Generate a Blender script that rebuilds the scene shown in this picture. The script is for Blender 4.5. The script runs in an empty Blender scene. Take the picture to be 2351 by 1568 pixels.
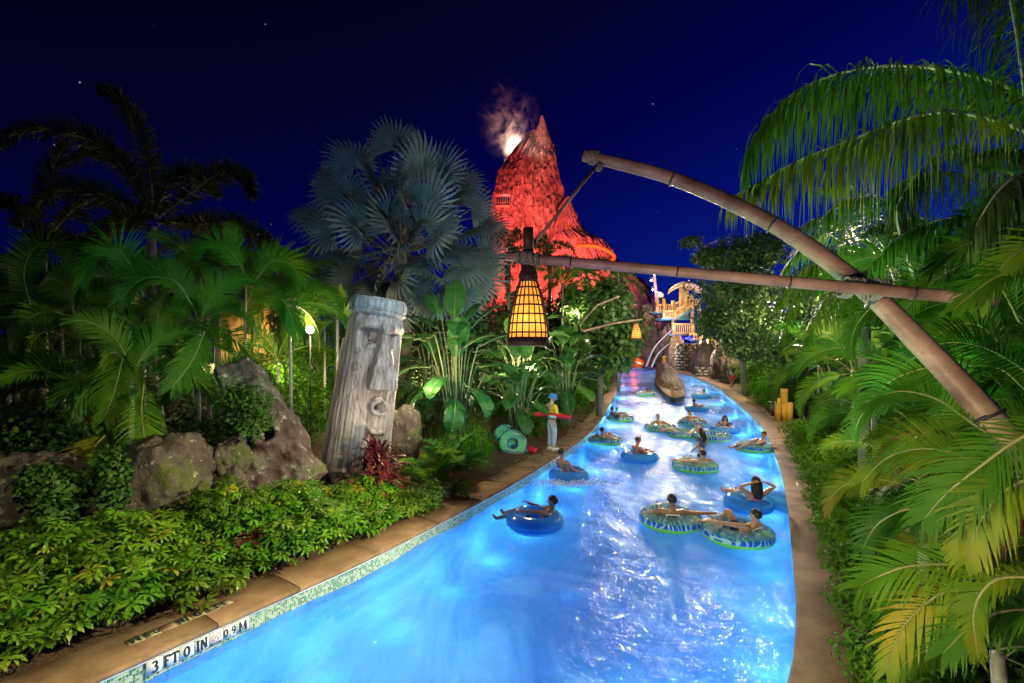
import bpy, math, random
import numpy as np
from mathutils import Vector, Matrix, noise
R_ = math.radians
rnd = random.Random(7)
rng = np.random.default_rng(11)
C = bpy.context.scene.collection
SC = bpy.context.scene

# ------------------------------------------------------------------ camera
HOR, FPX, CX, EYE = 800.0, 1100.0, 1175.5, 3.5
cam_d = bpy.data.cameras.new('camera'); cam = bpy.data.objects.new('camera', cam_d); C.objects.link(cam)
cam.location = (0, 0, EYE); cam.rotation_euler = (R_(90), 0, 0)
cam_d.sensor_width = 36.0; cam_d.lens = FPX/2351*36; cam_d.shift_y = (HOR-784)/2351
cam_d.clip_start = 0.05; cam_d.clip_end = 3000
SC.camera = cam
def P(u, v, d):
    """world point seen at photo position (u, v) at distance d ahead"""
    return Vector(((u-CX)/FPX*d, d, EYE-(v-HOR)/FPX*d))
def G(u, v, z=0.28):
    return P(u, v, (EYE-z)*FPX/(v-HOR))

# ------------------------------------------------------------------ world: clear night sky after dusk
w = bpy.data.worlds.new('World'); SC.world = w; w.use_nodes = True
nt = w.node_tree; nt.nodes.clear()
def N(t, **k):
    n = nt.nodes.new(t)
    for a, b in k.items(): setattr(n, a, b)
    return n
out = N('ShaderNodeOutputWorld'); bg = N('ShaderNodeBackground'); tc = N('ShaderNodeTexCoord')
sep = N('ShaderNodeSeparateXYZ'); nt.links.new(tc.outputs['Generated'], sep.inputs[0])
# after-glow comes from the right (+x): tilt the gradient a little
m1 = N('ShaderNodeMath', operation='MULTIPLY_ADD'); m1.inputs[1].default_value = -0.34
nt.links.new(sep.outputs['X'], m1.inputs[0]); nt.links.new(sep.outputs['Z'], m1.inputs[2])
ramp = N('ShaderNodeValToRGB'); nt.links.new(m1.outputs[0], ramp.inputs[0])
e = ramp.color_ramp.elements
e[0].position = 0.0; e[0].color = (0.002, 0.012, 0.20, 1)
e[1].position = 0.78; e[1].color = (0.0005, 0.0003, 0.005, 1)
a = ramp.color_ramp.elements.new(0.16); a.color = (0.001, 0.004, 0.125, 1)
a = ramp.color_ramp.elements.new(0.34); a.color = (0.0008, 0.0012, 0.055, 1)
a = ramp.color_ramp.elements.new(0.54); a.color = (0.0006, 0.0006, 0.020, 1)
vor = N('ShaderNodeTexVoronoi'); vor.inputs['Scale'].default_value = 26
nt.links.new(tc.outputs['Generated'], vor.inputs['Vector'])
lt = N('ShaderNodeMath', operation='LESS_THAN'); lt.inputs[1].default_value = 0.034
nt.links.new(vor.outputs['Distance'], lt.inputs[0])
pick = N('ShaderNodeSeparateColor'); nt.links.new(vor.outputs['Color'], pick.inputs[0])
pw = N('ShaderNodeMath', operation='POWER'); pw.inputs[1].default_value = 2.5; nt.links.new(pick.outputs[0], pw.inputs[0])
mu = N('ShaderNodeMath', operation='MULTIPLY'); nt.links.new(lt.outputs[0], mu.inputs[0]); nt.links.new(pw.outputs[0], mu.inputs[1])
mix = N('ShaderNodeMix', data_type='RGBA', blend_type='ADD'); 
nt.links.new(mu.outputs[0], mix.inputs[0]); nt.links.new(ramp.outputs[0], mix.inputs[6]); mix.inputs[7].default_value = (0.5, 0.55, 0.7, 1)
nt.links.new(mix.outputs[2], bg.inputs['Color']); bg.inputs['Strength'].default_value = 1.0
nt.links.new(bg.outputs[0], out.inputs[0])

SC.view_settings.view_transform = 'Standard'; SC.view_settings.look = 'None'
SC.view_settings.exposure = 0; SC.view_settings.gamma = 1
SC.view_settings.use_curve_mapping = False
SC.render.engine = 'CYCLES'
cy = SC.cycles
cy.use_denoising = True
try: cy.denoiser = 'OPENIMAGEDENOISE'
except Exception: pass
cy.max_bounces = 8; cy.diffuse_bounces = 2; cy.glossy_bounces = 2; cy.transmission_bounces = 3; cy.transparent_max_bounces = 12
cy.volume_bounces = 0; cy.sample_clamp_indirect = 4; cy.sample_clamp_direct = 0
cy.caustics_reflective = False; cy.caustics_refractive = False
cy.use_light_tree = True

# ------------------------------------------------------------------ lamps of the place
def lamp(name, kind, loc, power, color, aim=None, size=0.1, cone=60, blend=0.6):
    l = bpy.data.lights.new(name, kind); l.energy = power; l.color = color
    o = bpy.data.objects.new(name, l); C.objects.link(o); o.location = loc
    if kind == 'SPOT':
        l.spot_size = R_(cone); l.spot_blend = blend; l.shadow_soft_size = size
    elif kind == 'POINT': l.shadow_soft_size = size
    elif kind == 'SUN': l.angle = size
    if aim is not None:
        o.rotation_euler = (Vector(aim)-Vector(loc)).to_track_quat('-Z', 'Y').to_euler()
    return o
WARM = (1.0, 0.72, 0.36); AMBER = (1.0, 0.55, 0.2); GREENISH = (0.62, 1.0, 0.66); COOL = (0.60, 0.86, 1.0); MOON = (0.55, 0.8, 1.0)
# unseen floodlights standing for the garden lighting
lamp('floodlight', 'SPOT', (2.0, 5.5, 3.5), 3600, (1.0, 0.90, 0.50), (-4.2, 6.4, 0.0), 0.08, 84, 0.8)
lamp('floodlight', 'SPOT', (-1.2, 1.0, 5.6), 1100, (1.0, 0.90, 0.50), (-5.0, 5.2, 0.0), 0.08, 66, 0.8)
lamp('floodlight', 'SPOT', (-1.8, 3.2, 1.6), 520, (0.85, 1.0, 0.5), (5.2, 8.0, 0.7), 0.08, 70, 0.8)      # extra flood added to brighten the right hedge
lamp('floodlight', 'SPOT', (-1.4, -0.2, 1.5), 780, (1.0, 0.70, 0.60), (1.9, 4.2, 4.0), 0.12, 85, 0.8)      # bamboo arm
lamp('floodlight', 'SPOT', (-0.9, 1.4, 3.1), 850, (1.0, 0.90, 0.44), (4.4, 5.8, 1.0), 0.08, 84, 0.8)      # right palms
lamp('floodlight', 'SPOT', (1.5, 5.8, 1.3), 1250, (0.55, 1.0, 0.42), (5.2, 6.1, 6.0), 0.1, 88, 0.9)         # right palms, upper
lamp('floodlight', 'SPOT', (-1.0, 4.5, 4.2), 820, (0.36, 1.0, 0.66), (-7.6, 12.0, 4.6), 0.1, 46, 0.9)       # left palms
lamp('floodlight', 'SPOT', (2.4, 7.0, 4.6), 1900, (0.50, 0.98, 0.78), (-0.5, 14.0, 3.0), 0.1, 55, 0.9)       # bird of paradise
lamp('floodlight', 'SPOT', (-1.5, 6.0, 3.2), 1150, (0.30, 0.74, 0.95), (-3.8, 16.5, 8.6), 0.1, 40, 0.9)       # fan palm
lamp('floodlight', 'SPOT', (2.2, 7.4, 6.6), 1150, (0.86, 0.94, 1.0), (-3.3, 11.0, 3.4), 0.1, 36, 0.7)         # carved pole, top
lamp('floodlight', 'SPOT', (-1.7, 8.2, 1.3), 300, (1.0, 0.76, 0.46), (-3.6, 11.0, 1.5), 0.06, 75, 0.9)
lamp('floodlight', 'SPOT', (-2.4, 5.4, 4.2), 560, (1.0, 0.94, 0.84), (-3.5, 11.0, 2.8), 0.08, 40, 0.8)      # carved pole, added front fill
# path lights over the deck; the weakest is added to brighten hedge and fern
for x, y, p in ((7.8, 11, 850), (10.2, 17, 1100), (17, 30, 2000), (21.5, 42, 3000), (0.6, 17.2, 420), (-2.2, 11.8, 260), (3.2, 23, 1300), (7.0, 34, 1900)):
    lamp('path_light', 'POINT', (x, y, 5.2 if p > 600 else 3.0), p, (1.0, 0.80, 0.48), None, 0.12)
lamp('floodlight', 'SPOT', (9, 20, 6.5), 3600, (0.62, 1.0, 0.62), (13.5, 32, 4.5), 0.15, 75, 0.9)
lamp('floodlight', 'SPOT', (6, 12, 5.0), 2600, (0.75, 1.0, 0.55), (3.4, 24, 3.5), 0.15, 60, 0.9)
# ------------------------------------------------------------------ mesh helpers
class MB:
    def __init__(s): s.V = []; s.n = 0; s.F = []     # F: (array(k, m), material index)
    def add(s, v, f, mi=0):
        v = np.asarray(v, dtype=np.float64).reshape(-1, 3); off = s.n; s.V.append(v); s.n += len(v)
        by = {}
        if isinstance(f, np.ndarray): s.F.append((f+off, mi)); return
        for q in f: by.setdefault(len(q), []).append(q)
        for k, L in by.items(): s.F.append((np.array(L, dtype=np.int64)+off, mi))
    def box(s, c, size, mi=0, rot=None):
        x, y, z = [k/2 for k in size]
        v = np.array([(-x,-y,-z),(x,-y,-z),(x,y,-z),(-x,y,-z),(-x,-y,z),(x,-y,z),(x,y,z),(-x,y,z)])
        if rot is not None: v = v @ np.array(rot.to_3x3()).T
        s.add(v+np.array(c), [(0,3,2,1),(4,5,6,7),(0,1,5,4),(1,2,6,5),(2,3,7,6),(3,0,4,7)], mi)
    def bar(s, a, b, w, h=None, mi=0):
        a = Vector(a); b = Vector(b); h = h or w
        q = (b-a).to_track_quat('X', 'Z').to_matrix()
        s.box((a+b)/2, ((b-a).length, w, h), mi, q)
    def tube(s, pts, rad, n=8, mi=0, caps=True):
        pts = [Vector(p) for p in pts]; k = len(pts)
        if not hasattr(rad, '__len__'): rad = [rad]*k
        v = []; up = Vector((0.0, 0.0, 1.0))
        for i, p in enumerate(pts):
            t = (pts[min(i+1, k-1)]-pts[max(i-1, 0)]).normalized()
            if abs(t.dot(up)) > .97: up = Vector((1, 0, 0)) if abs(t.z) > .5 else Vector((0, 0, 1))
            a = t.cross(up).normalized(); b = a.cross(t); up = b
            for j in range(n):
                an = 2*math.pi*j/n; v.append(p+(a*math.cos(an)+b*math.sin(an))*rad[i])
        f = [(i*n+j, i*n+(j+1) % n, (i+1)*n+(j+1) % n, (i+1)*n+j) for i in range(k-1) for j in range(n)]
        if caps: f += [tuple(range(n))[::-1], tuple((k-1)*n+j for j in range(n))]
        s.add(v, f, mi)
    def lathe(s, prof, n=16, mi=0, c=(0, 0, 0), caps=True):
        k = len(prof)
        v = [(c[0]+r*math.cos(2*math.pi*j/n), c[1]+r*math.sin(2*math.pi*j/n), c[2]+z) for r, z in prof for j in range(n)]
        f = [(i*n+j, i*n+(j+1) % n, (i+1)*n+(j+1) % n, (i+1)*n+j) for i in range(k-1) for j in range(n)]
        if caps: f += [tuple(range(n))[::-1], tuple((k-1)*n+j for j in range(n))]
        s.add(v, f, mi)
    def scatter(s, tv, tf, M, mi=0):
        """tv (k,3) template, tf (m,q) faces, M (n,3,4) matrices"""
        tv = np.asarray(tv, float); tf = np.asarray(tf); M = np.asarray(M)
        v = np.einsum('nij,kj->nki', M[:, :, :3], tv)+M[:, None, :, 3]
        f = (tf[None]+(np.arange(len(M))*len(tv))[:, None, None]).reshape(-1, tf.shape[1])
        s.add(v.reshape(-1, 3), f, mi)
    def mesh(s, name, mats, smooth=False):
        me = bpy.data.meshes.new(name); V = np.concatenate(s.V); me.vertices.add(len(V)); me.vertices.foreach_set('co', V.ravel())
        loops = np.concatenate([f.ravel() for f, _ in s.F]); tot = np.concatenate([np.full(len(f), f.shape[1]) for f, _ in s.F])
        mi = np.concatenate([np.full(len(f), m) for f, m in s.F])
        me.loops.add(len(loops)); me.loops.foreach_set('vertex_index', loops)
        me.polygons.add(len(tot)); st = np.concatenate([[0], np.cumsum(tot)[:-1]])
        me.polygons.foreach_set('loop_start', st); me.polygons.foreach_set('loop_total', tot); me.polygons.foreach_set('material_index', mi)
        for m in (mats if isinstance(mats, (list, tuple)) else [mats]): me.materials.append(m)
        me.update(calc_edges=True); me.validate()
        if smooth: me.polygons.foreach_set('use_smooth', np.ones(len(tot), bool))
        return me
    def build(s, name, mats, parent=None, smooth=False, **k):
        return put(name, s.mesh(name, mats, smooth), parent, **k)
def put(name, me, parent=None, loc=None, rot=None, scale=None, **k):
    o = bpy.data.objects.new(name, me); C.objects.link(o)
    if parent is not None:
        o.parent = parent
    if loc is not None: o.location = loc
    if rot is not None: o.rotation_euler = rot
    if scale is not None: o.scale = scale if hasattr(scale, '__len__') else (scale,)*3
    for a, b in k.items(): o[a] = b
    return o
def thing(name, label, cat, loc=(0, 0, 0), rotz=0, group=None):
    o = bpy.data.objects.new(name, None); C.objects.link(o); o.location = loc; o.rotation_euler = (0, 0, rotz)
    o.empty_display_size = 0.2; o['label'] = label; o['category'] = cat
    if group: o['group'] = group
    return o
def tag(o, label, cat, group=None):
    o['label'] = label; o['category'] = cat
    if group: o['group'] = group
    return o
def copy_tree(o, parent=None):
    c = o.copy(); C.objects.link(c); c.parent = parent
    for ch in o.children: copy_tree(ch, c)
    return c

# ------------------------------------------------------------------ materials
def mat(name, cols, rough=0.6, scale=4.0, detail=5, stretch=(1, 1, 1), bump=0.0, bscale=None, spec=0.4, rand=0.0, transl=0.0,
        metal=0.0, spots=None, spots2=None, coat=0, bdist=0.02):
    """procedural principled; cols = 1 to 4 linear colours spread over noise; spots = (colour, scale, threshold)"""
    m = bpy.data.materials.new(name); m.use_nodes = True; t = m.node_tree; ns = t.nodes; ns.clear(); L = t.links.new
    o = ns.new('ShaderNodeOutputMaterial'); p = ns.new('ShaderNodeBsdfPrincipled')
    p.inputs['Roughness'].default_value = rough; p.inputs['Specular IOR Level'].default_value = spec; p.inputs['Metallic'].default_value = metal
    if coat: p.inputs['Coat Weight'].default_value = coat
    tc = ns.new('ShaderNodeTexCoord'); mp = ns.new('ShaderNodeMapping'); mp.inputs['Scale'].default_value = stretch
    L(tc.outputs['Object'], mp.inputs[0])
    if not isinstance(cols[0], (tuple, list)): cols = [cols]
    col = None
    if len(cols) > 1:
        nz = ns.new('ShaderNodeTexNoise'); nz.inputs['Scale'].default_value = scale; nz.inputs['Detail'].default_value = detail
        nz.inputs['Roughness'].default_value = 0.62
        L(mp.outputs[0], nz.inputs['Vector'])
        rp = ns.new('ShaderNodeValToRGB'); L(nz.outputs[0], rp.inputs[0]); el = rp.color_ramp.elements
        k = len(cols)
        el[0].position = 0.32; el[0].color = (*cols[0], 1); el[1].position = 0.68; el[1].color = (*cols[-1], 1)
        for i in range(1, k-1): x = el.new(0.32+0.36*i/(k-1)); x.color = (*cols[i], 1)
        col = rp.outputs[0]
    else:
        rg = ns.new('ShaderNodeRGB'); rg.outputs[0].default_value = (*cols[0], 1); col = rg.outputs[0]
    for sp_i in (spots, spots2):
        if not sp_i: continue
        spots = sp_i
        n2 = ns.new('ShaderNodeTexNoise'); n2.inputs['Scale'].default_value = spots[1]; n2.inputs['Detail'].default_value = 7; n2.inputs['Roughness'].default_value = 0.7
        L(tc.outputs['Object'], n2.inputs['Vector'])
        r2 = ns.new('ShaderNodeValToRGB'); r2.color_ramp.elements[0].position = spots[2]; r2.color_ramp.elements[1].position = min(1, spots[2]+0.07)
        L(n2.outputs[0], r2.inputs[0]); mx = ns.new('ShaderNodeMix'); mx.data_type = 'RGBA'; L(r2.outputs[0], mx.inputs[0]); L(col, mx.inputs[6])
        mx.inputs[7].default_value = (*spots[0], 1); col = mx.outputs[2]
    if rand:
        oi = ns.new('ShaderNodeObjectInfo'); hs = ns.new('ShaderNodeHueSaturation')
        mr = ns.new('ShaderNodeMapRange'); mr.inputs['To Min'].default_value = 1-rand; mr.inputs['To Max'].default_value = 1+rand
        L(oi.outputs['Random'], mr.inputs[0]); L(mr.outputs[0], hs.inputs['Value'])
        ma = ns.new('ShaderNodeMath'); ma.operation = 'MULTIPLY'; ma.inputs[1].default_value = 7.31; L(oi.outputs['Random'], ma.inputs[0])
        fr = ns.new('ShaderNodeMath'); fr.operation = 'FRACT'; L(ma.outputs[0], fr.inputs[0])
        mh = ns.new('ShaderNodeMapRange'); mh.inputs['To Min'].default_value = 0.5-0.06*rand; mh.inputs['To Max'].default_value = 0.5+0.05*rand
        L(fr.outputs[0], mh.inputs[0]); L(mh.outputs[0], hs.inputs['Hue']); L(col, hs.inputs['Color']); col = hs.outputs[0]
    L(col, p.inputs['Base Color'])
    if bump:
        n3 = ns.new('ShaderNodeTexNoise'); n3.inputs['Scale'].default_value = bscale or scale*3; n3.inputs['Detail'].default_value = 8; n3.inputs['Roughness'].default_value = 0.65
        L(mp.outputs[0], n3.inputs['Vector']); b = ns.new('ShaderNodeBump'); b.inputs['Strength'].default_value = bump; b.inputs['Distance'].default_value = bdist
        L(n3.outputs[0], b.inputs['Height']); L(b.outputs[0], p.inputs['Normal'])
    sh = p.outputs[0]
    if transl:
        tr = ns.new('ShaderNodeBsdfTranslucent'); L(col, tr.inputs[0]); ms = ns.new('ShaderNodeMixShader'); ms.inputs[0].default_value = transl
        L(sh, ms.inputs[1]); L(tr.outputs[0], ms.inputs[2]); sh = ms.outputs[0]
    L(sh, o.inputs[0]); return m
def emis(name, col, s):
    m = bpy.data.materials.new(name); m.use_nodes = True; ns = m.node_tree.nodes; ns.clear()
    o = ns.new('ShaderNodeOutputMaterial'); e = ns.new('ShaderNodeEmission'); e.inputs[0].default_value = (*col, 1); e.inputs[1].default_value = s
    m.node_tree.links.new(e.outputs[0], o.inputs[0]); return m

M = dict(
    concrete=mat('sandy_concrete', [(0.14, 0.078, 0.046), (0.215, 0.13, 0.08), (0.28, 0.18, 0.115)], 0.8, 2.6, 10, bump=0.5, bscale=45, bdist=0.006, spots=((0.17, 0.115, 0.08), 5.5, 0.56), rand=0.03, spec=0.25),
    bed=mat('joint_mortar', [(0.07, 0.05, 0.035)], 0.9),
    soil=mat('mulch_soil', [(0.03, 0.017, 0.009), (0.085, 0.045, 0.024), (0.14, 0.075, 0.04)], 0.9, 22, 8, bump=1.0, bscale=30, bdist=0.05),
    grassy=mat('far_ground', [(0.015, 0.025, 0.008), (0.03, 0.04, 0.015)], 0.9, 1.5),
    plaster=mat('pool_plaster', [(0.16, 0.48, 0.86), (0.26, 0.62, 0.92)], 0.7, 0.35, 6, bump=0.1),
    areca=mat('areca_leaf', [(0.022, 0.10, 0.008), (0.045, 0.15, 0.010), (0.085, 0.19, 0.012)], 0.5, 1.2, rand=0.4, transl=0.3, spec=0.15),
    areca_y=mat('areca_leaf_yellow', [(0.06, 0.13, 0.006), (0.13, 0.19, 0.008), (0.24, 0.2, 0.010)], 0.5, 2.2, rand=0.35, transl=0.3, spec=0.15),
    rachis=mat('palm_rachis', [(0.16, 0.19, 0.06), (0.22, 0.22, 0.08)], 0.45, 3),
    rachis_o=mat('palm_rachis_pale', [(0.26, 0.3, 0.22), (0.36, 0.38, 0.28)], 0.45, 3),
    queen=mat('queen_palm_leaf', [(0.025, 0.11, 0.008), (0.05, 0.17, 0.010), (0.09, 0.21, 0.012)], 0.5, 1.0, rand=0.15, transl=0.3, spec=0.3),
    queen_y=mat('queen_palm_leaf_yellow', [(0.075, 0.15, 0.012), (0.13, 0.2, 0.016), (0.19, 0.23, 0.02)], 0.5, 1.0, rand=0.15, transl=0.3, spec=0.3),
    fox=mat('foxtail_leaf', [(0.016, 0.026, 0.006), (0.045, 0.05, 0.012)], 0.5, 2, transl=0.2, rand=0.2),
    fan=mat('silver_fan_leaf', [(0.08, 0.115, 0.115), (0.14, 0.185, 0.185), (0.20, 0.25, 0.25)], 0.5, 2, rand=0.25, transl=0.15, spec=0.4),
    banana=mat('paddle_leaf', [(0.02, 0.10, 0.022), (0.04, 0.14, 0.03), (0.08, 0.18, 0.035)], 0.42, 1.5, rand=0.35, transl=0.25, spec=0.35),
    stalk=mat('leaf_stalk', [(0.12, 0.18, 0.08), (0.2, 0.22, 0.1)], 0.45, 3, rand=0.2),
    scheff=mat('umbrella_leaf', [(0.045, 0.14, 0.01), (0.085, 0.2, 0.014), (0.16, 0.26, 0.018)], 0.4, 3, rand=0.38, transl=0.2, spec=0.4),
    scheff_y=mat('umbrella_leaf_yellow', [(0.22, 0.26, 0.02), (0.34, 0.30, 0.025)], 0.36, 3, rand=0.2, transl=0.2),
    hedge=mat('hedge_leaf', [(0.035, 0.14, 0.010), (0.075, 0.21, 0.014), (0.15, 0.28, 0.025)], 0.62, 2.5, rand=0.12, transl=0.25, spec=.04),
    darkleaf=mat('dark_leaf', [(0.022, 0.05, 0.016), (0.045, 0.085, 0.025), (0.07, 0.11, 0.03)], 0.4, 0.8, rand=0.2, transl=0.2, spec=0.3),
    grape=mat('round_leaf', [(0.05, 0.11, 0.025), (0.085, 0.16, 0.04), (0.14, 0.2, 0.045)], 0.4, 0.9, rand=0.1, transl=0.25, spec=0.5),
    ivy=mat('creeper_leaf', [(0.02, 0.06, 0.012), (0.045, 0.11, 0.02), (0.075, 0.15, 0.03)], 0.5, 3, transl=0.2, spec=.12),
    red=mat('red_cordyline_leaf', [(0.05, 0.008, 0.016), (0.10, 0.016, 0.026), (0.20, 0.06, 0.03)], 0.38, 5, rand=0.4, transl=0.2, spec=0.5),
    litter=mat('dry_leaf', [(0.22, 0.1, 0.04), (0.36, 0.19, 0.09)], 0.8, 3, rand=0.3),
    bark=mat('bark', [(0.10, 0.085, 0.065), (0.2, 0.17, 0.13)], 0.8, 5, bump=0.5),
    ptrunk=mat('palm_trunk', [(0.2, 0.21, 0.18), (0.32, 0.33, 0.28)], 0.6, 3, stretch=(1, 1, 6), bump=0.3),
    rock=mat('mossy_rock', [(0.04, 0.031, 0.026), (0.085, 0.07, 0.06), (0.15, 0.135, 0.12)], 0.8, 2.2, 9, bump=0.9, bscale=9, bdist=0.05, spots=((0.07, 0.085, 0.022), 2.1, 0.51), spots2=((.34, .31, .27), 7.5, .60), spec=0.2),
    rock_r=mat('reddish_rock', [(0.06, 0.032, 0.03), (0.11, 0.085, 0.08), (0.2, 0.195, 0.2)], 0.75, 2.8, 9, bump=0.9, bscale=8, bdist=0.05, spots=((0.085, 0.10, 0.035), 2.7, 0.56), spots2=((.4, .38, .37), 6.0, .57), spec=0.2),
    cliff=mat('cliff_rock', [(0.07, 0.06, 0.055), (0.15, 0.12, 0.10), (0.24, 0.19, 0.155)], 0.85, 0.55, 10, bump=1.0, bscale=1.4, bdist=0.5),
    lava=mat('volcano_rock', [(0.20, 0.15, 0.13), (0.30, 0.24, 0.21), (0.42, 0.35, 0.31)], 0.85, 0.12, 10, stretch=(1, 1, .8), bump=1.0, bscale=0.6, bdist=1.0),
    islandrock=mat('island_rock', [(0.08, 0.05, 0.035), (0.22, 0.15, 0.10), (0.34, 0.25, 0.17)], 0.75, 0.9, 9, bump=1.0, bscale=2.5, bdist=0.25),
    bamboo=mat('bamboo', [(0.12, 0.065, 0.05), (0.25, 0.15, 0.12), (0.38, 0.25, 0.205)], 0.5, 2.6, 9, stretch=(1, 1, 1), bump=0.3, spots=((.14, .08, .06), 9, .60), spec=0.4),
    band=mat('black_rubber', [(0.03, 0.032, 0.04)], 0.45), rope=mat('grey_rope', [(0.12, 0.11, 0.10), (0.28, 0.26, 0.23)], 0.9, 30, bump=0.6, bscale=80),
    cage=mat('brown_wood', [(0.028, 0.013, 0.009), (0.055, 0.028, 0.018)], 0.6, 9, stretch=(4, 4, 1)),
    dark=mat('charcoal', [(0.02, 0.02, 0.022)], 0.6),
    ybamboo=mat('yellow_bamboo', [(0.5, 0.29, 0.035), (0.62, 0.40, 0.06)], 0.5, 4, stretch=(4, 4, .6)),
    ypaint=mat('yellow_paint', [(0.72, 0.50, 0.20), (0.8, 0.58, 0.26)], 0.5, 1.5), bpaint_lit=mat('blue_lit_paint', [(0.03, 0.06, 0.45)], 0.45),
    tpaint=mat('turquoise_paint', [(0.12, 0.45, 0.6)], 0.5), ppole=mat('mauve_paint', [(0.35, 0.16, 0.24)], 0.5), canopy=mat('cream_canvas', [(0.72, 0.6, 0.38), (0.8, 0.68, 0.45)], 0.7, 1),
    skinA=mat('tan_skin', [(0.44, 0.22, 0.135), (0.52, 0.28, 0.18)], 0.36, 6), skinB=mat('light_skin', [(0.55, 0.33, 0.24), (0.6, 0.37, 0.27)], 0.5, 6), skinC=mat('brown_skin', [(0.26, 0.125, 0.075), (0.32, 0.16, 0.1)], 0.36, 6),
    hair=mat('dark_hair', [(0.010, 0.007, 0.006), (0.022, 0.013, 0.01)], 0.45, 40), blond=mat('blond_hair', [(0.42, 0.25, 0.1), (0.5, 0.32, 0.14)], 0.5, 40),
    navy=mat('navy_cloth', [(0.012, 0.018, 0.07), (0.02, 0.03, 0.12)], 0.8, 20), pattern=mat('patterned_navy_cloth', [(0.01, 0.012, 0.035), (0.02, 0.03, 0.09), (0.35, 0.4, 0.5)], 0.8, 26),
    pink=mat('pink_cloth', [(0.45, 0.12, 0.22)], 0.8), purple=mat('purple_cloth', [(0.2, 0.1, 0.36)], 0.8), black=mat('black_cloth', [(0.012, 0.012, 0.016)], 0.8),
    white=mat('white_cloth', [(0.7, 0.7, 0.7)], 0.8), yellow=mat('yellow_jacket', [(0.72, 0.5, 0.03), (0.8, 0.56, 0.04)], 0.7, 8), jeans=mat('pale_trousers', [(0.38, 0.44, 0.6), (0.48, 0.54, 0.68)], 0.85, 14),
    bluehat=mat('blue_hat', [(0.03, 0.16, 0.6), (0.1, 0.3, 0.75)], 0.8, 14), rescue=mat('red_foam', [(0.62, 0.012, 0.03), (0.7, 0.02, 0.05)], 0.45, 8), eye=mat('eye_dark', [(0.01, 0.01, 0.01)], 0.3),
    tile_g=mat('deck_marker_tile', [(0.22, 0.2, 0.12), (0.26, 0.23, 0.15)], 0.5, 9), tile_w=mat('white_marker_tile', [(0.6, 0.6, 0.6), (0.66, 0.66, 0.66)], 0.35, 5),
    ink=mat('black_print', [(0.015, 0.018, 0.028)], 0.5), redink=mat('red_print', [(0.5, 0.02, 0.03)], 0.5),
    lip=mat('white_edge_strip', [(0.7, 0.72, 0.75)], 0.4),
    plum=mat('purple_rock', [(0.3, 0.22, 0.3), (0.42, 0.33, 0.42)], 0.8, 0.2), orange=mat('orange_slide', [(0.4, 0.2, 0.02), (0.46, 0.25, 0.03)], 0.4, 0.4), spray=mat('white_water', [(0.8, 0.85, 0.9)], 0.6, transl=0.5),
    wallp=mat('ochre_stucco', [(0.42, 0.26, 0.09), (0.5, 0.33, 0.13)], 0.8, 2),
)
# ------------------------------------------------------------------ river banks
TOP = 0.28
def smooth(y, x, ys):
    g = np.linspace(ys[0], ys[-1], 900); v = np.interp(g, y, x); lg = np.interp(ys, g, v)
    return lg
_ly = [-8, 0, 4.61, 6.29, 6.96, 9.70, 11.07, 13.3, 15.6, 18.0, 21.6, 26.6, 35, 50, 57]
_lx = [-12.6, -7.35, -4.14, -3.01, -2.48, -.95, -.2, .85, 1.85, 2.82, 3.98, 5.33, 7.6, 11.1, 13.2]
_ry = [-8, 0, 4.63, 5.80, 7.1, 9.18, 11.7, 15.3, 19.7, 27, 40.7, 59.5, 75, 84, 110]
_rx = [-9.0, -1.6, 2.74, 3.48, 4.2, 5.34, 6.66, 8.4, 10.35, 13.0, 17.5, 22.2, 23.6, 23.8, 23.8]
def _fit(yy, xx):
    g = np.linspace(yy[0], yy[-1], 2400); v = np.interp(g, yy, xx)
    out = np.empty_like(v)
    for i, y in enumerate(g):            # blur grows with distance
        s = 0.35+0.05*abs(y); w_ = np.exp(-((g-y)/s)**2); out[i] = (w_*v).sum()/w_.sum()
    return g, out
_LG, _RG = _fit(_ly, _lx), _fit(_ry, _rx)
def LX(y): return float(np.interp(y, *_LG))
def RX(y): return float(np.interp(y, *_RG))
def lip(side, y, off=0.0, z=TOP):
    """point on the lip of the left (-1) or right (+1) bank, pushed off metres away from the water"""
    f = LX if side < 0 else RX
    t = Vector((f(y+.05)-f(y-.05), .1, 0)).normalized(); n = Vector((t.y, -t.x, 0))*side
    return Vector((f(y), y, z))+n*off, t, n
def arc_y(side, y0, dist):
    y = y0; f = LX if side < 0 else RX; d = 0; st = 0.02 if dist > 0 else -0.02
    while d < abs(dist):
        d += math.hypot(st, f(y+st)-f(y)); y += st
    return y
WL = 0.68
def WR(y): return float(np.interp(y, [-8, 5, 9, 12, 16, 18, 22.0, 23, 27, 37, 84], [.56, .56, .54, .57, .66, 1.3, 2.3, 1.0, 0.9, 0.8, 1.2]))

# terrain sheets (open along the river)
def bank(side):
    ys = np.concatenate([np.linspace(-8, 20, 57), np.linspace(21, 57 if side < 0 else 84, 40)])
    offs = [0.3, .7, 1.2, 1.8, 2.5, 3.5, 5, 7, 10, 14, 20, 30, 50, 90, 150]
    v = []
    for y in ys:
        for o in offs:
            p, t, n = lip(side, y, o if side < 0 else max(o, .3), 0)
            q = Vector(((LX(y) if side < 0 else RX(y))+side*o*1.25, y, 0))
            z = 0.23 + (0.34*min(1, max(0, o-.7)/2.2)+0.03*noise.noise(q*1.3) if side < 0 else 0.03*noise.noise(q*1.3)+0.25*min(1, max(0, o-(WR(y)+.4))/3))
            v.append((q.x, q.y, z if o > 0.31 else 0.21))
    k = len(offs)
    f = [(i*k+j, i*k+j+1, (i+1)*k+j+1, (i+1)*k+j) for i in range(len(ys)-1) for j in range(k-1)]
    m = MB(); m.add(v, f); return m
bank(-1).build('ground', M['soil'], smooth=True, kind='structure')
bank(1).build('ground', M['soil'], smooth=True, kind='structure')
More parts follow.
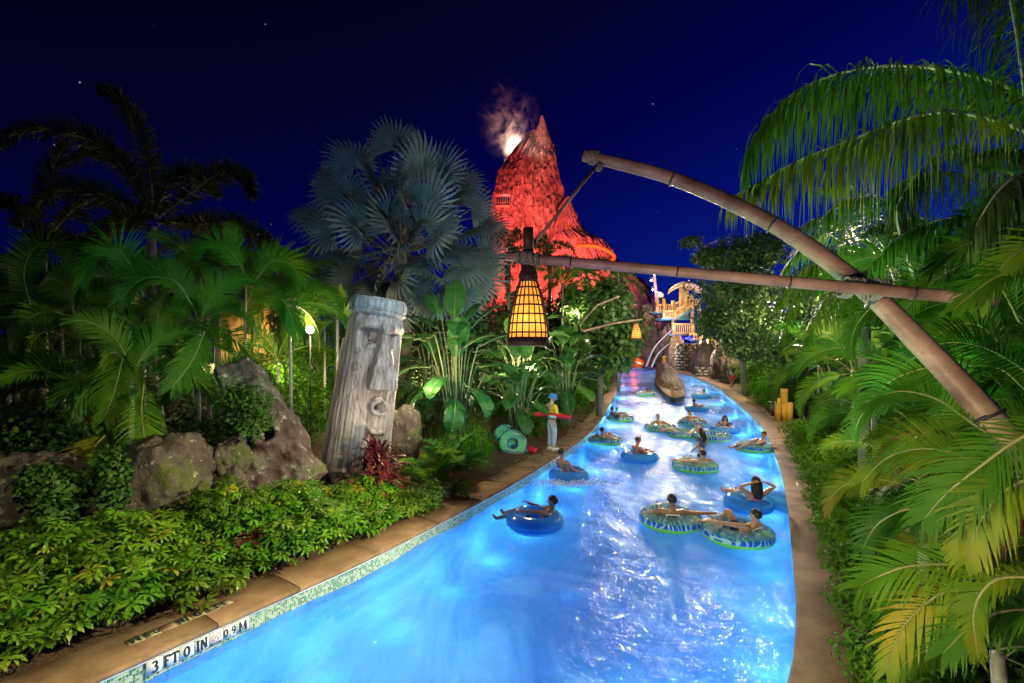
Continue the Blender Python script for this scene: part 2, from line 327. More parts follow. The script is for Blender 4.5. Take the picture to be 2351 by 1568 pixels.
m = MB(); m.add([(-900, 108, .2), (900, 108, .2), (900, 1400, .2), (-900, 1400, .2)], [(0, 1, 2, 3)])
m.add([(-200, 57.02, .25), (12, 57.02, .25), (12, 58.5, .25), (-200, 58.5, .25)], [(0, 1, 2, 3)])
m.add([(24.2, 84, .2), (900, 84, .2), (900, 108, .2), (24.2, 108, .2)], [(0, 1, 2, 3)])
m.add([(-900, -400, -.1), (900, -400, -.1), (900, -8, -.1), (-900, -8, -.1)], [(0, 1, 2, 3)])
m.build('ground', M['grassy'], kind='structure')

# ------------------------------------------------------------------ water
def rows_of(y0, y1, s0, g):
    out_ = [y0]; y = y0
    while y < y1:
        y += max(s0, (y-0)*g); out_.append(min(y, y1))
    return out_
ys = [-8, -5, -2, 0, 1.5, 3]+rows_of(3.6, 57, 0.045, 0.0085)
cols = 150
v = []
for y in ys:
    l, r = LX(y)-.05, RX(y)+.05
    for j in range(cols+1): v.append((l+(r-l)*j/cols, y, 0))
v = np.array(v)
def wave(x, y):
    a = 0.012*np.sin(2.1*x+1.3*y+1.2*np.sin(.7*y))+0.010*np.sin(-1.7*x+2.9*y+1.7*np.sin(.9*x))+0.007*np.sin(4.3*x+3.1*y+2*np.sin(1.9*y+x))
    return a+0.005*np.sin(-6.1*x+4.7*y+2*np.sin(2.3*x))+0.004*np.sin(8.3*x+7.9*y+3*np.sin(2.7*y-x))
v[:, 2] = wave(v[:, 0], v[:, 1])
k = cols+1; n_ = len(ys)
ii, jj = np.meshgrid(np.arange(n_-1), np.arange(cols), indexing='ij'); a_ = (ii*k+jj).ravel()
m = MB(); m.add(v, np.stack([a_, a_+1, a_+k+1, a_+k], 1))
# the reach beyond the left bank's end, turning away to the left
gy = np.linspace(57, 108, 60); gx = np.linspace(0, 1, 90); v2 = []
for y in gy:
    l, r = (LX(57)-.05 if y == 57 else -70), RX(y)+.05
    for s_ in gx: v2.append((l+(r-l)*s_, y, 0))
v2 = np.array(v2); v2[:, 2] = wave(v2[:, 0], v2[:, 1]); k = 90
ii, jj = np.meshgrid(np.arange(59), np.arange(89), indexing='ij'); a_ = (ii*k+jj).ravel()
m.add(v2, np.stack([a_, a_+1, a_+k+1, a_+k], 1))

wm = bpy.data.materials.new('pool_water'); wm.use_nodes = True; t = wm.node_tree; ns = t.nodes; ns.clear(); L = t.links.new
def nn(ty, **k):
    n = ns.new(ty)
    for a, b in k.items():
        if a.startswith('i_'): n.inputs[a[2:].replace('_', ' ')].default_value = b
        else: setattr(n, a, b)
    return n
o = nn('ShaderNodeOutputMaterial'); tc = nn('ShaderNodeTexCoord')
n1 = nn('ShaderNodeTexNoise', i_Scale=1.5, i_Detail=4, i_Roughness=.5, i_Distortion=.9); n2 = nn('ShaderNodeTexNoise', i_Scale=6.0, i_Detail=3, i_Roughness=.5, i_Distortion=1.2)
L(tc.outputs['Object'], n1.inputs['Vector']); L(tc.outputs['Object'], n2.inputs['Vector'])
b1 = nn('ShaderNodeBump', i_Strength=1.0, i_Distance=.22); L(n1.outputs[0], b1.inputs['Height'])
b2 = nn('ShaderNodeBump', i_Strength=1.0, i_Distance=.06); L(n2.outputs[0], b2.inputs['Height']); L(b1.outputs[0], b2.inputs['Normal'])
fr = nn('ShaderNodeFresnel', i_IOR=1.33); L(b2.outputs[0], fr.inputs['Normal'])
fm = nn('ShaderNodeMath', operation='MINIMUM'); fm.inputs[1].default_value = .15; L(fr.outputs[0], fm.inputs[0])
gl = nn('ShaderNodeBsdfGlossy', i_Roughness=.095); L(b2.outputs[0], gl.inputs['Normal'])
tr = nn('ShaderNodeBsdfTransparent'); tr.inputs[0].default_value = (0.72, 0.9, 1.0, 1)
# water churned milky: fine air bubbles scatter the lamp light under the surface
mp = nn('ShaderNodeMapping'); mp.inputs['Rotation'].default_value = (0, 0, R_(-38)); mp.inputs['Scale'].default_value = (1.0, .38, 1)
L(tc.outputs['Object'], mp.inputs[0])
nf = nn('ShaderNodeTexNoise', i_Scale=.75, i_Detail=7, i_Roughness=.6, i_Distortion=1.1); L(mp.outputs[0], nf.inputs['Vector'])
rp = nn('ShaderNodeValToRGB'); rp.color_ramp.elements[0].position = .36; rp.color_ramp.elements[0].color = (.50,)*3+(1,); rp.color_ramp.elements[1].position = .74; rp.color_ramp.elements[1].color = (.85,)*3+(1,)
L(nf.outputs[0], rp.inputs[0])
rc = nn('ShaderNodeValToRGB'); rc.color_ramp.elements[0].position = .34; rc.color_ramp.elements[0].color = (.02, .17, .80, 1); rc.color_ramp.elements[1].position = .72; rc.color_ramp.elements[1].color = (.34, .70, 1.0, 1)
L(nf.outputs[0], rc.inputs[0])
df = nn('ShaderNodeBsdfDiffuse'); tl = nn('ShaderNodeBsdfTranslucent'); L(rc.outputs[0], df.inputs[0]); L(rc.outputs[0], tl.inputs[0])
mk = nn('ShaderNodeMixShader', i_Fac=.8); L(df.outputs[0], mk.inputs[1]); L(tl.outputs[0], mk.inputs[2])
mm = nn('ShaderNodeMixShader'); L(rp.outputs[0], mm.inputs[0]); L(tr.outputs[0], mm.inputs[1]); L(mk.outputs[0], mm.inputs[2])
ms = nn('ShaderNodeMixShader'); L(fm.outputs[0], ms.inputs[0]); L(mm.outputs[0], ms.inputs[1]); L(gl.outputs[0], ms.inputs[2]); L(ms.outputs[0], o.inputs[0])
m.build('water', wm, smooth=True, kind='structure')

# basin: floor and walls
m = MB()
m.add([(-60, -8, -.95), (60, -8, -.95), (60, 112, -.95), (-60, 112, -.95)], [(0, 1, 2, 3)])
yy = list(np.linspace(-8, 20, 90))+list(np.linspace(20.5, 57, 60))
for side in (-1, 1):
    Y = yy if side < 0 else yy+list(np.linspace(58, 108, 40))
    v = []
    for y in Y:
        p, _, n = lip(side, y, .03); v += [(p.x, p.y, -.97), (p.x, p.y, -.03)]
    f = [(2*i, 2*i+1, 2*i+3, 2*i+2) for i in range(len(Y)-1)]
    m.add(v, f)
m.build('pool_basin', M['plaster'], kind='structure')

# mosaic band at the water line: small square glass tiles
tm = bpy.data.materials.new('mosaic_tiles'); tm.use_nodes = True; t = tm.node_tree; ns = t.nodes; ns.clear(); L = t.links.new
o = nn('ShaderNodeOutputMaterial'); p = nn('ShaderNodeBsdfPrincipled', i_Roughness=.25); uv = nn('ShaderNodeUVMap'); uv.uv_map = 'band'
br = nn('ShaderNodeTexBrick', offset=0.0); br.inputs['Scale'].default_value = 1.0; br.inputs['Brick Width'].default_value = .03; br.inputs['Row Height'].default_value = .03; br.inputs['Mortar Size'].default_value = .0022
br.inputs['Bias'].default_value = 0; br.inputs['Color1'].default_value = (0, 0, 0, 1); br.inputs['Color2'].default_value = (1, 1, 1, 1)
br.inputs['Mortar'].default_value = (.5, .5, .5, 1); L(uv.outputs[0], br.inputs['Vector'])
r = nn('ShaderNodeValToRGB'); r.color_ramp.interpolation = 'CONSTANT'; E = r.color_ramp.elements
E[0].position = 0; E[0].color = (.02, .13, .085, 1); E[1].position = .3; E[1].color = (.10, .22, .16, 1)
for q_, c_ in ((.5, (.28, .38, .25)), (.7, (.36, .42, .3)), (.85, (.22, .33, .24))): x = E.new(q_); x.color = (*c_, 1)
L(br.outputs['Color'], r.inputs[0]); mx = nn('ShaderNodeMix', data_type='RGBA'); L(br.outputs['Fac'], mx.inputs[0]); L(r.outputs[0], mx.inputs[6]); mx.inputs[7].default_value = (.42, .43, .38, 1)
L(mx.outputs[2], p.inputs['Base Color']); bb = nn('ShaderNodeBump', i_Strength=.6, i_Distance=.004, invert=True); L(br.outputs['Fac'], bb.inputs['Height']); L(bb.outputs[0], p.inputs['Normal']); L(p.outputs[0], o.inputs[0])
def band(side, Y):
    v, us, s = [], [], 0; prev = None
    for y in Y:
        p, _, n = lip(side, y, .02)
        if prev: s += (p-prev).length
        prev = p.copy(); v += [(p.x, p.y, -.12), (p.x, p.y, .2)]; us += [(s, 0), (s, .32)]
    f = [(2*i, 2*i+1, 2*i+3, 2*i+2) for i in range(len(Y)-1)]
    m = MB(); m.add(v, f); me = m.mesh('tile_band', tm); u = me.uv_layers.new(name='band')
    for l in me.loops: u.data[l.index].uv = us[l.vertex_index]
    put('tile_band', me, kind='structure')
band(-1, yy); band(1, yy+list(np.linspace(58, 84, 20)))
# thin white strip above the tiles
for side in (-1, 1):
    m = MB(); Y = yy if side < 0 else yy+list(np.linspace(58, 84, 20)); v = []
    for y in Y:
        for o_, z in ((.024, .196), (-.006, .196), (-.006, .21), (.024, .21)):
            p, _, n = lip(side, y, o_, z); v.append(tuple(p))
    f = [(4*i+j, 4*i+(j+1) % 4, 4*i+4+(j+1) % 4, 4*i+4+j) for i in range(len(Y)-1) for j in range(4)]
    m.add(v, f); m.build('edge_strip', M['lip'], kind='structure')

# ------------------------------------------------------------------ decks: cast slabs with open joints
def slab(side, y0, y1, w0, w1, nose=True, z=TOP, th=.075, name='paving_slab', parent=None):
    n_ = max(2, int((y1-y0)/.25)); v = []
    jt = random.Random(int(y0*97)+int(w0*10)).uniform(-.0015, .0015)
    for i in range(n_+1):
        y = y0+(y1-y0)*i/n_
        a0 = w0(y) if callable(w0) else w0; a1 = w1(y) if callable(w1) else w1
        prof = [(a0+.03, z-th), (a0, z-th+.012), (a0-.008 if nose else a0, z-.03), (a0+.004, z-.010), (a0+.02, z), (a1-.006, z), (a1, z-.006), (a1, z-th)]
        for o_, zz in prof:
            p, _, _ = lip(side, y, o_, zz+jt); v.append(tuple(p))
    k = 8
    f = [(i*k+j, i*k+(j+1) % k, (i+1)*k+(j+1) % k, (i+1)*k+j) for i in range(n_) for j in range(k)]
    f += [tuple(range(k)), tuple(n_*k+j for j in range(k))[::-1]]
    m = MB(); m.add(v, f); return m.build(name, M['concrete'], parent)
def deckbase(side, Y, w):
    m = MB(); v = []
    for y in Y:
        for o_ in (.05, w(y)-.02): p, _, _ = lip(side, y, o_, .212); v.append(tuple(p))
    f = [(2*i, 2*i+1, 2*i+3, 2*i+2) for i in range(len(Y)-1)]
    m.add(v, f); return m.build('paving', M['bed'], kind='structure')
LB = deckbase(-1, yy, lambda y: WL)
LB.name = 'paving'
joints = [-8, -5, -2.5, -.5, 1.2, 2.7, 4.1, 5.62, 6.46, 7.6, 8.9, 10.2, 11.5, 12.8, 14.3, 15.9, 17.5, 19.2, 21, 23, 25.5, 28, 31, 34.5, 38, 42, 46.5, 51.5, 57]
for a_, b_ in zip(joints[:-1], joints[1:]):
    slab(-1, a_+.004, b_-.004, -.02, WL, parent=LB)
RB = deckbase(1, yy+list(np.linspace(58, 84, 20)), WR)
joints = [-8, -3, 2.5, 16.2, 21.4, 24.5, 28, 32, 37, 43, 50, 58, 67, 76, 84]
for a_, b_ in zip(joints[:-1], joints[1:]):
    if 15 < a_ < 22:
        slab(1, a_+.004, b_-.004, -.02, .75, parent=RB); slab(1, a_+.004, b_-.004, .756, WR, nose=False, parent=RB)
    else: slab(1, a_+.0015, b_-.0015, -.02, WR, parent=RB)

# ------------------------------------------------------------------ underwater lamps in the walls
UW = (0.30, 0.84, 1.0)
for side, Y in ((-1, (1.5, 3.2, 4.4, 5.5, 6.6, 7.7, 8.9, 10.2, 11.6, 13.2, 15.2, 17.5, 22, 27.5, 34, 43, 52)), (1, (1.5, 2.8, 3.9, 5.1, 6.4, 7.8, 9.2, 10.8, 12.6, 15.0, 17.4, 20, 24.5, 30.5, 38, 47, 58, 72))):
    for y in Y:
        p, _, n = lip(side, y, -.32, -.66)
        big = {4.4: 1.4, 10.2: 1.8, 11.6: 1.8, 2.8: 3.0, 3.9: 2.8}.get(y, 1)
        lamp('underwater_light', 'POINT', p, (12.5 if y < 12 else 25 if y < 19 else 30+.9*y)*big, UW, None, .25)
for x, y, p in ((-1.2, 3.2, 40), (.0, 5.2, 30), (1.6, 6.2, 30), (-.6, 7.2, 30), (1.0, 8.6, 34), (2.8, 9.6, 34), (3.2, 12, 42), (2.2, 13.5, 50), (5, 16, 60), (4.6, 20, 60), (8, 24, 90), (12, 36, 140), (16, 50, 200), (10, 66, 260), (18, 72, 220)):
    lamp('underwater_light', 'POINT', (x, y, -.9), p*.30, (0.10, 0.42, 1.0), None, .4)  # unseen deep blue lamps added over the floor to tint the water

# ------------------------------------------------------------------ depth markers
def arc(cx, cy, rx, ry, a0, a1, n=9): return [(cx+rx*math.cos(R_(a0+(a1-a0)*i/n)), cy+ry*math.sin(R_(a0+(a1-a0)*i/n))) for i in range(n+1)]
GL = {
 '3': (.56, [arc(.27, .75, .19, .2, 150, -90), arc(.27, .27, .22, .27, 90, -150)]),
 'F': (.56, [[(.14, 0), (.14, 1)], [(.14, .95), (.54, .95)], [(.14, .52), (.42, .52)], [(0.02, .03), (.3, .03)], [(.02, .97), (.2, .97)], [(.52, .98), (.52, .78)]]),
 'T': (.6, [[(.3, 0), (.3, 1)], [(.02, .95), (.58, .95)], [(.16, .03), (.44, .03)], [(.03, .98), (.03, .78)], [(.57, .98), (.57, .78)]]),
 '0': (.6, [arc(.3, .5, .22, .44, 0, 360, 18)]), 'O': (.6, [arc(.3, .5, .22, .44, 0, 360, 14)]),
 'I': (.3, [[(.15, 0), (.15, 1)], [(0, .03), (.3, .03)], [(0, .97), (.3, .97)]]),
 'N': (.62, [[(.1, 0), (.1, 1)], [(.1, .98), (.52, .02)], [(.52, 0), (.52, 1)], [(0, .03), (.22, .03)], [(.4, .97), (.64, .97)]]),
 '9': (.56, [arc(.27, .7, .19, .25, 0, 360, 14), arc(.12, .62, .34, .6, 10, -75)]),
 'M': (.8, [[(.1, 0), (.1, 1)], [(.1, .98), (.4, .1), (.7, .98)], [(.7, 0), (.7, 1)], [(0, .03), (.22, .03)], [(.58, .03), (.84, .03)]]),
 '.': (.2, [[(.1, 0), (.1, .16)]]), 'D': (.58, [[(.1, 0), (.1, 1)], arc(.1, .5, .4, .46, 90, -90)]), 'V': (.58, [[(.04, 1), (.29, 0), (.54, 1)]]), 'G': (.6, [arc(.3, .5, .24, .45, 50, 330, 14), [(.32, .42), (.54, .42)]]), ' ': (.3, [])}
def text_mesh(txt, h, sw=.15, track=.1):
    m = MB(); x = 0; q = 0
    for ch in txt:
        w_, ST = GL[ch]
        for st in ST:
            hw = sw*h/2; pts = [(x+a*h, b*h) for a, b in st]
            zz = .0004+.0002*(q % 6); q += 1; v = []
            for i, (a, b) in enumerate(pts):
                a0, b0 = pts[max(0, i-1)]; a1, b1 = pts[min(len(pts)-1, i+1)]; dx, dy = a1-a0, b1-b0
                if (a0, b0) == (a1, b1) or math.hypot(dx, dy) < 1e-6: dx, dy = pts[1][0]-pts[0][0], pts[1][1]-pts[0][1]
                l_ = math.hypot(dx, dy); nx, ny = -dy/l_*hw, dx/l_*hw
                v += [(a+nx, b+ny, zz), (a-nx, b-ny, zz)]
            m.add(v, [(2*i, 2*i+1, 2*i+3, 2*i+2) for i in range(len(pts)-1)])
        x += (w_+track)*h
    return m, x-track*h
def marker(name, origin, xd, up, nrm, tiles, size, label, group=None):
    """a row of square ceramic tiles; origin = lower left corner of the row"""
    root = thing(name, label, 'depth marker', (0, 0, 0), 0, group)
    mtx = Matrix((xd, up, nrm)).transposed().to_4x4()
    for i, txt in enumerate(['3', 'FT', '0', 'IN', '!', '0.9', 'M']):
        g = .004; c = origin+xd*(i*size)
        tb = MB(); tb.box((size/2, size/2, .003), (size-g, size-g, .006))
        T = tb.build('tile', tiles, root); T.matrix_world = Matrix.Translation(c) @ mtx
        def stick(mm, ox, oy, mat_, nm='lettering'):
            o = mm.build(nm, mat_, T); o.matrix_parent_inverse = Matrix.Identity(4); o.location = (ox, oy, .0066)
        if txt == '!':
            oc = MB(); R1, R0 = size*.34, size*.29; v = []
            for q in range(8):
                an = R_(22.5+45*q); v += [(R1*math.cos(an), R1*math.sin(an), 0), (R0*math.cos(an), R0*math.sin(an), 0)]
            oc.add(v, [(2*q, 2*q+1, (2*q+3) % 16, (2*q+2) % 16) for q in range(8)])
            oc.add([(-R0*.72, R0*.62, .0003), (-R0*.62, R0*.72, .0003), (R0*.72, -R0*.62, .0003), (R0*.62, -R0*.72, .0003)], [(0, 1, 3, 2)])
            stick(oc, size*.5, size*.58, M['redink'], 'no_diving_symbol')
            dv = MB(); dv.add([(-R0*.6, -R0*.55, .0006), (-R0*.5, -R0*.65, .0006), (R0*.55, R0*.5, .0006), (R0*.45, R0*.6, .0006), (-R0*.8, -.002, .0009), (-R0*.8, .002, .0009), (R0*.8, .002, .0009), (R0*.8, -.002, .0009)], [(0, 1, 2, 3), (4, 5, 6, 7)])
            stick(dv, size*.5, size*.58, M['ink'], 'diver_symbol')
            tx, w_ = text_mesh('NO DIVING', size*.15, .22); stick(tx, (size-w_)/2, size*.03, M['ink'])
        else:
            h = size*(.74 if txt != '0.9' else .6); tx, w_ = text_mesh(txt, h, .21 if len(txt) < 3 else .19, .10)
            if w_ > size*.95: h *= size*.95/w_; tx, w_ = text_mesh(txt, h, .21, .10)
            stick(tx, (size-w_)/2, (size-h)/2, M['ink'])
    return root
def wall_marker(y0, label):
    t_ = (lip(-1, y0+1)[0]-lip(-1, y0)[0]).normalized(); n = Vector((t_.y, -t_.x, 0)); p = lip(-1, y0, .0)[0]
    marker('depth_marker', Vector((p.x, p.y, .042))+n*.004-n*0, t_, Vector((0, 0, 1)), n, M['tile_w'], .152, label)
def deck_marker(side, y0, off, flip, label, size=.155):
    p, t_, n = lip(side, y0, off, TOP+.001)
    if side < 0: t2 = (lip(-1, y0+.8)[0]-lip(-1, y0)[0]).normalized(); marker('depth_marker', Vector((p.x, p.y, TOP+.001))+t2*7*size, -t2, Vector((t2.y, -t2.x, 0)), Vector((0, 0, 1)), M['tile_g'], size, label)
    else:
        t2 = (lip(1, y0+.8)[0]-lip(1, y0)[0]).normalized(); marker('depth_marker', Vector((p.x, p.y, TOP+.001)), t2, Vector((-t2.y, t2.x, 0)), Vector((0, 0, 1)), M['tile_g'], size, label)
wall_marker(5.04, 'row of large white depth tiles in the near left pool wall at the waterline')
deck_marker(-1, 5.0, .46, 1, 'tan depth tiles upside down in the near left coping above the white tiles')
wall_marker(13.9, 'row of white depth tiles in the left pool wall below the lifeguard')
deck_marker(-1, 13.5, .42, 1, 'tan depth tiles in the left coping beside the lifeguard shoes')
deck_marker(1, 10.9, .36, 0, 'small tan depth tiles set in the right deck beside the long hedge', .12)
# ------------------------------------------------------------------ foliage builders
def rand_rot(n, tilt=1.0, up=None):
    """n random 3x3 rotations whose local z stays within tilt (0..1) of up"""
    z = rng.normal(size=(n, 3)); z /= np.linalg.norm(z, axis=1)[:, None]
    if up is not None: z = z*tilt+up*(1-tilt)*1.4; z /= np.linalg.norm(z, axis=1)[:, None]
    a = rng.normal(size=(n, 3)); x = np.cross(a, z); x /= np.linalg.norm(x, axis=1)[:, None]; y = np.cross(z, x)
    return np.stack([x, y, z], 2)
def mats_of(pos, rot, sc):
    n = len(pos); sc = np.broadcast_to(np.asarray(sc, float).reshape(-1, 1, 1) if np.ndim(sc) else np.full((n, 1, 1), sc), (n, 1, 1))
    return np.concatenate([rot*sc, np.asarray(pos)[:, :, None]], 2)
LEAF = (np.array([(0, 0, 0), (.45, .24, .05), (1, 0, -.08), (.45, -.24, .05)]), np.array([(0, 1, 2), (0, 2, 3)]))
ROUND = (np.array([(.5+.5*math.cos(a), .5*math.sin(a), .06*math.cos(2*a)) for a in np.linspace(0, 2*math.pi, 7)[:-1]]), np.array([(0, 1, 2, 3), (0, 3, 4, 5)]))
LONG = (np.array([(0, 0, 0), (.3, .09, .04), (1, 0, -.22), (.3, -.09, .04)]), np.array([(0, 1, 2), (0, 2, 3)]))
def whorl_template(k=8, r=1.0, seed=0):
    rr = random.Random(seed); v, f = [], []
    for i in range(k):
        an = 2*math.pi*(i+rr.uniform(-.2, .2))/k; L_ = r*rr.uniform(.75, 1.05); c, s = math.cos(an), math.sin(an); dz = rr.uniform(-.25, .12)
        w_ = .17*L_; b = len(v)
        for x, y, z in ((.06, 0, .0), (.45, w_*.8, .10), (.45, 0, .05), (.45, -w_*.8, .10), (.74, w_*.85, .04), (.74, 0, -.01), (.74, -w_*.85, .04), (1.0, 0, -.14)):
            x *= L_; v.append((x*c-y*s, x*s+y*c, z*L_+dz*x))
        f += [(b, b+2, b+1, b+1), (b, b+3, b+2, b+2)]
        f += [(b+1, b+2, b+5, b+4), (b+2, b+3, b+6, b+5), (b+4, b+5, b+7, b+7), (b+5, b+6, b+7, b+7)]
    F4 = [q for q in f if q[2] != q[3]]; F3 = [q[:3] for q in f if q[2] == q[3]]
    return np.array(v), np.array(F4), np.array(F3)
WH = [whorl_template(8, 1, s) for s in range(4)]+[whorl_template(7, 1, 9)]
WHM = []
for k_, (wv, w4, w3) in enumerate(WH):
    for nm in ('scheff', 'scheff_y'):
        m = MB(); m.add(wv, w4); m.add(wv, w3) if 0 else m.F.append((w3, 0)); WHM.append((nm, m.mesh('leaf_whorl', M[nm])))
W_G = [a for n, a in WHM if n == 'scheff']; W_Y = [a for n, a in WHM if n == 'scheff_y']

def umbrella_shrub(x, y, z, r, h, label, parts=22, extra=60, ws=.13, group='umbrella leaf shrubs in the left bed'):
    t = thing('umbrella_shrub', label, 'shrub', (x, y, z), 0, group)
    st = MB(); pts = []
    n = parts+extra
    for i in range(n):
        a = rnd.uniform(0, 2*math.pi); q = math.sqrt(rnd.random())*r; hz = h*(1-.45*(q/r)**2)*rnd.uniform(.72, 1.08) if i < n*.72 else h*rnd.uniform(.25, .7)
        pts.append((q*math.cos(a), q*math.sin(a), hz))
    pts.sort(key=lambda p: -p[2])
    big = pts[:parts]; rest = pts[parts:]
    for p in big:
        me = rnd.choice(W_Y) if rnd.random() < .085 else rnd.choice(W_G)
        put('leaf_whorl', me, t, p, (rnd.uniform(-.5, .5)-.15, rnd.uniform(-.5, .5), rnd.uniform(0, 6.28)), ws*rnd.uniform(.8, 1.25))
    fo = MB(); P_ = np.array(rest)
    for k_ in range(3):
        Q = P_[k_::3]; rot = rand_rot(len(Q), .42, np.array([0, 0, 1.0])); Mx = mats_of(Q, rot, ws*rng.uniform(.75, 1.2, len(Q)))
        tv, f4, f3 = WH[k_]; fo.scatter(tv, f4, Mx); fo.scatter(tv, f3, Mx)
    fo.build('foliage', M['scheff'], t, kind='stuff')
    for p in rnd.sample(pts, min(16, n)):
        st.tube([(p[0]*.25, p[1]*.25, -.1), (p[0]*.7, p[1]*.7, p[2]*.5), (p[0], p[1], p[2]-.01)], [.012, .009, .005], 4)
    st.build('stem', M['stalk'], t)
    return t

def leaf_mass(name, label, cat, blobs, n, size, tpl, m_, loc=(0, 0, 0), stems=None, group=None, kind=None, updir=.55, part=None):
    """leaves spread through the outer shell of lumpy ellipsoids. blobs: (cx,cy,cz,rx,ry,rz) relative to loc"""
    vol = np.array([b[3]*b[4]+b[3]*b[5]+b[4]*b[5] for b in blobs]); pr = vol/vol.sum(); which = rng.choice(len(blobs), n, p=pr); B = np.array(blobs)[which]
    d = rng.normal(size=(n, 3)); d /= np.linalg.norm(d, axis=1)[:, None]
    rad = 1-rng.random(n)**1.6*.55
    wob = 1+.16*np.sin(d[:, 0]*5+which)+.14*np.sin(d[:, 1]*7+2*which)+.14*np.sin(d[:, 2]*6+3*which)
    pos = B[:, :3]+d*B[:, 3:]*(rad*wob)[:, None]
    keep = pos[:, 2] > -loc[2]+.05; pos = pos[keep]; d = d[keep]
    z = d*.6+rng.normal(size=pos.shape)*.45+np.array([0, 0, updir]); z /= np.linalg.norm(z, axis=1)[:, None]
    a = rng.normal(size=pos.shape)+np.array([0, 0, -.5]); xx = a-(a*z).sum(1)[:, None]*z; xx /= np.linalg.norm(xx, axis=1)[:, None]; yv = np.cross(z, xx)
    Mx = mats_of(pos, np.stack([xx, yv, z], 2), size*rng.uniform(.6, 1.3, len(pos)))
    t = thing(name, label, cat, loc, 0, group) if label else None
    mb = MB(); mb.scatter(tpl[0], tpl[1], Mx)
    f = mb.build(part or 'foliage', m_, t); f['kind'] = 'stuff'
    if t is None: f.location = loc
    if stems:
        s = MB()
        for a0, a1, r0, r1 in stems:
            a0 = Vector(a0); a1 = Vector(a1); mid = (a0+a1)/2+Vector((rnd.uniform(-.1, .1), rnd.uniform(-.1, .1), 0))*(a1-a0).length
            s.tube([a0, mid, a1], [r0, (r0+r1)/2, r1], 7)
        s.build('trunk' if cat == 'tree' else 'stem', M['bark'], t)
    return t or f

# ---- palms
def leaflet(mb, p, d, L_, w_, droop, segs=3, mi=0, sp=None):
    pos = Vector(p); d = Vector(d).normalized(); v = []; sp = sp or Vector((0, 0, 1))
    W_ = {3: [.55, 1.0, .75, 0], 4: [.55, 1.0, .9, .55, 0], 5: [.6, 1, 1, .8, .5, 0]}[segs]
    for i in range(segs+1):
        s = d.cross(sp)
        if s.length < .05: s = Vector((1, 0, 0)).cross(d)
        s.normalize(); ww = w_*W_[i]/2
        if i < segs: v += [pos+s*ww, pos-s*ww]
        else: v += [pos]
        d = (d+Vector((0, 0, -1))*droop*(i+1)).normalized(); pos = pos+d*(L_/segs)
    f = [(2*i, 2*i+1, 2*i+3, 2*i+2) for i in range(segs-1)]
    mb.add(v, f, mi); mb.F.append((np.array([[2*segs-2, 2*segs-1, 2*segs]])+mb.n-len(v), mi))
def bez(pts, n):
    """smooth polyline through control points"""
    pts = [Vector(p) for p in pts]; out_ = []; k = len(pts)
    for i in range(k-1):
        p0 = pts[max(i-1, 0)]; p1 = pts[i]; p2 = pts[i+1]; p3 = pts[min(i+2, k-1)]
        for j in range(n):
            t_ = j/n; out_.append(.5*((2*p1)+(p2-p0)*t_+(2*p0-5*p1+4*p2-p3)*t_*t_+(3*p1-p0-3*p2+p3)*t_**3))
    out_.append(pts[-1]); return out_
def frond(curve, n, Lmax, w_, ang=55, vee=25, droop=.25, start=.15, rr=.014, segs=3, roll=0, jit=.12, mb=None, tipang=25, nrm=None):
    """leaf blade along a curve (list of points)"""
    mb = mb or MB(); c = [Vector(p) for p in curve]; k = len(c)-1
    mb.tube(c, [rr*(1-.85*i/k)+.0015 for i in range(k+1)], 5, 1, caps=False)
    for i in range(n):
        t_ = start+(1-start)*(i+.5)/n; f = t_*k; a = min(int(f), k-1); p = c[a].lerp(c[a+1], f-a); T = (c[min(a+1, k)]-c[max(a-1, 0)]).normalized()
        S = T.cross(nrm or Vector((0, 0, 1)))
        if S.length < .08: S = Vector((1, 0, 0))
        S.normalize(); Nn = S.cross(T).normalized()
        u = (i+.5)/n; prof = min(1, .35+2.2*u)*(1-.62*max(0, u-.45)/.55)
        an = R_(ang*(1-u)+tipang*u)
        for s in ((1, -1)):
            ve = R_(vee+rnd.uniform(-8, 8)+(rnd.uniform(-roll, roll) if roll else 0)); l_ = Lmax*prof*rnd.uniform(1-jit, 1+jit)
            d = T*math.cos(an+rnd.uniform(-.06, .06))+(S*s*math.cos(ve)+Nn*math.sin(ve))*math.sin(an)
            leaflet(mb, p, d, l_, w_*rnd.uniform(.8, 1.15), droop*(rnd.uniform(.7, 1.3) if not roll else rnd.uniform(.35, 1.5)), segs, 0, Nn if nrm else (Vector((rnd.uniform(-1, 1), rnd.uniform(-1, 1), rnd.uniform(-1, 1))).normalized() if roll > 60 else None))
    return mb
def arch(L_, el, bend, n=14):
    """local curve starting at the origin towards +x at elevation el degrees, bending down by bend degrees in total"""
    p = Vector((0, 0, 0)); out_ = [p.copy()]
    for i in range(n):
        a = R_(el-bend*((i+1)/n)**1.5); p = p+Vector((math.cos(a), 0, math.sin(a)))*(L_/n); out_.append(p.copy())
    return out_
def proto_set(m_, L_, els, bend, n, Lmax, w_, rach='rachis', **k):
    out_ = []
    for el in els:
        for s in range(2):
            mb = frond(arch(L_, el, bend*rnd.uniform(.85, 1.15)), n, Lmax, w_, nrm=(Vector((-.15, (-.9, .9)[s], .6)) if m_.startswith('areca') else None), **k); out_.append((el, mb.mesh('frond', [M[m_], M[rach]])))
    return out_
ARECA = proto_set('areca', 2.0, (82, 62, 42, 20, -5), 95, 54, .52, .027, vee=24, droop=.09, ang=62, tipang=22)
ARECA_Y = proto_set('areca_y', 2.0, (70, 45, 20, 0), 95, 50, .50, .026, vee=22, droop=.09, ang=62, tipang=22)
FOX = proto_set('fox', 3.6, (80, 50, 22, 0), 120, 110, .55, .05, roll=88, droop=.03, ang=65, tipang=50, rr=.03)
FOXG = proto_set('darkleaf', 2.4, (80, 50, 22, 0), 120, 80, .42, .05, roll=80, droop=.06, ang=65, tipang=50, rr=.03)
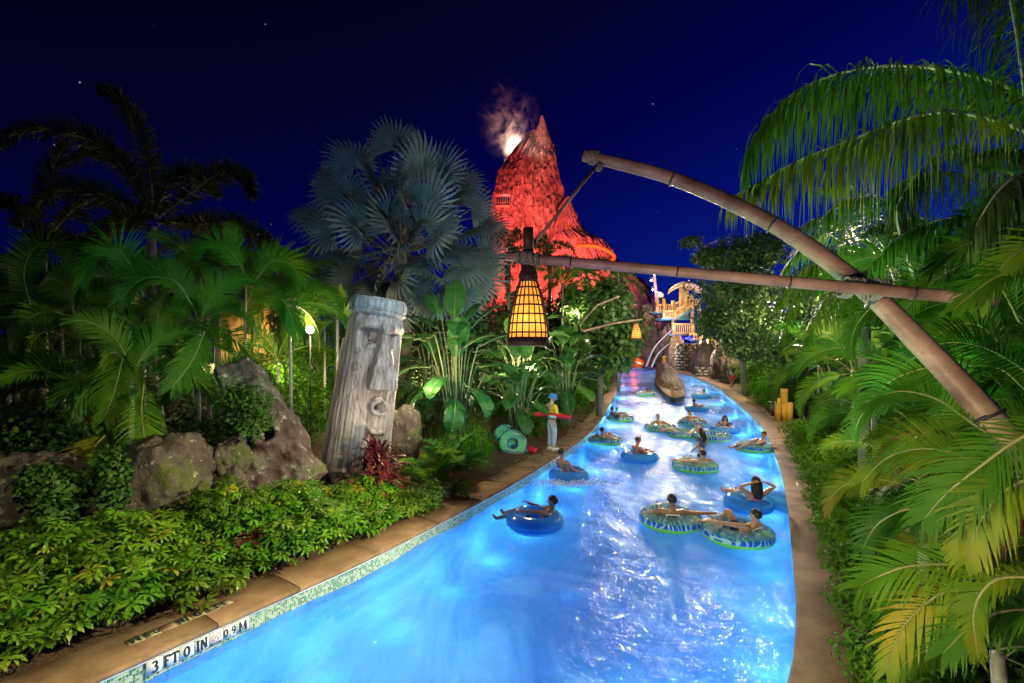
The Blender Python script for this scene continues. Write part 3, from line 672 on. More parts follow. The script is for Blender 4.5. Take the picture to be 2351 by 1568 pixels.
def palm(name, label, base, stems, lean=.1, group=None, protos=ARECA, cnt=9, sc=1.0, trunk='ptrunk', tr=.05, cat='palm'):
    """stems: list of (dx, dy, height). fronds grow from each stem's top"""
    t = thing(name, label, cat, base, 0, group)
    for dx, dy, h in stems:
        top = Vector((dx*1.25+rnd.uniform(-lean, lean), dy*1.25, h)); mb = MB()
        mb.tube([(dx*.6, dy*.6, -.4), (dx, dy, h*.5), top], [tr*1.15, tr, tr*.85], 8); mb.build('trunk', M[trunk], t, smooth=True)
        a0 = rnd.uniform(0, 6.28)
        for i in range(cnt):
            el, me = protos[int((i/cnt)*len(protos))]
            put('frond', me, t, top+Vector((0, 0, rnd.uniform(-.1, .05))), (0, 0, a0+i*2.4+rnd.uniform(-.3, .3)), sc*rnd.uniform(.85, 1.12))
    return t

# ---- silver fan palm
def fan_mesh(seed):
    rr = random.Random(seed); mb = MB(); k = 23; R = 1.0; pet = .95
    mb.tube([(0, 0, 0), (pet*.5, 0, .03), (pet, 0, 0)], [.03, .024, .02], 6, 1)
    span = R_(235)
    for i in range(k):
        a0 = -span/2+span*i/k; a1 = -span/2+span*(i+1)/k; am = (a0+a1)/2; L_ = R*(1-.25*abs(am)/(span/2))*rr.uniform(.93, 1.06); dr = -.18-.25*abs(am)/3
        cup = .22*math.sin(abs(am))
        def q(a, r, lift=0, side=0): return (pet+r*math.cos(a)-side*math.sin(a), r*math.sin(a)+side*math.cos(a), lift+cup*r+dr*r*r)
        v = [q(a0, .04), q(a1, .04), q(a0, .38*L_, 0), q(am, .38*L_, .04), q(a1, .38*L_, 0), q(am, .70*L_, .0, .036), q(am, .70*L_, .0, -.036), q(am+rr.uniform(-.05, .05), L_*rr.uniform(.92, 1.05), -.10), q(am, .04, .01)]
        mb.add(v, [(0, 8, 3, 2), (8, 1, 4, 3), (2, 3, 6), (3, 4, 5), (3, 5, 7, 6)], 0)
    return mb.mesh('frond', [M['fan'], M['bark']])
FANS = [fan_mesh(s) for s in range(3)]
def aim_rot(dirv, roll=0.0):
    """rotation taking local x to dirv with local z as high as possible"""
    x = Vector(dirv).normalized(); z = Vector((0, 0, 1)); y = z.cross(x)
    if y.length < .05: y = Vector((0, 1, 0))
    y.normalize(); z = x.cross(y); return (Matrix((x, y, z)).transposed() @ Matrix.Rotation(roll, 3, 'X')).to_euler()

# ---- paddle leaves (bird of paradise / banana)
def paddle_mesh(seed, L_=1.0, W_=.44, torn=.5, bend=50):
    rr = random.Random(seed); mb = MB(); pet = .25; n = 16
    c = []; p = Vector((0, 0, 0)); 
    for i in range(n+1):
        a = R_(-bend*(i/n)**1.6); c.append(p.copy()); p = p+Vector((math.cos(a), 0, math.sin(a)))*(L_/n)
    mb.tube(c, [.018*(1-.8*i/n) for i in range(n+1)], 5, 1)
    for s in (1, -1):
        i = 2; 
        while i < n:
            j = min(n, i+rr.choice((1, 1, 2, 3)))if rr.random() < torn else min(n, i+3)
            sag = rr.uniform(-.05, .3); fw = .18; gap = .12 if j < n else 0
            rows = []
            for q in np.linspace(i, j-gap, 4):
                a = int(min(q, n-1e-6)); cp = c[a].lerp(c[min(a+1, n)], q-a); u = (q-2)/(n-2); wd = W_*.5*min(1, (max(u, 0)*4.2)**.55)*min(1, ((1-u)*3.4)**.6) if u < 1 else 0
                rows.append([cp, cp+Vector((fw*wd*.5, s*wd*.55, wd*.18-sag*wd*.2)), cp+Vector((fw*wd, s*wd, wd*.12-sag*wd))])
            v = [x for r_ in rows for x in r_]
            mb.add(v, [(a*3+b, a*3+b+1, (a+1)*3+b+1, (a+1)*3+b) for a in range(3) for b in range(2)], 0); i = j
    return mb.mesh('leaf', [M['banana'], M['stalk']], smooth=False)
PAD = [paddle_mesh(1, torn=.1, bend=25), paddle_mesh(2, torn=.9, bend=70), paddle_mesh(3, torn=.7, bend=95), paddle_mesh(4, torn=.85, bend=45), paddle_mesh(5, torn=.2, bend=60)]
def paddle_plant(label, base, leaves, group=None, name='paddle_leaf_plant', sc=1.35):
    """leaves: (dx, dy, dz of blade start, azimuth deg, elevation deg, mesh index, size)"""
    t = thing(name, label, 'plant', base, 0, group)
    hm = max(l[2] for l in leaves)
    for i in range(12): a = rnd.uniform(0, 360); q = rnd.uniform(.15, .8); leaves = leaves+[(q*math.cos(R_(a)), q*math.sin(R_(a)), rnd.uniform(.4, .95)*hm, a, rnd.uniform(-15, 65), rnd.randrange(1, 5), rnd.uniform(.7, 1.0))]
    for dx, dy, dz, az, el, k_, s_ in leaves:
        d = Vector((math.cos(R_(az))*math.cos(R_(el)), math.sin(R_(az))*math.cos(R_(el)), math.sin(R_(el))))
        b = Vector((dx, dy, dz)); mb = MB(); mb.tube(bez([(dx*.18, dy*.18, -.1), (dx*.45, dy*.45, dz*.6), b-d*.12, b+d*.02], 3), [.03, .028, .025, .022, .02, .018, .017, .016, .015, .014], 6)
        mb.build('stalk', M['stalk'], t, smooth=True)
        o = put('leaf', PAD[k_], t, b, aim_rot(d, rnd.uniform(-.25, .25)), s_*sc)
    return t
# ------------------------------------------------------------------ volcano far behind
import bmesh
VD = 160.0; VS = VD/FPX
def interp_prof(tab, z): return np.interp(z, [a for a, _ in tab][::-1], [b for _, b in tab][::-1])
def ridge(a, z, s, f=1.0):
    """vertical columns of rock: sharp ridges round the cone, broken into blocks"""
    v = Vector((math.cos(a)*9*f, math.sin(a)*9*f, z*.035+s)); n1 = noise.noise(v)
    v2 = Vector((math.cos(a)*26*f, math.sin(a)*26*f, z*.06+s)); n2 = abs(noise.noise(v2))
    v3 = Vector((math.cos(a)*40*f, math.sin(a)*40*f, z*.35+s)); n3 = noise.noise(v3)
    col = math.floor(a*f*24+.9*noise.noise(Vector((a*3, z*.10, s)))); row = math.floor(z/(5.0+4.0*noise.cell(Vector((col+.5, s, 0.5))))+5*noise.cell(Vector((col+.5, s+3, 1.5))))
    return 1.0*n1-2.6*min(n2, .3)+.35*n3+.75*(noise.cell(Vector((col+.5, row+.5, s)))-.5)
def tower(left, right, vtop, vbot, seed, depth=.8, na=560, nz=230, cap=True, amp=1.0, d=VD):
    """left/right = [(v, u)] outline of the rock seen in the photo, turned into a solid of the same width and a depth to match"""
    m = MB(); V_ = []; s_ = d/FPX
    for i in range(nz):
        v = vtop+(vbot-vtop)*(i/(nz-1)); z = EYE-(v-HOR)*s_
        l = interp_prof(left[::-1], v); r = interp_prof(right[::-1], v); cx = ((l+r)/2-CX)*s_; hw = max(.15, (r-l)/2*s_)
        step = 0.5*math.floor(z/3.1+noise.noise(Vector((z*.2, seed, 0)))*1.0)%1
        for j in range(na):
            a = 2*math.pi*j/na; rr = hw+min(1, hw/6)*amp*(ridge(a, z, seed)+.6*noise.noise(Vector((math.cos(a)*14, math.sin(a)*14, math.floor(z/2.7+2*noise.noise(Vector((a*3, 0, seed))))*1.7))))
            V_.append((cx+rr*math.cos(a), d+rr*depth*math.sin(a), z))
    f = [(i*na+j, (i+1)*na+j, (i+1)*na+(j+1) % na, i*na+(j+1) % na) for i in range(nz-1) for j in range(na)]
    f.append(tuple(range(na))); m.add(V_, f); return m
def fast_tower(*a, **k): return tower(*a, **k)
volcano = thing('volcano', 'tall rocky volcano floodlit red with a pale spire and smoke at its rim', 'volcano', (0, 0, 0))
L1 = [(318, 1200), (335, 1185), (371, 1158), (408, 1139), (497, 1127), (555, 1134), (620, 1128), (700, 1110), (810, 1095)]
R1 = [(300, 1257), (312, 1259), (347, 1274), (396, 1283), (445, 1293), (500, 1302), (560, 1312), (640, 1330), (810, 1360)]
tower([(305, 1214), (322, 1198)]+L1[1:], R1, 306, 812, 1.0, .9).build('rock_cone', M['lava'], volcano)
tower([(266, 1241.5), (285, 1236), (307, 1225), (322, 1220), (345, 1214)], [(266, 1247), (285, 1254), (301, 1259), (322, 1266), (345, 1270)], 266, 345, 5.0, .8, 90, 60, amp=.45, d=VD-2.5).build('spire', M['lava'], volcano)
tower([(449, 1303), (470, 1285), (500, 1270), (560, 1240), (620, 1225), (812, 1215)], [(449, 1306), (490, 1323), (526, 1341), (536, 1352), (541, 1366), (553, 1391), (575, 1404), (598, 1416), (615, 1436), (628, 1452), (640, 1470), (657, 1484), (700, 1500), (812, 1520)], 449, 812, 9.0, .55, 420, 150, amp=.8, d=VD-8).build('rock_shoulder', M['lava'], volcano)
sl = MB(); sl.tube([P(u, v, 141) for u, v in bez([Vector((1330, 562, 0)), Vector((1352, 563, 0)), Vector((1378, 570, 0)), Vector((1398, 578, 0)), Vector((1410, 590, 0)), Vector((1402, 600, 0)), Vector((1388, 598, 0))], 4) and [(q.x, q.y) for q in bez([Vector((1325, 564, 0)), Vector((1352, 563, 0)), Vector((1378, 568, 0)), Vector((1398, 577, 0)), Vector((1410, 588, 0)), Vector((1404, 598, 0)), Vector((1390, 600, 0))], 4)]], .62, 10)
sl.build('water_slide', M['orange'], volcano, smooth=True)
# balcony in the left face: a charcoal slab stands for the recess's shade, with posts and a deck
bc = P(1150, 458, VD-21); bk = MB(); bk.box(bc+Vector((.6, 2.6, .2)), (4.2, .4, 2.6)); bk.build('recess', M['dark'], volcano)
bk = MB(); bk.box(bc+Vector((.6, 1.6, -1.5)), (4.4, 2.0, .3)); bk.build('balcony', M['lava'], volcano); bk = MB(); bk.box(bc+Vector((.6, 1.6, 1.6)), (4.5, 2.0, .4)); bk.build('balcony_roof', M['lava'], volcano)
for i in range(7):
    bk = MB(); bk.tube([bc+Vector((-1.4+.66*i, .8, -2.3)), bc+Vector((-1.4+.66*i, .8, 1.4))], .09, 6); bk.build('post', M['lava'], volcano)
bk = MB(); bk.tube([bc+Vector((-1.5, .72, -.7)), bc+Vector((2.7, .72, -.7))], .06, 6); bk.build('railing', M['lava'], volcano)
lamp('balcony_light', 'POINT', bc+Vector((1.6, -.6, 1.2)), 90, (1, .8, .9), None, .15)
RED = (1.0, 0.10, 0.07)
for u, v, d, p, c_ in ((1100, 800, 108, 190000, RED), (1330, 800, 112, 180000, RED), (1240, 790, 96, 290000, RED), (1470, 800, 120, 110000, RED), (1020, 700, 130, 140000, (1, .04, .05))):
    lamp('volcano_floodlight', 'SPOT', P(u, v, d)+Vector((0, 0, 1.5)), p, c_, P(1230, 470, VD), .4, 90, .9)
lamp('volcano_floodlight', 'SPOT', P(1270, 760, 118), 60000, (1, .6, .5), P(1244, 288, VD), .3, 10, .8)
lamp('spire_light', 'SPOT', P(1225, 345, VD-19), 9000, (1, .72, .62), P(1246, 285, VD), .3, 70, .8)
lamp('crater_light', 'POINT', P(1184, 340, VD-2), 60000, (1, .62, .42), None, .8)
# smoke: one real volume
sm = bpy.data.materials.new('smoke'); sm.use_nodes = True; t = sm.node_tree; ns = t.nodes; ns.clear(); L = t.links.new
o = nn('ShaderNodeOutputMaterial'); pv = nn('ShaderNodeVolumePrincipled'); pv.inputs['Color'].default_value = (.95, .85, .9, 1); pv.inputs['Anisotropy'].default_value = .2
tc = nn('ShaderNodeTexCoord'); n1 = nn('ShaderNodeTexNoise', i_Scale=.16, i_Detail=6, i_Roughness=.6, i_Distortion=1.8); L(tc.outputs['Object'], n1.inputs['Vector'])
mp = nn('ShaderNodeMapping'); L(tc.outputs['Object'], mp.inputs[0]); mp.inputs['Scale'].default_value = (1/12, 1/8, 1/15); ln = nn('ShaderNodeVectorMath', operation='LENGTH'); L(mp.outputs[0], ln.inputs[0])
fo = nn('ShaderNodeMapRange'); fo.inputs['From Min'].default_value = 1; fo.inputs['From Max'].default_value = .15; L(ln.outputs['Value'], fo.inputs[0])
r1 = nn('ShaderNodeMapRange'); r1.inputs['From Min'].default_value = .50; r1.inputs['From Max'].default_value = .80; L(n1.outputs[0], r1.inputs[0])
f2_ = nn('ShaderNodeMath', operation='POWER'); f2_.inputs[1].default_value = 2.0; L(fo.outputs[0], f2_.inputs[0]); mu_ = nn('ShaderNodeMath', operation='MULTIPLY'); L(f2_.outputs[0], mu_.inputs[0]); L(r1.outputs[0], mu_.inputs[1])
m2 = nn('ShaderNodeMath', operation='MULTIPLY'); m2.inputs[1].default_value = .24; L(mu_.outputs[0], m2.inputs[0]); L(m2.outputs[0], pv.inputs['Density']); L(pv.outputs[0], o.inputs['Volume'])
bm = bmesh.new(); bmesh.ops.create_icosphere(bm, subdivisions=3, radius=1); me = bpy.data.meshes.new('smoke'); 
for q in bm.verts: q.co = Vector((q.co.x*12, q.co.y*8, q.co.z*15))
bm.to_mesh(me); me.materials.append(sm); sk = put('smoke', me, None, P(1168, 275, VD-4), (0, R_(-8), 0), kind='stuff')
# denser glow of steam over the vent
sm2 = sm.copy(); sm2.name = 'steam'; 
for q in sm2.node_tree.nodes:
    if q.type == 'MATH' and abs(q.inputs[1].default_value-.24) < 1e-4: q.inputs[1].default_value = 1.2
    if q.type == 'MAPPING': q.inputs['Scale'].default_value = (1/3.4, 1/3.4, 1/6)
    if q.type == 'MAP_RANGE' and abs(q.inputs['From Min'].default_value-.50) < 1e-3: q.inputs['From Min'].default_value = .34
bm.clear(); bmesh.ops.create_icosphere(bm, subdivisions=3, radius=1); me = bpy.data.meshes.new('steam')
for q in bm.verts: q.co = Vector((q.co.x*3.4, q.co.y*3.4, q.co.z*6))
bm.to_mesh(me); me.materials.append(sm2); put('steam', me, None, P(1183, 330, VD-3), (0, R_(42), 0), kind='stuff')

# ------------------------------------------------------------------ rocks
def rock(name, label, loc, size, m_, seed=0, sub=5, rough=.22, rot=(0, 0, 0), cat='rock', group=None, parent=None, flat=0, kind=None, freq=1.05):
    bm = bmesh.new(); bmesh.ops.create_icosphere(bm, subdivisions=sub, radius=1)
    for q in bm.verts:
        c = q.co.copy(); n1 = noise.fractal(c*freq+Vector((seed*7.1, 3, seed)), 1, 2, 4); n2 = noise.noise(c*freq*4+Vector((seed, 9, 1)))
        cell = noise.voronoi(c*1.7*freq+Vector((seed, seed*2, 0)))[0]; cr = min(.25, cell[1]-cell[0])
        n3 = abs(noise.noise(c*freq*2.3+Vector((4, seed, 2)))); n4 = noise.noise(c*freq*13+Vector((seed, 1, 1)))
        c = c*(1+rough*n1+.06*n2-.12*max(0, 1-n3/.12)*.5+.014*n4+(cr-.25)*.26*(1 if flat == 0 else flat))
        k_ = max(abs(c.x), abs(c.y), abs(c.z)); c = c*(.84+.16*(c.length/max(k_, .01)))
        q.co = Vector((c.x*size[0]/2, c.y*size[1]/2, c.z*size[2]/2))
    me = bpy.data.meshes.new(name); bm.to_mesh(me); bm.free(); me.materials.append(m_)
    me.polygons.foreach_set('use_smooth', np.ones(len(me.polygons), bool))
    o = put(name, me, parent, loc, rot)
    if parent is None and label: tag(o, label, cat, group)
    return o

# cliff beside the far bend, each boulder a thing of its own
def far_rock(u0, u1, v0, v1, d, m_, seed, label, dep=1.0, group=None, rough=.25):
    c = P((u0+u1)/2, (v0+v1)/2, d); s_ = d/FPX; w_ = (u1-u0)*s_; h_ = (v1-v0)*s_
    return rock('cliff_rock', label, c, (w_*1.05, w_*dep, h_*1.1), m_, seed, 5, rough, (0, 0, seed), 'rock', group)
far_rock(1476, 1522, 752, 862, 84, M['cliff'], 1.3, 'grey cliff rock at the left end of the wall behind the two water jets')
far_rock(1508, 1556, 752, 864, 80, M['cliff'], 2.1, 'tall grey cliff rock with the tall light pole rising behind it')
far_rock(1538, 1570, 772, 858, 73, M['islandrock'], 3.3, 'brown cliff rock just left of the tall curved block wall')
far_rock(1590, 1640, 792, 872, 60, M['cliff'], 4.9, 'grey rounded cliff rock right of the tall block wall')
far_rock(1606, 1646, 798, 850, 62, M['islandrock'], 6.2, 'brown leaning rock slab under the yellow stairs', .8)
far_rock(1632, 1668, 800, 884, 51, M['cliff'], 7.7, 'dark grey cliff rock right of the low block wall')
far_rock(1655, 1700, 800, 888, 46, M['cliff'], 8.4, 'dark cliff rock behind the woman with the red bag')
far_rock(1473, 1505, 702, 765, 90, M['islandrock'], 9.4, 'pointed brown rock above the left end of the cliff')
far_rock(1500, 1520, 735, 765, 88, M['islandrock'], 10.4, 'small brown rock between the two pointed rocks')
far_rock(1527, 1552, 740, 772, 84, M['islandrock'], 11.8, 'squat plum coloured rock at the foot of the stone pillar')
far_rock(1536, 1552, 698, 758, 85, M['plum'], 12.8, 'slim upright pink stone pillar before the yellow railings', .7, rough=.15)
m = MB()
rock('hill', None, P(1492, 722, 150), (13, 8, 13), M['plum'], 14.1, 4, .2)['kind'] = 'structure'
# block walls: real stones
def block_wall(label, u0, u1, v0, v1, d, bw, bh, lean=0.0):
    t = thing('block_wall', label, 'stone wall'); s_ = d/FPX; W_ = (u1-u0)*s_; H_ = (v1-v0)*s_; o_ = P((u0+u1)/2, v1, d)
    cyl = W_*.62; bk = MB(); n = 24; v = []
    for z in (0, H_*.55, H_*.97):
        for j in range(n): a = 2*math.pi*j/n; r_ = cyl*(.97-.07*z/H_); v.append(o_+Vector((r_*math.cos(a), r_*math.sin(a)+cyl*.6, z)))
    bk.add(v, [(i*n+j, i*n+(j+1) % n, (i+1)*n+(j+1) % n, (i+1)*n+j) for i in range(2) for j in range(n)]+[tuple(2*n+j for j in range(n))]); bk.build('core', M['bed'], t)
    vs = []
    for s in range(5):
        mb = MB(); rr = random.Random(s); mb.box((0, 0, 0), (bw*.95, .22, bh*.93)); mb.V[0] = mb.V[0]+np.array([[rr.uniform(-.03, .03) for _ in range(3)] for _ in range(8)])*bh; vs.append(mb.mesh('stone', M['cliffblock']))
    nr = int(H_/bh)
    for i in range(nr):
        z = (i+.5)*bh; r_ = cyl*(1.0-.07*z/H_); k_ = int(math.pi*r_*.95/bw)
        for j in range(k_):
            a = math.pi*1.02+math.pi*.96*(j+(.5 if i % 2 else 0))/k_
            put('stone', rnd.choice(vs), t, o_+Vector((r_*math.cos(a), r_*math.sin(a)+cyl*.6, z)), (0, rnd.uniform(-.03, .03), a+math.pi/2), (rnd.uniform(.9, 1.02), 1, rnd.uniform(.92, 1.02)))
M['cliffblock'] = mat('wall_stone', [(0.16, 0.15, 0.11), (0.3, 0.27, 0.2)], 0.85, 2.5, 8, bump=.6, rand=.25)
block_wall('tall curved wall of stacked grey stone blocks under the yellow stairs', 1561, 1597, 788, 856, 68, .78, .42)
block_wall('low wall of stacked tan stone blocks between two dark rocks', 1606, 1634, 842, 878, 55, .62, .36)

# ------------------------------------------------------------------ island in the river
isl = bez([Vector((1572, 906, 0)), Vector((1540, 909, 0)), Vector((1505, 878, 0)), Vector((1507, 862, 0)), Vector((1528, 860, 0)), Vector((1558, 878, 0)), Vector((1572, 893, 0)), Vector((1572, 906, 0))], 6)[:-1]
pts = [G(q.x, q.y, .45) for q in isl]
def rim(z, k): c = sum(pts, Vector())/len(pts); return [Vector((c.x+(p.x-c.x)*k, c.y+(p.y-c.y)*k, z)) for p in pts]
m = MB(); Rs = [rim(-.95, .97), rim(.32, .97), rim(.33, 1.0), rim(.45, 1.0), rim(.45, .4)]; n = len(pts)
m.add([q for r in Rs for q in r], [(i*n+j, i*n+(j+1) % n, (i+1)*n+(j+1) % n, (i+1)*n+j) for i in range(4) for j in range(n)]+[tuple(4*n+j for j in range(n))])
ib = m.build('river_island', M['concrete'], kind='structure')
a0 = G(1519, 866, .45); a1 = G(1560, 903, .45); md = (a0+a1)/2; yaw = math.atan2(a1.y-a0.y, a1.x-a0.x)
rock('island_boulder', 'long ribbed brown boulder lying on the small concrete island in the river', md+Vector((0, 0, .35)), ((a1-a0).length*.86, 1.75, 1.5), M['islandrock'], 21.5, 5, .22, (0, R_(6), yaw), 'boulder')

# ------------------------------------------------------------------ light pole, water jets, play tower
def tall_pole():
    t = thing('light_pole', 'tall mauve light pole with three lamps above the cliff', 'light pole', (0, 0, 0)); m = MB(); a = P(1517, 770, 86); b = P(1501, 625, 86)
    m.tube([a, (a+b)/2, b], [.42, .34, .24], 10); m.build('pole', M['ppole'], t, smooth=True)
    for u, v, sx in ((1503, 626, .2), (1495, 640, -.7), (1499, 661, -.9)):
        c = P(u, v, 85.2); h = MB(); h.lathe([(.16, .3), (.34, .1), (.4, -.12), (.3, -.2)], 10, 0, c); h.build('lamp_head', M['dark'], t)
        g = MB(); g.lathe([(.05, -.42), (.14, -.33), (.17, -.24), (.05, -.22)], 10, 0, c); g.build('lamp_glass', emis('lamp_glow', (1, .86, .72), 60), t)
        lamp('pole_light', 'POINT', c+Vector((0, -3.2, -.6)), 900, (1, .85, .70), None, .22); lamp('pole_spotlight', 'SPOT', c+Vector((0, -.7, -.3)), 64000, (1, .93, .78), (1.5, 7, 0), .6, 13.5, .7)
    h = MB(); h.tube([P(1505, 672, 86), P(1516, 671, 85.5)], .1, 6); h.lathe([(.1, .5), (.5, .1), (.55, -.3), (.35, -.5)], 10, 0, P(1517, 677, 85.5)); h.build('horn', M['canopy'], t)
tall_pole()
for k_, (p0, pm, p1) in enumerate((((1546, 754), (1505, 795), (1483, 842)), ((1553, 776), (1513, 810), (1496, 843)))):
    q = bez([P(*p0, 76), P(*pm, 76), P(*p1, 76)], 10); m = MB(); m.tube(q, [.05+.012*i*.5 for i in range(len(q))], 6)
    tag(m.build('water_jet', M['spray'], smooth=True), ['upper bright arc of water shooting from the pillar to the river', 'lower thin arc of water falling beside the cliff'][k_], 'water jet')
ps = thing('play_tower', 'yellow railed climbing tower with cream leaf roof above the cliff', 'play tower')
PD = 78.0; YP = M['ypaint']
def pb(name, u0, v0, u1, v1, w_, m_, d0=PD, d1=None):
    m = MB(); m.bar(P(u0, v0, d0), P(u1, v1, d1 or d0), w_); m.build(name, m_, ps)
def deck_at(u0, u1, v, d, dep, m_=None, name='platform'):
    m = MB(); a, b = P(u0, v, d), P(u1, v, d); m.box(((a.x+b.x)/2, d+dep/2, a.z), (b.x-a.x, dep, .35)); m.build(name, m_ or M['tpaint'], ps)
def rail(u0, v0, u1, v1, d=PD, n=6, h=16):
    for i in range(n+1):
        u = u0+(u1-u0)*i/n; v = v0+(v1-v0)*i/n; pb('rail_post' if i in (0, n) else 'baluster', u, v+1, u, v-h, .34 if i in (0, n) else .14, YP, d)
    pb('handrail', u0, v0-h, u1, v1-h, .28, YP, d); pb('bottom_rail', u0, v0-3, u1, v1-3, .2, YP, d)
deck_at(1508, 1548, 716, 80, 5); rail(1508, 716, 1548, 716, 79.8, 9); deck_at(1524, 1590, 731, 78, 6); rail(1524, 731, 1556, 731, 78, 8, 17)
rail(1552, 731, 1590, 708, 77.5, 9, 18); rail(1545, 716, 1586, 692, 80, 9, 15); deck_at(1584, 1606, 703, 78, 6); rail(1584, 703, 1606, 703, 77.8, 5, 15)
for i in range(9):
    f = i/9; m = MB(); c = P(1552+36*f, 731-24*f, 78.5); m.box(c, (1.0, 2.2, .12)); m.build('stair_tread', M['tpaint'], ps)
deck_at(1543, 1620, 768, 77, 5); rail(1547, 768, 1592, 768, 76.8, 10, 24); deck_at(1582, 1612, 780, 75, 3); rail(1585, 780, 1610, 780, 74.6, 5, 14)
deck_at(1612, 1665, 808, 70, 4); rail(1628, 806, 1664, 806, 69.8, 7, 26); deck_at(1590, 1640, 742, 77, 5, M['bpaint_lit'])
for u, v0, v1, d in ((1509, 716, 690, 80), (1525, 731, 686, 79), (1545, 800, 690, 79.5), (1563, 735, 660, 79), (1569, 735, 660, 81), (1577, 735, 660, 79), (1589, 800, 680, 78), (1592, 800, 742, 77), (1626, 810, 772, 71), (1640, 840, 780, 72), (1665, 810, 770, 71), (1605, 760, 690, 79), (1600, 830, 780, 76)): pb('post', u, v0, u, v1, .42, YP, d)
for a in ((1549, 771, 1576, 785), (1562, 785, 1590, 772), (1575, 782, 1618, 802), (1590, 790, 1618, 803), (1552, 772, 1590, 790), (1600, 808, 1660, 822)): pb('beam', *a, .45, M['bpaint_lit'], 74)  # blue light falling on the beams is put into their paint
pb('beam', 1552, 786, 1600, 786, .35, M['bpaint_lit'], 75)
pb('brace', 1613, 772, 1600, 810, .3, YP, 73)
# leaf shaped roof
m = MB(); v = []; K = 14
for i in range(K+1):
    f = i/K; u = 1534+78*f; hh = 667-17*math.sin(math.pi*min(1, f*1.05))**.8-(2*f)
    wd = 2.6*math.sin(math.pi*min(.999, max(.001, f)))**.6+.05
    for s, dz in ((-1, -.35), (-.5, -.05), (0, .1), (.5, -.05), (1, -.35)): c = P(u, hh, 79); v.append(c+Vector((0, s*wd, dz*wd*.6)))
    for s in (1, 0, -1): c = P(u, hh, 79); v.append(c+Vector((0, s*wd*.97, -.35-.12*(1-abs(s))-.2)))
m.add(v, [(i*8+j, i*8+(j+1) % 8, (i+1)*8+(j+1) % 8, (i+1)*8+j) for i in range(K) for j in range(8)]); m.build('roof', M['canopy'], ps)
for p_, pw_, c_ in ((P(1560, 650, 72), 2600, (1, .68, .32)), (P(1600, 760, 70), 3400, (1, .6, .22)), (P(1540, 700, 72), 3000, (1, .66, .28)), (P(1580, 778, 73), 1500, (.15, .2, 1)), (P(1510, 780, 70), 5200, (1, .86, .75)), (P(1600, 800, 52), 4200, (1, .84, .68)), (P(1520, 735, 76), 2200, (.95, .45, .75)), (P(1640, 760, 66), 2200, (1, .6, .3)), (P(1480, 700, 130), 6000, (.8, .5, 1.0)), (P(1640, 700, 80), 5000, (.9, .6, 1))):
    lamp('tower_light', 'POINT', p_, pw_*.28, c_, None, .2)  # whitish ones before the cliff are added to brighten its rock
dl = thing('deck_lamp', 'small glowing downlight on a curved arm below the play tower', 'lamp'); m = MB(); m.tube([P(1627, 800, 70), P(1627, 788, 70), P(1620, 787, 70)], .07, 6); m.lathe([(.1, .25), (.75, .05), (.75, -.05)], 12, 0, P(1616, 791, 70)); m.build('shade', M['dark'], dl)
m = MB(); m.lathe([(.6, -.08), (.5, -.22), (.1, -.28)], 12, 0, P(1616, 791, 70)); m.build('bulb', emis('bulb_glow', (1, .75, .45), 12), dl)
# red lit rocks and orange chute end beside the far reach, yellow bamboo bollard
m = MB(); q = bez([P(1442, 838, 92), P(1455, 834, 91), P(1470, 835, 90), P(1480, 838, 89)], 5); m.tube(q, [.5, .8, 1, 1.1, 1.1, 1.1, 1.1, 1.1, 1.1, 1, .9, .8, .7, .6, .5, .4], 8); tag(m.build('slide_end', M['orange'], smooth=True), 'orange slide end lit red at the far left bend of the river', 'water slide')
far_rock(1450, 1478, 812, 842, 95, M['islandrock'], 31.2, 'small dark rock lit red behind the orange slide end')
lamp('red_light', 'POINT', P(1455, 822, 88), 800, (1, .08, .04), None, .15); lamp('pink_light', 'POINT', P(1430, 824, 84), 300, (1, .3, .5), None, .15)
def bollards(label, base, spec):
    t = thing('bamboo_posts', label, 'posts', base)
    for dx, dy, h, r_ in spec:
        m = MB(); pr = [(r_, 0)]; z = 0
        while z < h-.2: z += .42; pr += [(r_, z-.03), (r_*1.05, z), (r_, z+.03)] if z < h-.05 else []
        pr += [(r_, h), (r_*.8, h), (r_*.8, h-.08)]; m.lathe(pr, 14, 0, (dx, dy, 0)); m.build('post', M['ybamboo'], t, smooth=False)
bollards('cluster of yellow bamboo posts on the wide right deck', Vector((*G(1797, 967)[:2], TOP)), [(-.2, 0, 1.02, .14), (.02, -.08, .78, .10), (.22, -.14, .84, .14), (.2, .22, 1.42, .15)])
bollards('pair of far yellow bamboo posts at the foot of the cliff', Vector((*G(1529, 845)[:2], TOP)), [(-.3, 0, 2.0, .33), (.35, .1, 1.7, .3)])
t = thing('deck_cabinet', 'low dark wooden cabinet behind the yellow bamboo posts', 'cabinet', (*G(1822, 962)[:2], TOP)); m = MB(); m.box((0.1, .9, .3), (1.1, .5, .6)); m.build('body', M['cage'], t); m = MB(); m.box((.1, .9, .64), (1.25, .62, .06)); m.build('top', M['cage'], t)

# rope rail by the right path
rp_ = thing('rope_rail', 'white rope strung between short posts beside the right path', 'rope fence')
for u, v, h in ((1736, 882, 1.1), (1768, 890, 1.1), (1796, 905, 1.0)):
    b = G(u+10, v+18, .3); m = MB(); m.tube([b, b+Vector((0, 0, h))], .06, 7); m.build('post', M['bark'], rp_)
q = [G(u+10, v+18, .3)+Vector((0, 0, h-.05)) for u, v, h in ((1736, 882, 1.1), (1768, 890, 1.1), (1796, 905, 1.0))]; m = MB(); m.tube(bez([q[0], (q[0]+q[1])/2-Vector((0, 0, .12)), q[1], (q[1]+q[2])/2-Vector((0, 0, .12)), q[2]], 4), .022, 6); m.build('rope', M['lip'], rp_)
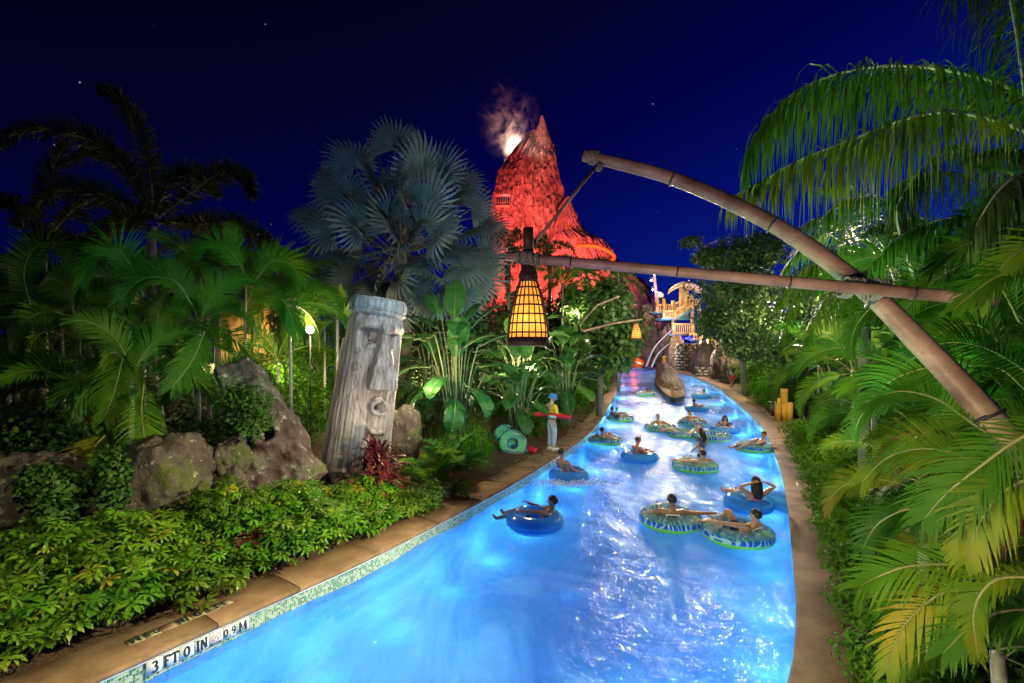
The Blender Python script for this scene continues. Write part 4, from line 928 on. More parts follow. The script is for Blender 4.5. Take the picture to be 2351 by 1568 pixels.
# ------------------------------------------------------------------ bamboo lantern arm (near)
arm = thing('bamboo_gantry', 'large leaning bamboo frame reaching over the river from the right palms', 'bamboo frame', (3.9, 3.3, .3))
ai = Matrix.Translation(-Vector(arm.location))
def addl(o): o.data.transform(ai); return o
cp = [P(1340, 357, 5.25), P(1545, 410, 5.0), P(1775, 515, 4.62), P(1975, 655, 4.22), P(2110, 785, 3.95), P(2250, 935, 3.66), P(2400, 1130, 3.4), P(2560, 1480, 3.2)]
cur = bez(cp, 8)
m = MB(); n = len(cur); rad = []
for i in range(n):
    f = i/(n-1); rad.append((.062+.045*f))
m.tube(cur, rad, 24); addl(m.build('thick_pole', M['bamboo'], arm, smooth=True))
m = MB(); e0 = cur[0]; tdir = (cur[0]-cur[1]).normalized(); m.tube([e0+tdir*.0015, e0+tdir*.004], [.045, .045], 18); addl(m.build('hollow_shade', M['dark'], arm))  # charcoal disc on the capped end paints the shade inside the bore
ta, tb = P(1163, 588, 4.82), P(2285, 690, 3.72); td = (tb-ta).normalized()
m = MB(); m.tube([ta+(tb-ta)*i/30 for i in range(31)], [.047+.004*(i/30) for i in range(31)], 20); addl(m.build('thin_pole', M['bamboo'], arm, smooth=True))
m = MB(); r0, r1 = P(1370, 380, 5.12), P(1214, 574, 4.86); m.tube([r0, (r0+r1)/2, r1], .018, 10); addl(m.build('stay_rod', M['bamboo'], arm, smooth=True))
def coil(c, axis, r_, turns, pitch, w_, name='rope_lashing', m_=None, tilt=0):
    axis = Vector(axis).normalized(); a = axis.orthogonal().normalized(); b = axis.cross(a); pts = []; K = int(turns*16)
    for i in range(K+1):
        an = 2*math.pi*i/16; rr = r_*(1+rnd.uniform(-.03, .03)); pts.append(c+axis*(pitch*(i/16-turns/2)+tilt*r_*math.sin(an))+a*rr*math.cos(an)+b*rr*math.sin(an))
    m = MB(); m.tube(pts, w_, 6); return addl(m.build(name, m_ or M['rope'], arm, smooth=True))
for u, rr in ((1545, .068), (1775, .076)):
    i = min(range(n), key=lambda i: abs((cur[i].x/cur[i].y*FPX+CX)-u)); coil(cur[i], cur[i+1]-cur[i], rr+.006, 1, .004, .010, 'band', M['band'], .0)
for f in (.165, .41, .64, .865): coil(ta+(tb-ta)*f, td, .054, 1, .002, .007, 'band', M['band'])
coil(P(1363, 362, 5.23), cur[2]-cur[0], .071, 5, .018, .010); coil(P(1375, 385, 5.12), r1-r0, .030, 4, .016, .008)
kx = P(1213, 592, 4.74); coil(kx, td, .064, 5, .022, .011); coil(kx+td*.1, td, .060, 2, .02, .009); coil(kx-td*.1, td, .060, 2, .02, .009); coil(kx+Vector((0, .03, .0)), Vector((0, 0, 1)), .082, 5, .022, .011, tilt=.4)
kc = P(1985, 662, 4.03); 
for s, tl in ((-.11, .9), (.0, -1.1), (.1, 1.2)): coil(kc+td*s+Vector((0, .02, 0)), td, .085, 3.2, .026, .013, tilt=tl*.4)
i = min(range(n), key=lambda i: abs((cur[i].x/cur[i].y*FPX+CX)-2020)); coil(cur[i], cur[i+1]-cur[i], rad[i]+.012, 1.1, .01, .016, 'band', M['band'])
i = min(range(n), key=lambda i: abs((cur[i].x/cur[i].y*FPX+CX)-2262)); coil(cur[i], cur[i+1]-cur[i], rad[i]+.010, 1.1, .01, .013, 'band', M['band'])

# ------------------------------------------------------------------ lanterns
shade_m = bpy.data.materials.new('lantern_paper'); shade_m.use_nodes = True; t = shade_m.node_tree; ns = t.nodes; ns.clear(); L = t.links.new
o = nn('ShaderNodeOutputMaterial'); tl = nn('ShaderNodeBsdfTranslucent'); tl.inputs[0].default_value = (.98, .55, .12, 1); df = nn('ShaderNodeBsdfDiffuse'); df.inputs[0].default_value = (.8, .6, .35, 1)
e_ = nn('ShaderNodeEmission'); e_.inputs[0].default_value = (1, .42, .06, 1); e_.inputs[1].default_value = .55
mx = nn('ShaderNodeMixShader', i_Fac=.25); L(tl.outputs[0], mx.inputs[1]); L(df.outputs[0], mx.inputs[2]); ad = nn('ShaderNodeAddShader'); L(mx.outputs[0], ad.inputs[0]); L(e_.outputs[0], ad.inputs[1]); L(ad.outputs[0], o.inputs[0])
def lantern(label, base, power, nsl=20, group='hanging basket lanterns'):
    """base: centre of the bottom ring"""
    t = thing('lantern', label, 'lantern', base, 0, group)
    def R(z): return .207-.118*(z/.60)**1.85 if z < .6 else max(.05, .087-.035*((z-.6)/.12))
    m = MB(); m.lathe([(.20, -.055), (.219, -.05), (.219, .0), (.212, .004), (.212, .03), (.19, .03)], 40); m.build('base_ring', M['cage'], t)
    for z in (.075, .165, .255, .345, .435, .52, .60):
        m = MB(); r_ = R(z); m.lathe([(r_-.004, z-.0075), (r_+.007, z-.0075), (r_+.007, z+.0075), (r_-.004, z+.0075)], 32, caps=False); m.add([], []) if 0 else None; m.build('hoop', M['cage'], t)
    for i in range(nsl):
        a = 2*math.pi*i/nsl; m = MB(); m.tube([Vector((R(z)*math.cos(a), R(z)*math.sin(a), z)) for z in (.02, .15, .3, .45, .6, .66)], .0062, 4); m.build('slat', M['cage'], t)
    m = MB(); m.lathe([(.190, .03), (.180, .12), (.162, .25), (.135, .37), (.112, .45), (.080, .58)], 28, caps=False); m.build('shade', shade_m, t, smooth=True)
    m = MB(); m.lathe([(.092, .605), (.088, .64), (.064, .70), (.062, .73), (.058, .74), (.055, .86), (.058, .88), (.056, .90)], 20); m.build('neck', M['cage'], t)
    for i in range(16):
        a = 2*math.pi*i/16; m = MB(); m.tube([Vector((r*math.cos(a), r*math.sin(a), z)) for r, z in ((.092, .615), (.088, .65), (.066, .71), (.058, .85))], .007, 4); m.build('neck_stave', M['cage'], t)
    m = MB(); m.tube([(0, 0, .9), (0, 0, 1.12)], [.052, .052], 16); m.build('stem', M['cage'], t)
    bl = MB(); bl.lathe([(.004, .11), (.028, .125), (.034, .15), (.026, .19), (.012, .21), (.004, .215)], 12); bl.build('bulb', emis('lantern_bulb', (1, .78, .45), 25), t)
    lamp('lantern_light', 'POINT', Vector(base)+Vector((0, 0, .17)), power, (1, .72, .36), None, .03)
    return t
lb = P(1213, 781, 4.78)
lantern('big glowing cone lantern hanging from the end of the bamboo frame', lb, 34)
l2 = lantern('small distant glowing lantern hanging left of the cliff', P(1461, 778, 18.2), 28)
sb = thing('bamboo_gantry', 'thin far bamboo frame holding the small lantern on the left bank', 'bamboo frame')
for a in (((1330, 745, 18.6), (1372, 700, 18.5), (1422, 680, 18.4)), ((1340, 760, 18.3), (1410, 742, 18.2), (1474, 733, 18.15))):
    m = MB(); m.tube([P(*q) for q in a], [.05, .045, .04], 10); m.build('pole', M['bamboo'], sb, smooth=True)
m = MB(); m.tube([P(1416, 684, 18.35), P(1456, 728, 18.2)], .012, 6); m.build('stay_rod', M['rope'], sb)

# ------------------------------------------------------------------ carved face pole
def carved_pole():
    H = 4.35; na, nz = 260, 300; V_ = []
    g = lambda x, s: math.exp(-(x/s)**2)
    def sstep(a, b, x): t_ = min(1, max(0, (x-a)/(b-a))); return t_*t_*(3-2*t_)
    for i in range(nz):
        z = H*i/(nz-1); R0 = .76-.17*(z/H)+.03*g(z-.2, .5)
        for j in range(na):
            a = 2*math.pi*j/na; aa = (a+math.pi) % (2*math.pi)-math.pi   # 0 = face direction (+x)
            r = R0; x = aa*R0*.80    # sideways position on the front in metres
            # crown band
            r += .06*(sstep(3.95, 4.0, z)-.8*sstep(4.2, 4.35, z)**2)-.035*g(z-4.06, .02)-.03*g(z-3.92, .03)
            # face recess bounded by brow and cheeks
            if abs(x) < .95:
                w_ = .50 if z > 2.4 else .50*max(0, (z-1.35)/1.05)**.6 if z > 1.35 else 0
                rec = sstep(w_+.03, w_-.03, abs(x))*sstep(1.36, 1.5, z)*(1-sstep(3.55, 3.62, z)) if w_ > 0 else 0
                r -= .12*rec
                ax = abs(x); top = 3.66-.9*max(0, ax-.27)**2
                if ax < .56: r -= .20*sstep(.07, .16, ax)*(1-sstep(.44, .54, ax))*(1-sstep(top-.05, top, z))*sstep(3.0, 3.5, z)*.9
                r += .05*(1-sstep(.5, .6, ax))*g(z-(top+.07), .07)
                r += .085*g(ax-.28, .13)*g(z-3.24, .075)
                slit = sstep(.13, .16, ax)*(1-sstep(.40, .43, ax))*g(z-(3.37-.12*(ax-.27)), .024); r -= .14*slit
                nw = .10+.12*sstep(3.5, 2.35, z); nose = (1-sstep(nw-.02, nw+.045, abs(x)))*sstep(2.28, 2.34, z)*(1-sstep(3.6, 3.9, z)); r += nose*(.10+.26*sstep(3.5, 2.4, z))
                dm = math.hypot(x, (z-1.93)); r += .19*(1-sstep(.15, .22, dm))-.34*(1-sstep(.075, .10, dm))
                chin = max(abs(x)*1.15, abs(z-1.55)*.8); r += .10*(1-sstep(.16, .22, chin))
            # grain furrows and checks
            q = Vector((math.cos(a)*R0*9, math.sin(a)*R0*9, z*.45)); ng = .35 if z > 3.5 else 1; r += ng*(.016*noise.noise(q)+.012*noise.noise(q*3.1))
            cr = abs(noise.noise(Vector((math.cos(a)*6, math.sin(a)*6, z*.22+4)))); r -= .03*max(0, 1-cr/.025)
            V_.append((r*math.cos(a), r*math.sin(a), z))
    m = MB(); f = [(i*na+j, i*na+(j+1) % na, (i+1)*na+(j+1) % na, (i+1)*na+j) for i in range(nz-1) for j in range(na)]; f.append(tuple((nz-1)*na+j for j in range(na))); m.add(V_, f)
    return m
M['totem'] = mat('weathered_wood', [(0.09, 0.082, 0.07), (0.31, 0.295, 0.27), (0.48, 0.47, 0.445)], .8, 3.2, 9, stretch=(4, 4, .28), bump=.55, bscale=14, bdist=.03, spots=((.17, .15, .13), 1.4, .62))
tb_ = Vector((*G(812, 1100, .45)[:2], .35)); tot = thing('carved_face_pole', 'giant leaning grey wooden pole carved with a long solemn face', 'carved statue', tb_)
hd = carved_pole().build('pole', M['totem'], tot); fdir = R_(-48); hd.rotation_euler = (Matrix.Rotation(R_(8.0), 3, 'Y') @ Matrix.Rotation(fdir, 3, 'Z')).to_euler()
m = MB(); m.add([(0, 0, 0), (.05, .3, 0), (.22, .1, 0), (.12, -.1, 0), (0.14, 0, 3.2), (.14, .3, 3.05), (.3, .12, 3.25), (.26, -.1, 3.15)], [(0, 1, 5, 4), (1, 2, 6, 5), (2, 3, 7, 6), (3, 0, 4, 7), (4, 5, 6, 7)])
sh = m.build('side_shard', M['totem'], tot, loc=(-.86, .12, .25), rot=(0, R_(7.5), 0)); 
# carved spirals on the cheek: raised strokes
m = MB()
m = MB(); q = []
for i in range(34):
    an = i*.36; r_ = .13*(1-i/40); q.append((r_*math.cos(an), r_*math.sin(an)))
def on_pole(x, z, lift=.004):
    R0 = .76-.17*(z/4.35); a = x/R0; return Vector(((R0+lift)*math.cos(a), (R0+lift)*math.sin(a), z))
for (sx, sz, sc_) in ((-.62, 2.75, 1.0), (-.62, 3.1, .7)):
    m.tube([on_pole(sx+a*sc_, sz+b*sc_) for a, b in q], .006, 4)
m.tube([on_pole(-.62+.1*math.sin(i*.5), 2.6-i*.06) for i in range(16)], .006, 4)
ca = m.build('cheek_carving', M['dark'], tot); ca.rotation_euler = hd.rotation_euler

# ------------------------------------------------------------------ rocks round the carved pole
def Rk(u, v, d): return P(u, v, d)
rock('boulder', 'largest mossy boulder with pale streaks below the palm fronds', Rk(385, 1115, 7.7), (1.35, 1.1, 1.7), M['rock'], 3.1, 5, .2, (0, R_(14), .2), 'boulder', 'boulders in the left bed')
rock('boulder', 'small squarish boulder wedged left of the slanted slab', Rk(530, 1050, 8.7), (.62, .6, .82), M['rock'], 5.7, 5, .2, (0, 0, .6), 'boulder', 'boulders in the left bed')
rock('boulder', 'narrow upright mossy stone behind the tall umbrella shrub', Rk(540, 1150, 7.9), (.52, .5, 1.05), M['rock'], 8.2, 5, .2, (0, R_(-6), .3), 'boulder', 'boulders in the left bed')
rock('boulder', 'dark boulder at the left picture edge partly covered with creeper', Rk(60, 1150, 7.3), (1.7, 1.4, 1.6), M['rock'], 11.3, 5, .22, (0, 0, .9), 'boulder', 'boulders in the left bed')
rock('boulder', 'brown boulder under hanging creeper left of the largest boulder', Rk(205, 1130, 8.0), (1.5, 1.2, 1.5), M['rock'], 13.9, 5, .22, (0, 0, 1.9), 'boulder', 'boulders in the left bed')
rock('boulder', 'grey pointed boulder just right behind the carved pole', Rk(925, 1010, 12.4), (.95, .8, 1.75), M['rock'], 17.3, 5, .2, (0, R_(4), .4), 'boulder', 'boulders in the left bed')
rock('boulder', 'low square stone at the foot of the carved pole', Rk(795, 1125, 10.1), (.7, .6, .7), M['rock'], 19.3, 4, .15, (0, 0, .4), 'boulder', 'boulders in the left bed')
# slanted carved slab
def slab_rock():
    bm = bmesh.new(); bmesh.ops.create_cube(bm, size=1); bmesh.ops.subdivide_edges(bm, edges=bm.edges, cuts=60, use_grid_fill=True)
    H_ = 2.8
    for q in bm.verts:
        c = q.co.copy(); t_ = c.z+.5; w_ = 1.30-.62*t_**1.2; dp = .8-.25*t_
        round_ = 1-.10*(abs(c.x*2)**4+abs(c.z*2)**6); p = Vector((c.x*w_*(1-.12*abs(c.y*2)**3), c.y*dp*round_, t_*H_))
        nn_ = noise.fractal(p*1.4, 1, 2, 5); dis = .10*nn_+.04*noise.noise(p*6); p += Vector((c.x*2*dis, c.y*2*dis, c.z*dis))
        if c.y < -.2:   # the face towards the river: a round carved hole in a raised ring, and a ridge
            dm = math.hypot(p.x-.12, (p.z-1.15)); p.y -= .11*math.exp(-((dm-.2)/.09)**2); p.y += .26*max(0, 1-(dm/.14)**4) if dm < .14 else 0
            rdg = abs(p.x+.16+.05*math.sin(p.z*3)); p.y -= .10*math.exp(-(rdg/.12)**2)*(1 if p.z > 1.5 else 0); p.y += .05*math.exp(-((math.hypot(p.x+.5, p.z-1.3)-.3)/.03)**2)
        q.co = p
    me = bpy.data.meshes.new('slanted_slab'); bm.to_mesh(me); bm.free(); me.materials.append(M['rock_r']); me.polygons.foreach_set('use_smooth', np.ones(len(me.polygons), bool))
    o = put('slanted_slab', me, None, Rk(678, 1125, 9.2), (R_(-14), R_(-29), R_(10))); tag(o, 'reddish grey slab leaning left with a round carved hole, left of the face pole', 'rock')
slab_rock()

# ------------------------------------------------------------------ lamp in the left palms, lit wall behind
gl_ = thing('garden_lamp', 'small bright white globe lamp glowing among the palms left of the face pole', 'lamp', P(712, 757, 13.5))
m = MB(); m.lathe([(.01, -.10), (.07, -.07), (.10, 0), (.07, .07), (.01, .10)], 14); m.build('globe', emis('globe_glow', (1, .84, .66), 90), gl_)
m = MB(); m.lathe([(.04, -.14), (.05, -.08), (.03, -.07)], 12); m.tube([(0, .02, -3.0), (0, .02, -.13)], .02, 8); m.build('post', M['dark'], gl_)
lamp('garden_lamp_light', 'POINT', P(712, 757, 13.5)+Vector((0, -.2, 0)), 260, (1, .72, .42), None, .09)
wl = thing('garden_building', 'low ochre building glimpsed lit between the left palms', 'building')
m = MB(); a = P(500, 870, 27); b = P(640, 690, 27); m.box(((a.x+b.x)/2, 28, (a.z+b.z)/2), (b.x-a.x, 1.5, b.z-a.z)); m.build('wall', M['wallp'], wl)
m = MB(); a = P(370, 858, 26); b = P(560, 835, 26); m.box(((a.x+b.x)/2, 26, (a.z+b.z)/2), (b.x-a.x, .3, b.z-a.z)); m.build('low_wall', M['canopy'], wl)
for u, v, d, p_, c_ in ((430, 820, 24.5, 420, (1, .8, .4)), (570, 760, 25, 500, (1, .6, .22)), (520, 850, 24, 200, (1, .85, .5)), (650, 860, 20, 260, (1, .85, .4)), (780, 900, 17, 120, (1, .8, .3)), (400, 930, 16, 60, (1, .6, .3)), (960, 880, 18, 160, (1, .8, .3)), (1150, 860, 24, 300, (1, .8, .3))): lamp('garden_light', 'POINT', P(u, v, d), p_, c_, None, .08)

# clear rings stored at the edge, red rescue floats
for k_, (u, v, d, rx, lab) in enumerate(((1166, 1000, 15.4, 35, 'pale clear swim ring leaning behind another on the left bank'), (1178, 1018, 14.9, 62, 'clear green swim ring leaning at the hedge end on the left bank'))):
    m = MB(); mv = []
    for i in range(30):
        for j in range(12):
            a, b = 2*math.pi*i/30, 2*math.pi*j/12; R0_, r_ = .27, .15; mv.append(((R0_+r_*math.cos(b))*math.cos(a), (R0_+r_*math.cos(b))*math.sin(a), r_*.6*math.sin(b)))
    m.add(mv, [(i*12+j, ((i+1) % 30)*12+j, ((i+1) % 30)*12+(j+1) % 12, i*12+(j+1) % 12) for i in range(30) for j in range(12)])
    STORED = (m, P(u, v, d), (R_(rx), R_(20), 0), lab); globals().setdefault('STORE', []).append(STORED)
def rescue_tube(label, a, b, r_=.075):
    t = thing('rescue_tube', label, 'rescue float'); a, b = Vector(a), Vector(b); m = MB(); q = bez([a, (a+b)/2+Vector((0, 0, .02)), b], 8)
    m.tube(q, [r_*.55]+[r_]*(len(q)-2)+[r_*.55], 10); m.build('foam', M['rescue'], t, smooth=True)
    d = (b-a).normalized(); c = a.lerp(b, .5); m = MB(); m.tube([c-d*.13, c+d*.13], r_*1.04, 12, caps=False); m.build('emblem_patch', M['white'], t)
    m = MB(); m.tube(bez([b, b+d*.1+Vector((.02, 0, -.02)), b+d*.3+Vector((.1, 0, -.08))], 4), .012, 5); m.build('strap', M['dark'], t)
    return t
g0 = G(1190, 1027, .33); g1 = G(1232, 1036, .33); rescue_tube('red rescue float lying on the soil left of the lifeguard', g0, g1, .09)
# ------------------------------------------------------------------ left bed
rows = [(0.92, .46, 'front', .60), (1.62, .60, 'middle', .78), (2.3, .66, 'back', .80)]
marks = ['at the picture corner', 'before the near depth tiles', 'above the near depth tiles', 'past the near depth tiles', 'below the largest boulder', 'below the narrow stone', 'below the slanted slab', 'in front of the face pole', 'beside the red cordyline', 'right of the red cordyline']
ordn = {'front': 'in the row along the coping', 'middle': 'in the middle row', 'back': 'in the row against the rocks'}
for off, step_r, rn, h in rows:
    for i, y in enumerate((3.7, 4.5, 5.25, 6.0, 6.8, 7.6, 8.4, 9.2)):
        if rn == 'back' and i in (5, 6): hh = .42
        else: hh = h*(.62 if y > 8 else 1)
        if rn == 'back' and i > 6: continue
        p, t_, n = lip(-1, y-.25*off, off+WL-.56+rnd.uniform(-.05, .1), .22+.13*max(0, off-.7))
        umbrella_shrub(p.x, p.y, p.z, .62+.06*rnd.random(), hh*rnd.uniform(.9, 1.15), 'umbrella leaf shrub %s, %s' % (ordn[rn], marks[i]), 36, 170, .155)
umbrella_shrub(*P(520, 1215, 7.2), .38, .75, 'tall dark umbrella leaf shrub rising before the narrow mossy stone', 22, 60, .12)
umbrella_shrub(*P(705, 1110, 8.7)[:2], .45, .45, .6, 'umbrella leaf shrub climbing at the right foot of the slanted slab', 18, 50, .12)
# small dark red sprout in the bed, and the large red cordyline
def cordyline(label, base, n, L_, h):
    t = thing('cordyline', label, 'plant', base, 0); lf = MB()
    for k_ in range(n):
        a = rnd.uniform(0, 6.28); el = rnd.uniform(-.15, 1.35); hb = rnd.uniform(.25, 1)*h; off = rnd.uniform(0, .3)*L_*1.6; a2 = rnd.uniform(0, 6.28)
        p = Vector((off*math.cos(a2), off*math.sin(a2), hb)); m = MB(); d = Vector((math.cos(el), 0, math.sin(el))); q = Vector((0, 0, 0)); v = []; Wd = [.3, .8, 1.0, .75, 0]
        for i in range(5):
            v += [q+Vector((0, Wd[i]*.055, .012)), q, q+Vector((0, -Wd[i]*.055, .012))]; d = (d+Vector((0, 0, -.16*i))).normalized(); q = q+d*L_/4
        m.add(v, [(3*i+j, 3*i+j+1, 3*i+4+j, 3*i+3+j) for i in range(4) for j in range(2)])
        put('leaf', m.mesh('leaf', M['red']), t, p, (0, 0, a), rnd.uniform(.7, 1.15))
    for k_ in range(6): lf.tube([(0, 0, -.1), (rnd.uniform(-.2, .2)*L_, rnd.uniform(-.2, .2)*L_, h*.9)], .014, 5)
    lf.build('stem', M['bark'], t)
cordyline('bushy dark red cordyline at the right foot of the face pole', (*G(868, 1150, .4)[:2], .42), 150, .58, .95)
cordyline('small dark red cordyline sprout among the umbrella shrubs', (*G(575, 1275, .5)[:2], .55), 12, .26, .22)
# creepers over rocks
def creeper(label, u, v, d, ru, rv, n, m_='ivy', sz=.055, dep=.35):
    s_ = d/FPX; leaf_mass('creeper', label, 'creeper', [(0, 0, 0, ru*s_, dep, rv*s_*.6), (ru*s_*.3, -.1, -rv*s_*.5, ru*s_*.6, dep, rv*s_*.5), (-ru*s_*.4, 0, rv*s_*.3, ru*s_*.5, dep, rv*s_*.5)], n, sz, ROUND, M[m_], P(u, v, d), [((0, 0, -rv*s_), (.1, -.1, rv*s_*.5), .008, .005), ((.2, -.2, -rv*s_*.7), (-.1, -.1, rv*s_*.3), .007, .004)])
creeper('small leaved creeper hanging over the top of the slanted slab', 572, 930, 8.4, 62, 75, 2600, sz=.05)
creeper('dark creeper covering the boulder at the left picture edge', 125, 1120, 6.9, 70, 80, 1700, sz=.06)
creeper('creeper trailing between the brown and the largest boulder', 275, 1080, 7.2, 50, 80, 1500, sz=.06)
creeper('wide bank of dark groundcover above the left boulders', 110, 985, 9.2, 190, 80, 5200, sz=.07, dep=.9)
creeper('groundcover tuft above the small squarish boulder', 500, 985, 9.3, 60, 40, 900, sz=.06)

# ------------------------------------------------------------------ left palms
def areca(label, u, v, d, cnt=10, sc=1.0, protos=ARECA, extra=(), gz=.5, name='areca_palm', tr=.05, group='areca palms on the left bank', trunk='ptrunk'):
    c = P(u, v, d); return palm(name, label, (c.x, c.y, gz), [(0, 0, c.z-gz)]+[(dx, dy, c.z-gz+dh) for dx, dy, dh in extra], .05, group, protos, cnt, sc, trunk, tr)
areca('green areca palm with white trunk at far left', 178, 735, 11.0, 11, 1.0, extra=((-.8, .5, -.3),))
areca('areca palm with arching fan shaped fronds, second tall one from the left', 330, 690, 11.8, 11, 1.0, extra=((.7, .8, .25),))
areca('areca palm in the middle of the left group with long drooping fronds', 455, 745, 10.6, 11, .95, extra=((-.5, -.4, -.7),))
areca('bluish green areca palm under the arching foxtail frond', 565, 655, 13.0, 11, 1.0)
areca('bluish areca palm with slanting ringed trunk right of the left group', 668, 700, 12.6, 12, .9)
areca('small areca palm just right above the garden lamp', 775, 735, 14.6, 7, .7)
areca('low areca palm with yellow green fronds hanging over the largest boulder', 300, 870, 8.8, 8, .8, protos=ARECA)
areca('low dark areca palm above the brown boulder', 180, 880, 9.6, 9, .8)
areca('dark areca palm at the left picture edge', 20, 720, 11.5, 11, 1.1)
areca('low areca palm at the left picture edge with shaded fronds', 40, 900, 9.8, 9, .9)
areca('low areca palm behind the top of the slanted slab', 480, 880, 10.2, 8, .75)
areca('shaded areca palm left of the garden lamp', 640, 830, 14.2, 8, .8)
areca('dark olive palm at the left shoulder of the face pole', 745, 690, 17.5, 12, 1.15, protos=FOXG)
# hero hanging fronds in front of the left group
hp = thing('areca_palm', 'front areca palm whose big fronds hang between the palms and boulders', 'palm', (*P(420, 960, 9.2)[:2], .5), 0, 'areca palms on the left bank')
def hero(parent, pts, n, Lm, w_, mt='areca', rach='rachis', **k):
    c = bez([P(*q) for q in pts], 6); loc = Vector(parent.location); c = [p-loc for p in c]
    if mt.startswith('areca') and 'nrm' not in k: pm = P(*pts[len(pts)//2]); k['nrm'] = (Vector((0, 0, EYE+.8))-pm).normalized()+Vector((rnd.uniform(-.35, .35), 0, rnd.uniform(.1, .7)))
    return frond(c, n, Lm, w_, rr=k.pop('rr', .013), start=k.pop('start', .1), **k).build('frond', [M[mt], M[rach]], parent)
for pts, y_ in ((((440, 700, 9.2), (400, 645, 9.0), (330, 640, 8.8), (275, 690, 8.6)), 0), (((300, 760, 8.9), (280, 830, 8.6), (262, 900, 8.3), (240, 960, 8.1)), 0), (((470, 760, 9.2), (440, 830, 8.9), (395, 890, 8.6)), 0), (((330, 880, 8.4), (325, 950, 8.1), (335, 1020, 7.9), (345, 1060, 7.8)), 0),
                (((70, 700, 9.5), (55, 620, 9.4), (90, 560, 9.3), (150, 570, 9.2), (185, 640, 9.1)), 0), (((330, 680, 9.4), (300, 610, 9.3), (265, 570, 9.2), (215, 590, 9.1), (185, 650, 9.0)), 0), (((560, 620, 10), (510, 560, 10), (455, 575, 10)), 0), (((590, 640, 10.5), (625, 600, 10.5), (670, 610, 10.5), (690, 650, 10.5)), 0), (((600, 680, 10.5), (650, 690, 10.4), (680, 760, 10.4)), 0), (((240, 1000, 8.0), (215, 1030, 7.8), (200, 1075, 7.6)), 1)):
    hero(hp, pts, 50, .60, .026, 'areca_y' if y_ else 'areca', vee=14, droop=.06, ang=62)
# dark foxtail palms against the sky
fx = thing('foxtail_palm', 'dark foxtail palm with plume fronds against the night sky at left', 'palm', (*P(350, 560, 18)[:2], .4))
m = MB(); b0 = P(352, 520, 18); m.tube([(0, 0, -.3), (0, 0, (b0.z-.4)*.5), (0, 0, b0.z-.4)], [.16, .14, .12], 10); m.build('trunk', M['ptrunk'], fx, smooth=True)
for pts in (((350, 500, 18), (345, 400, 17.8), (310, 290, 17.6), (265, 225, 17.5), (232, 208, 17.4)), ((345, 490, 18), (270, 370, 17.5), (180, 310, 17), (60, 300, 16.6), (0, 335, 16.5)), ((360, 500, 18), (430, 450, 17.6), (500, 400, 17.3), (560, 408, 17.2), (578, 450, 17.1)), ((360, 510, 18), (430, 515, 17.2), (520, 515, 17), (600, 545, 16.8), (650, 600, 16.6)), ((340, 500, 18), (240, 450, 17), (130, 440, 16.5), (40, 520, 16)), ((350, 500, 18), (300, 400, 18.5), (230, 350, 18.8), (140, 380, 19)), ((355, 500, 18), (390, 420, 18.5), (450, 400, 19), (500, 450, 19.3)), ((350, 500, 18), (300, 500, 17), (220, 560, 16.5), (170, 650, 16))):
    hero(fx, pts, 440, .70, .045, 'fox', 'bark', roll=88, droop=.02, ang=72, tipang=48, rr=.045, start=.05)
f2 = thing('foxtail_palm', 'second dark foxtail palm low at the far left behind the arecas', 'palm', (*P(100, 560, 20)[:2], .4))
m = MB(); m.tube([(0, 0, -.3), (0, 0, 7)], [.16, .12], 8); m.build('trunk', M['ptrunk'], f2)
for pts in (((100, 560, 20), (100, 450, 20), (130, 370, 20), (150, 330, 20)), ((100, 560, 20), (40, 480, 20), (-30, 450, 19)), ((100, 560, 20), (170, 480, 20), (240, 460, 20), (300, 520, 20)), ((100, 560, 20), (60, 600, 19), (10, 700, 18)), ((100, 560, 20), (170, 560, 19), (230, 620, 18))):
    hero(f2, pts, 300, .72, .05, 'fox', 'bark', roll=88, droop=.02, ang=72, tipang=48, rr=.045, start=.05)
for lab, u, v, d in (('dark foxtail palm between the two big left foxtail palms', 235, 590, 22), ('dark foxtail palm right of the big left foxtail palm', 500, 610, 23), ('dark foxtail palm beside the left edge of the fan palm', 640, 650, 24)):
    areca(lab, u, v, d, 15, .95, protos=FOX, name='foxtail_palm', tr=.14, group='dark foxtail palms at left')
# palms round the volcano foot behind the lantern
for lab, u, v, d, sc in (('bushy foxtail palm left behind the lantern stem', 1168, 585, 27, .95), ('bushy foxtail palm right behind the lantern stem', 1262, 590, 29, .9), ('dark foxtail palm right above the bamboo pole before the volcano', 1345, 640, 33, 1.1), ('foxtail palm touching the lower right slope of the volcano', 1420, 650, 38, 1.0), ('dark foxtail palm between the fan palm and the lantern', 1100, 640, 24, 1.0)):
    areca(lab, u, v, d, 13, sc, protos=FOXG, name='foxtail_palm', tr=.12, group='foxtail palms before the volcano')
areca('green palm behind the round leaf tree under the bamboo pole', 1290, 655, 22, 11, 1.0, group='foxtail palms before the volcano')

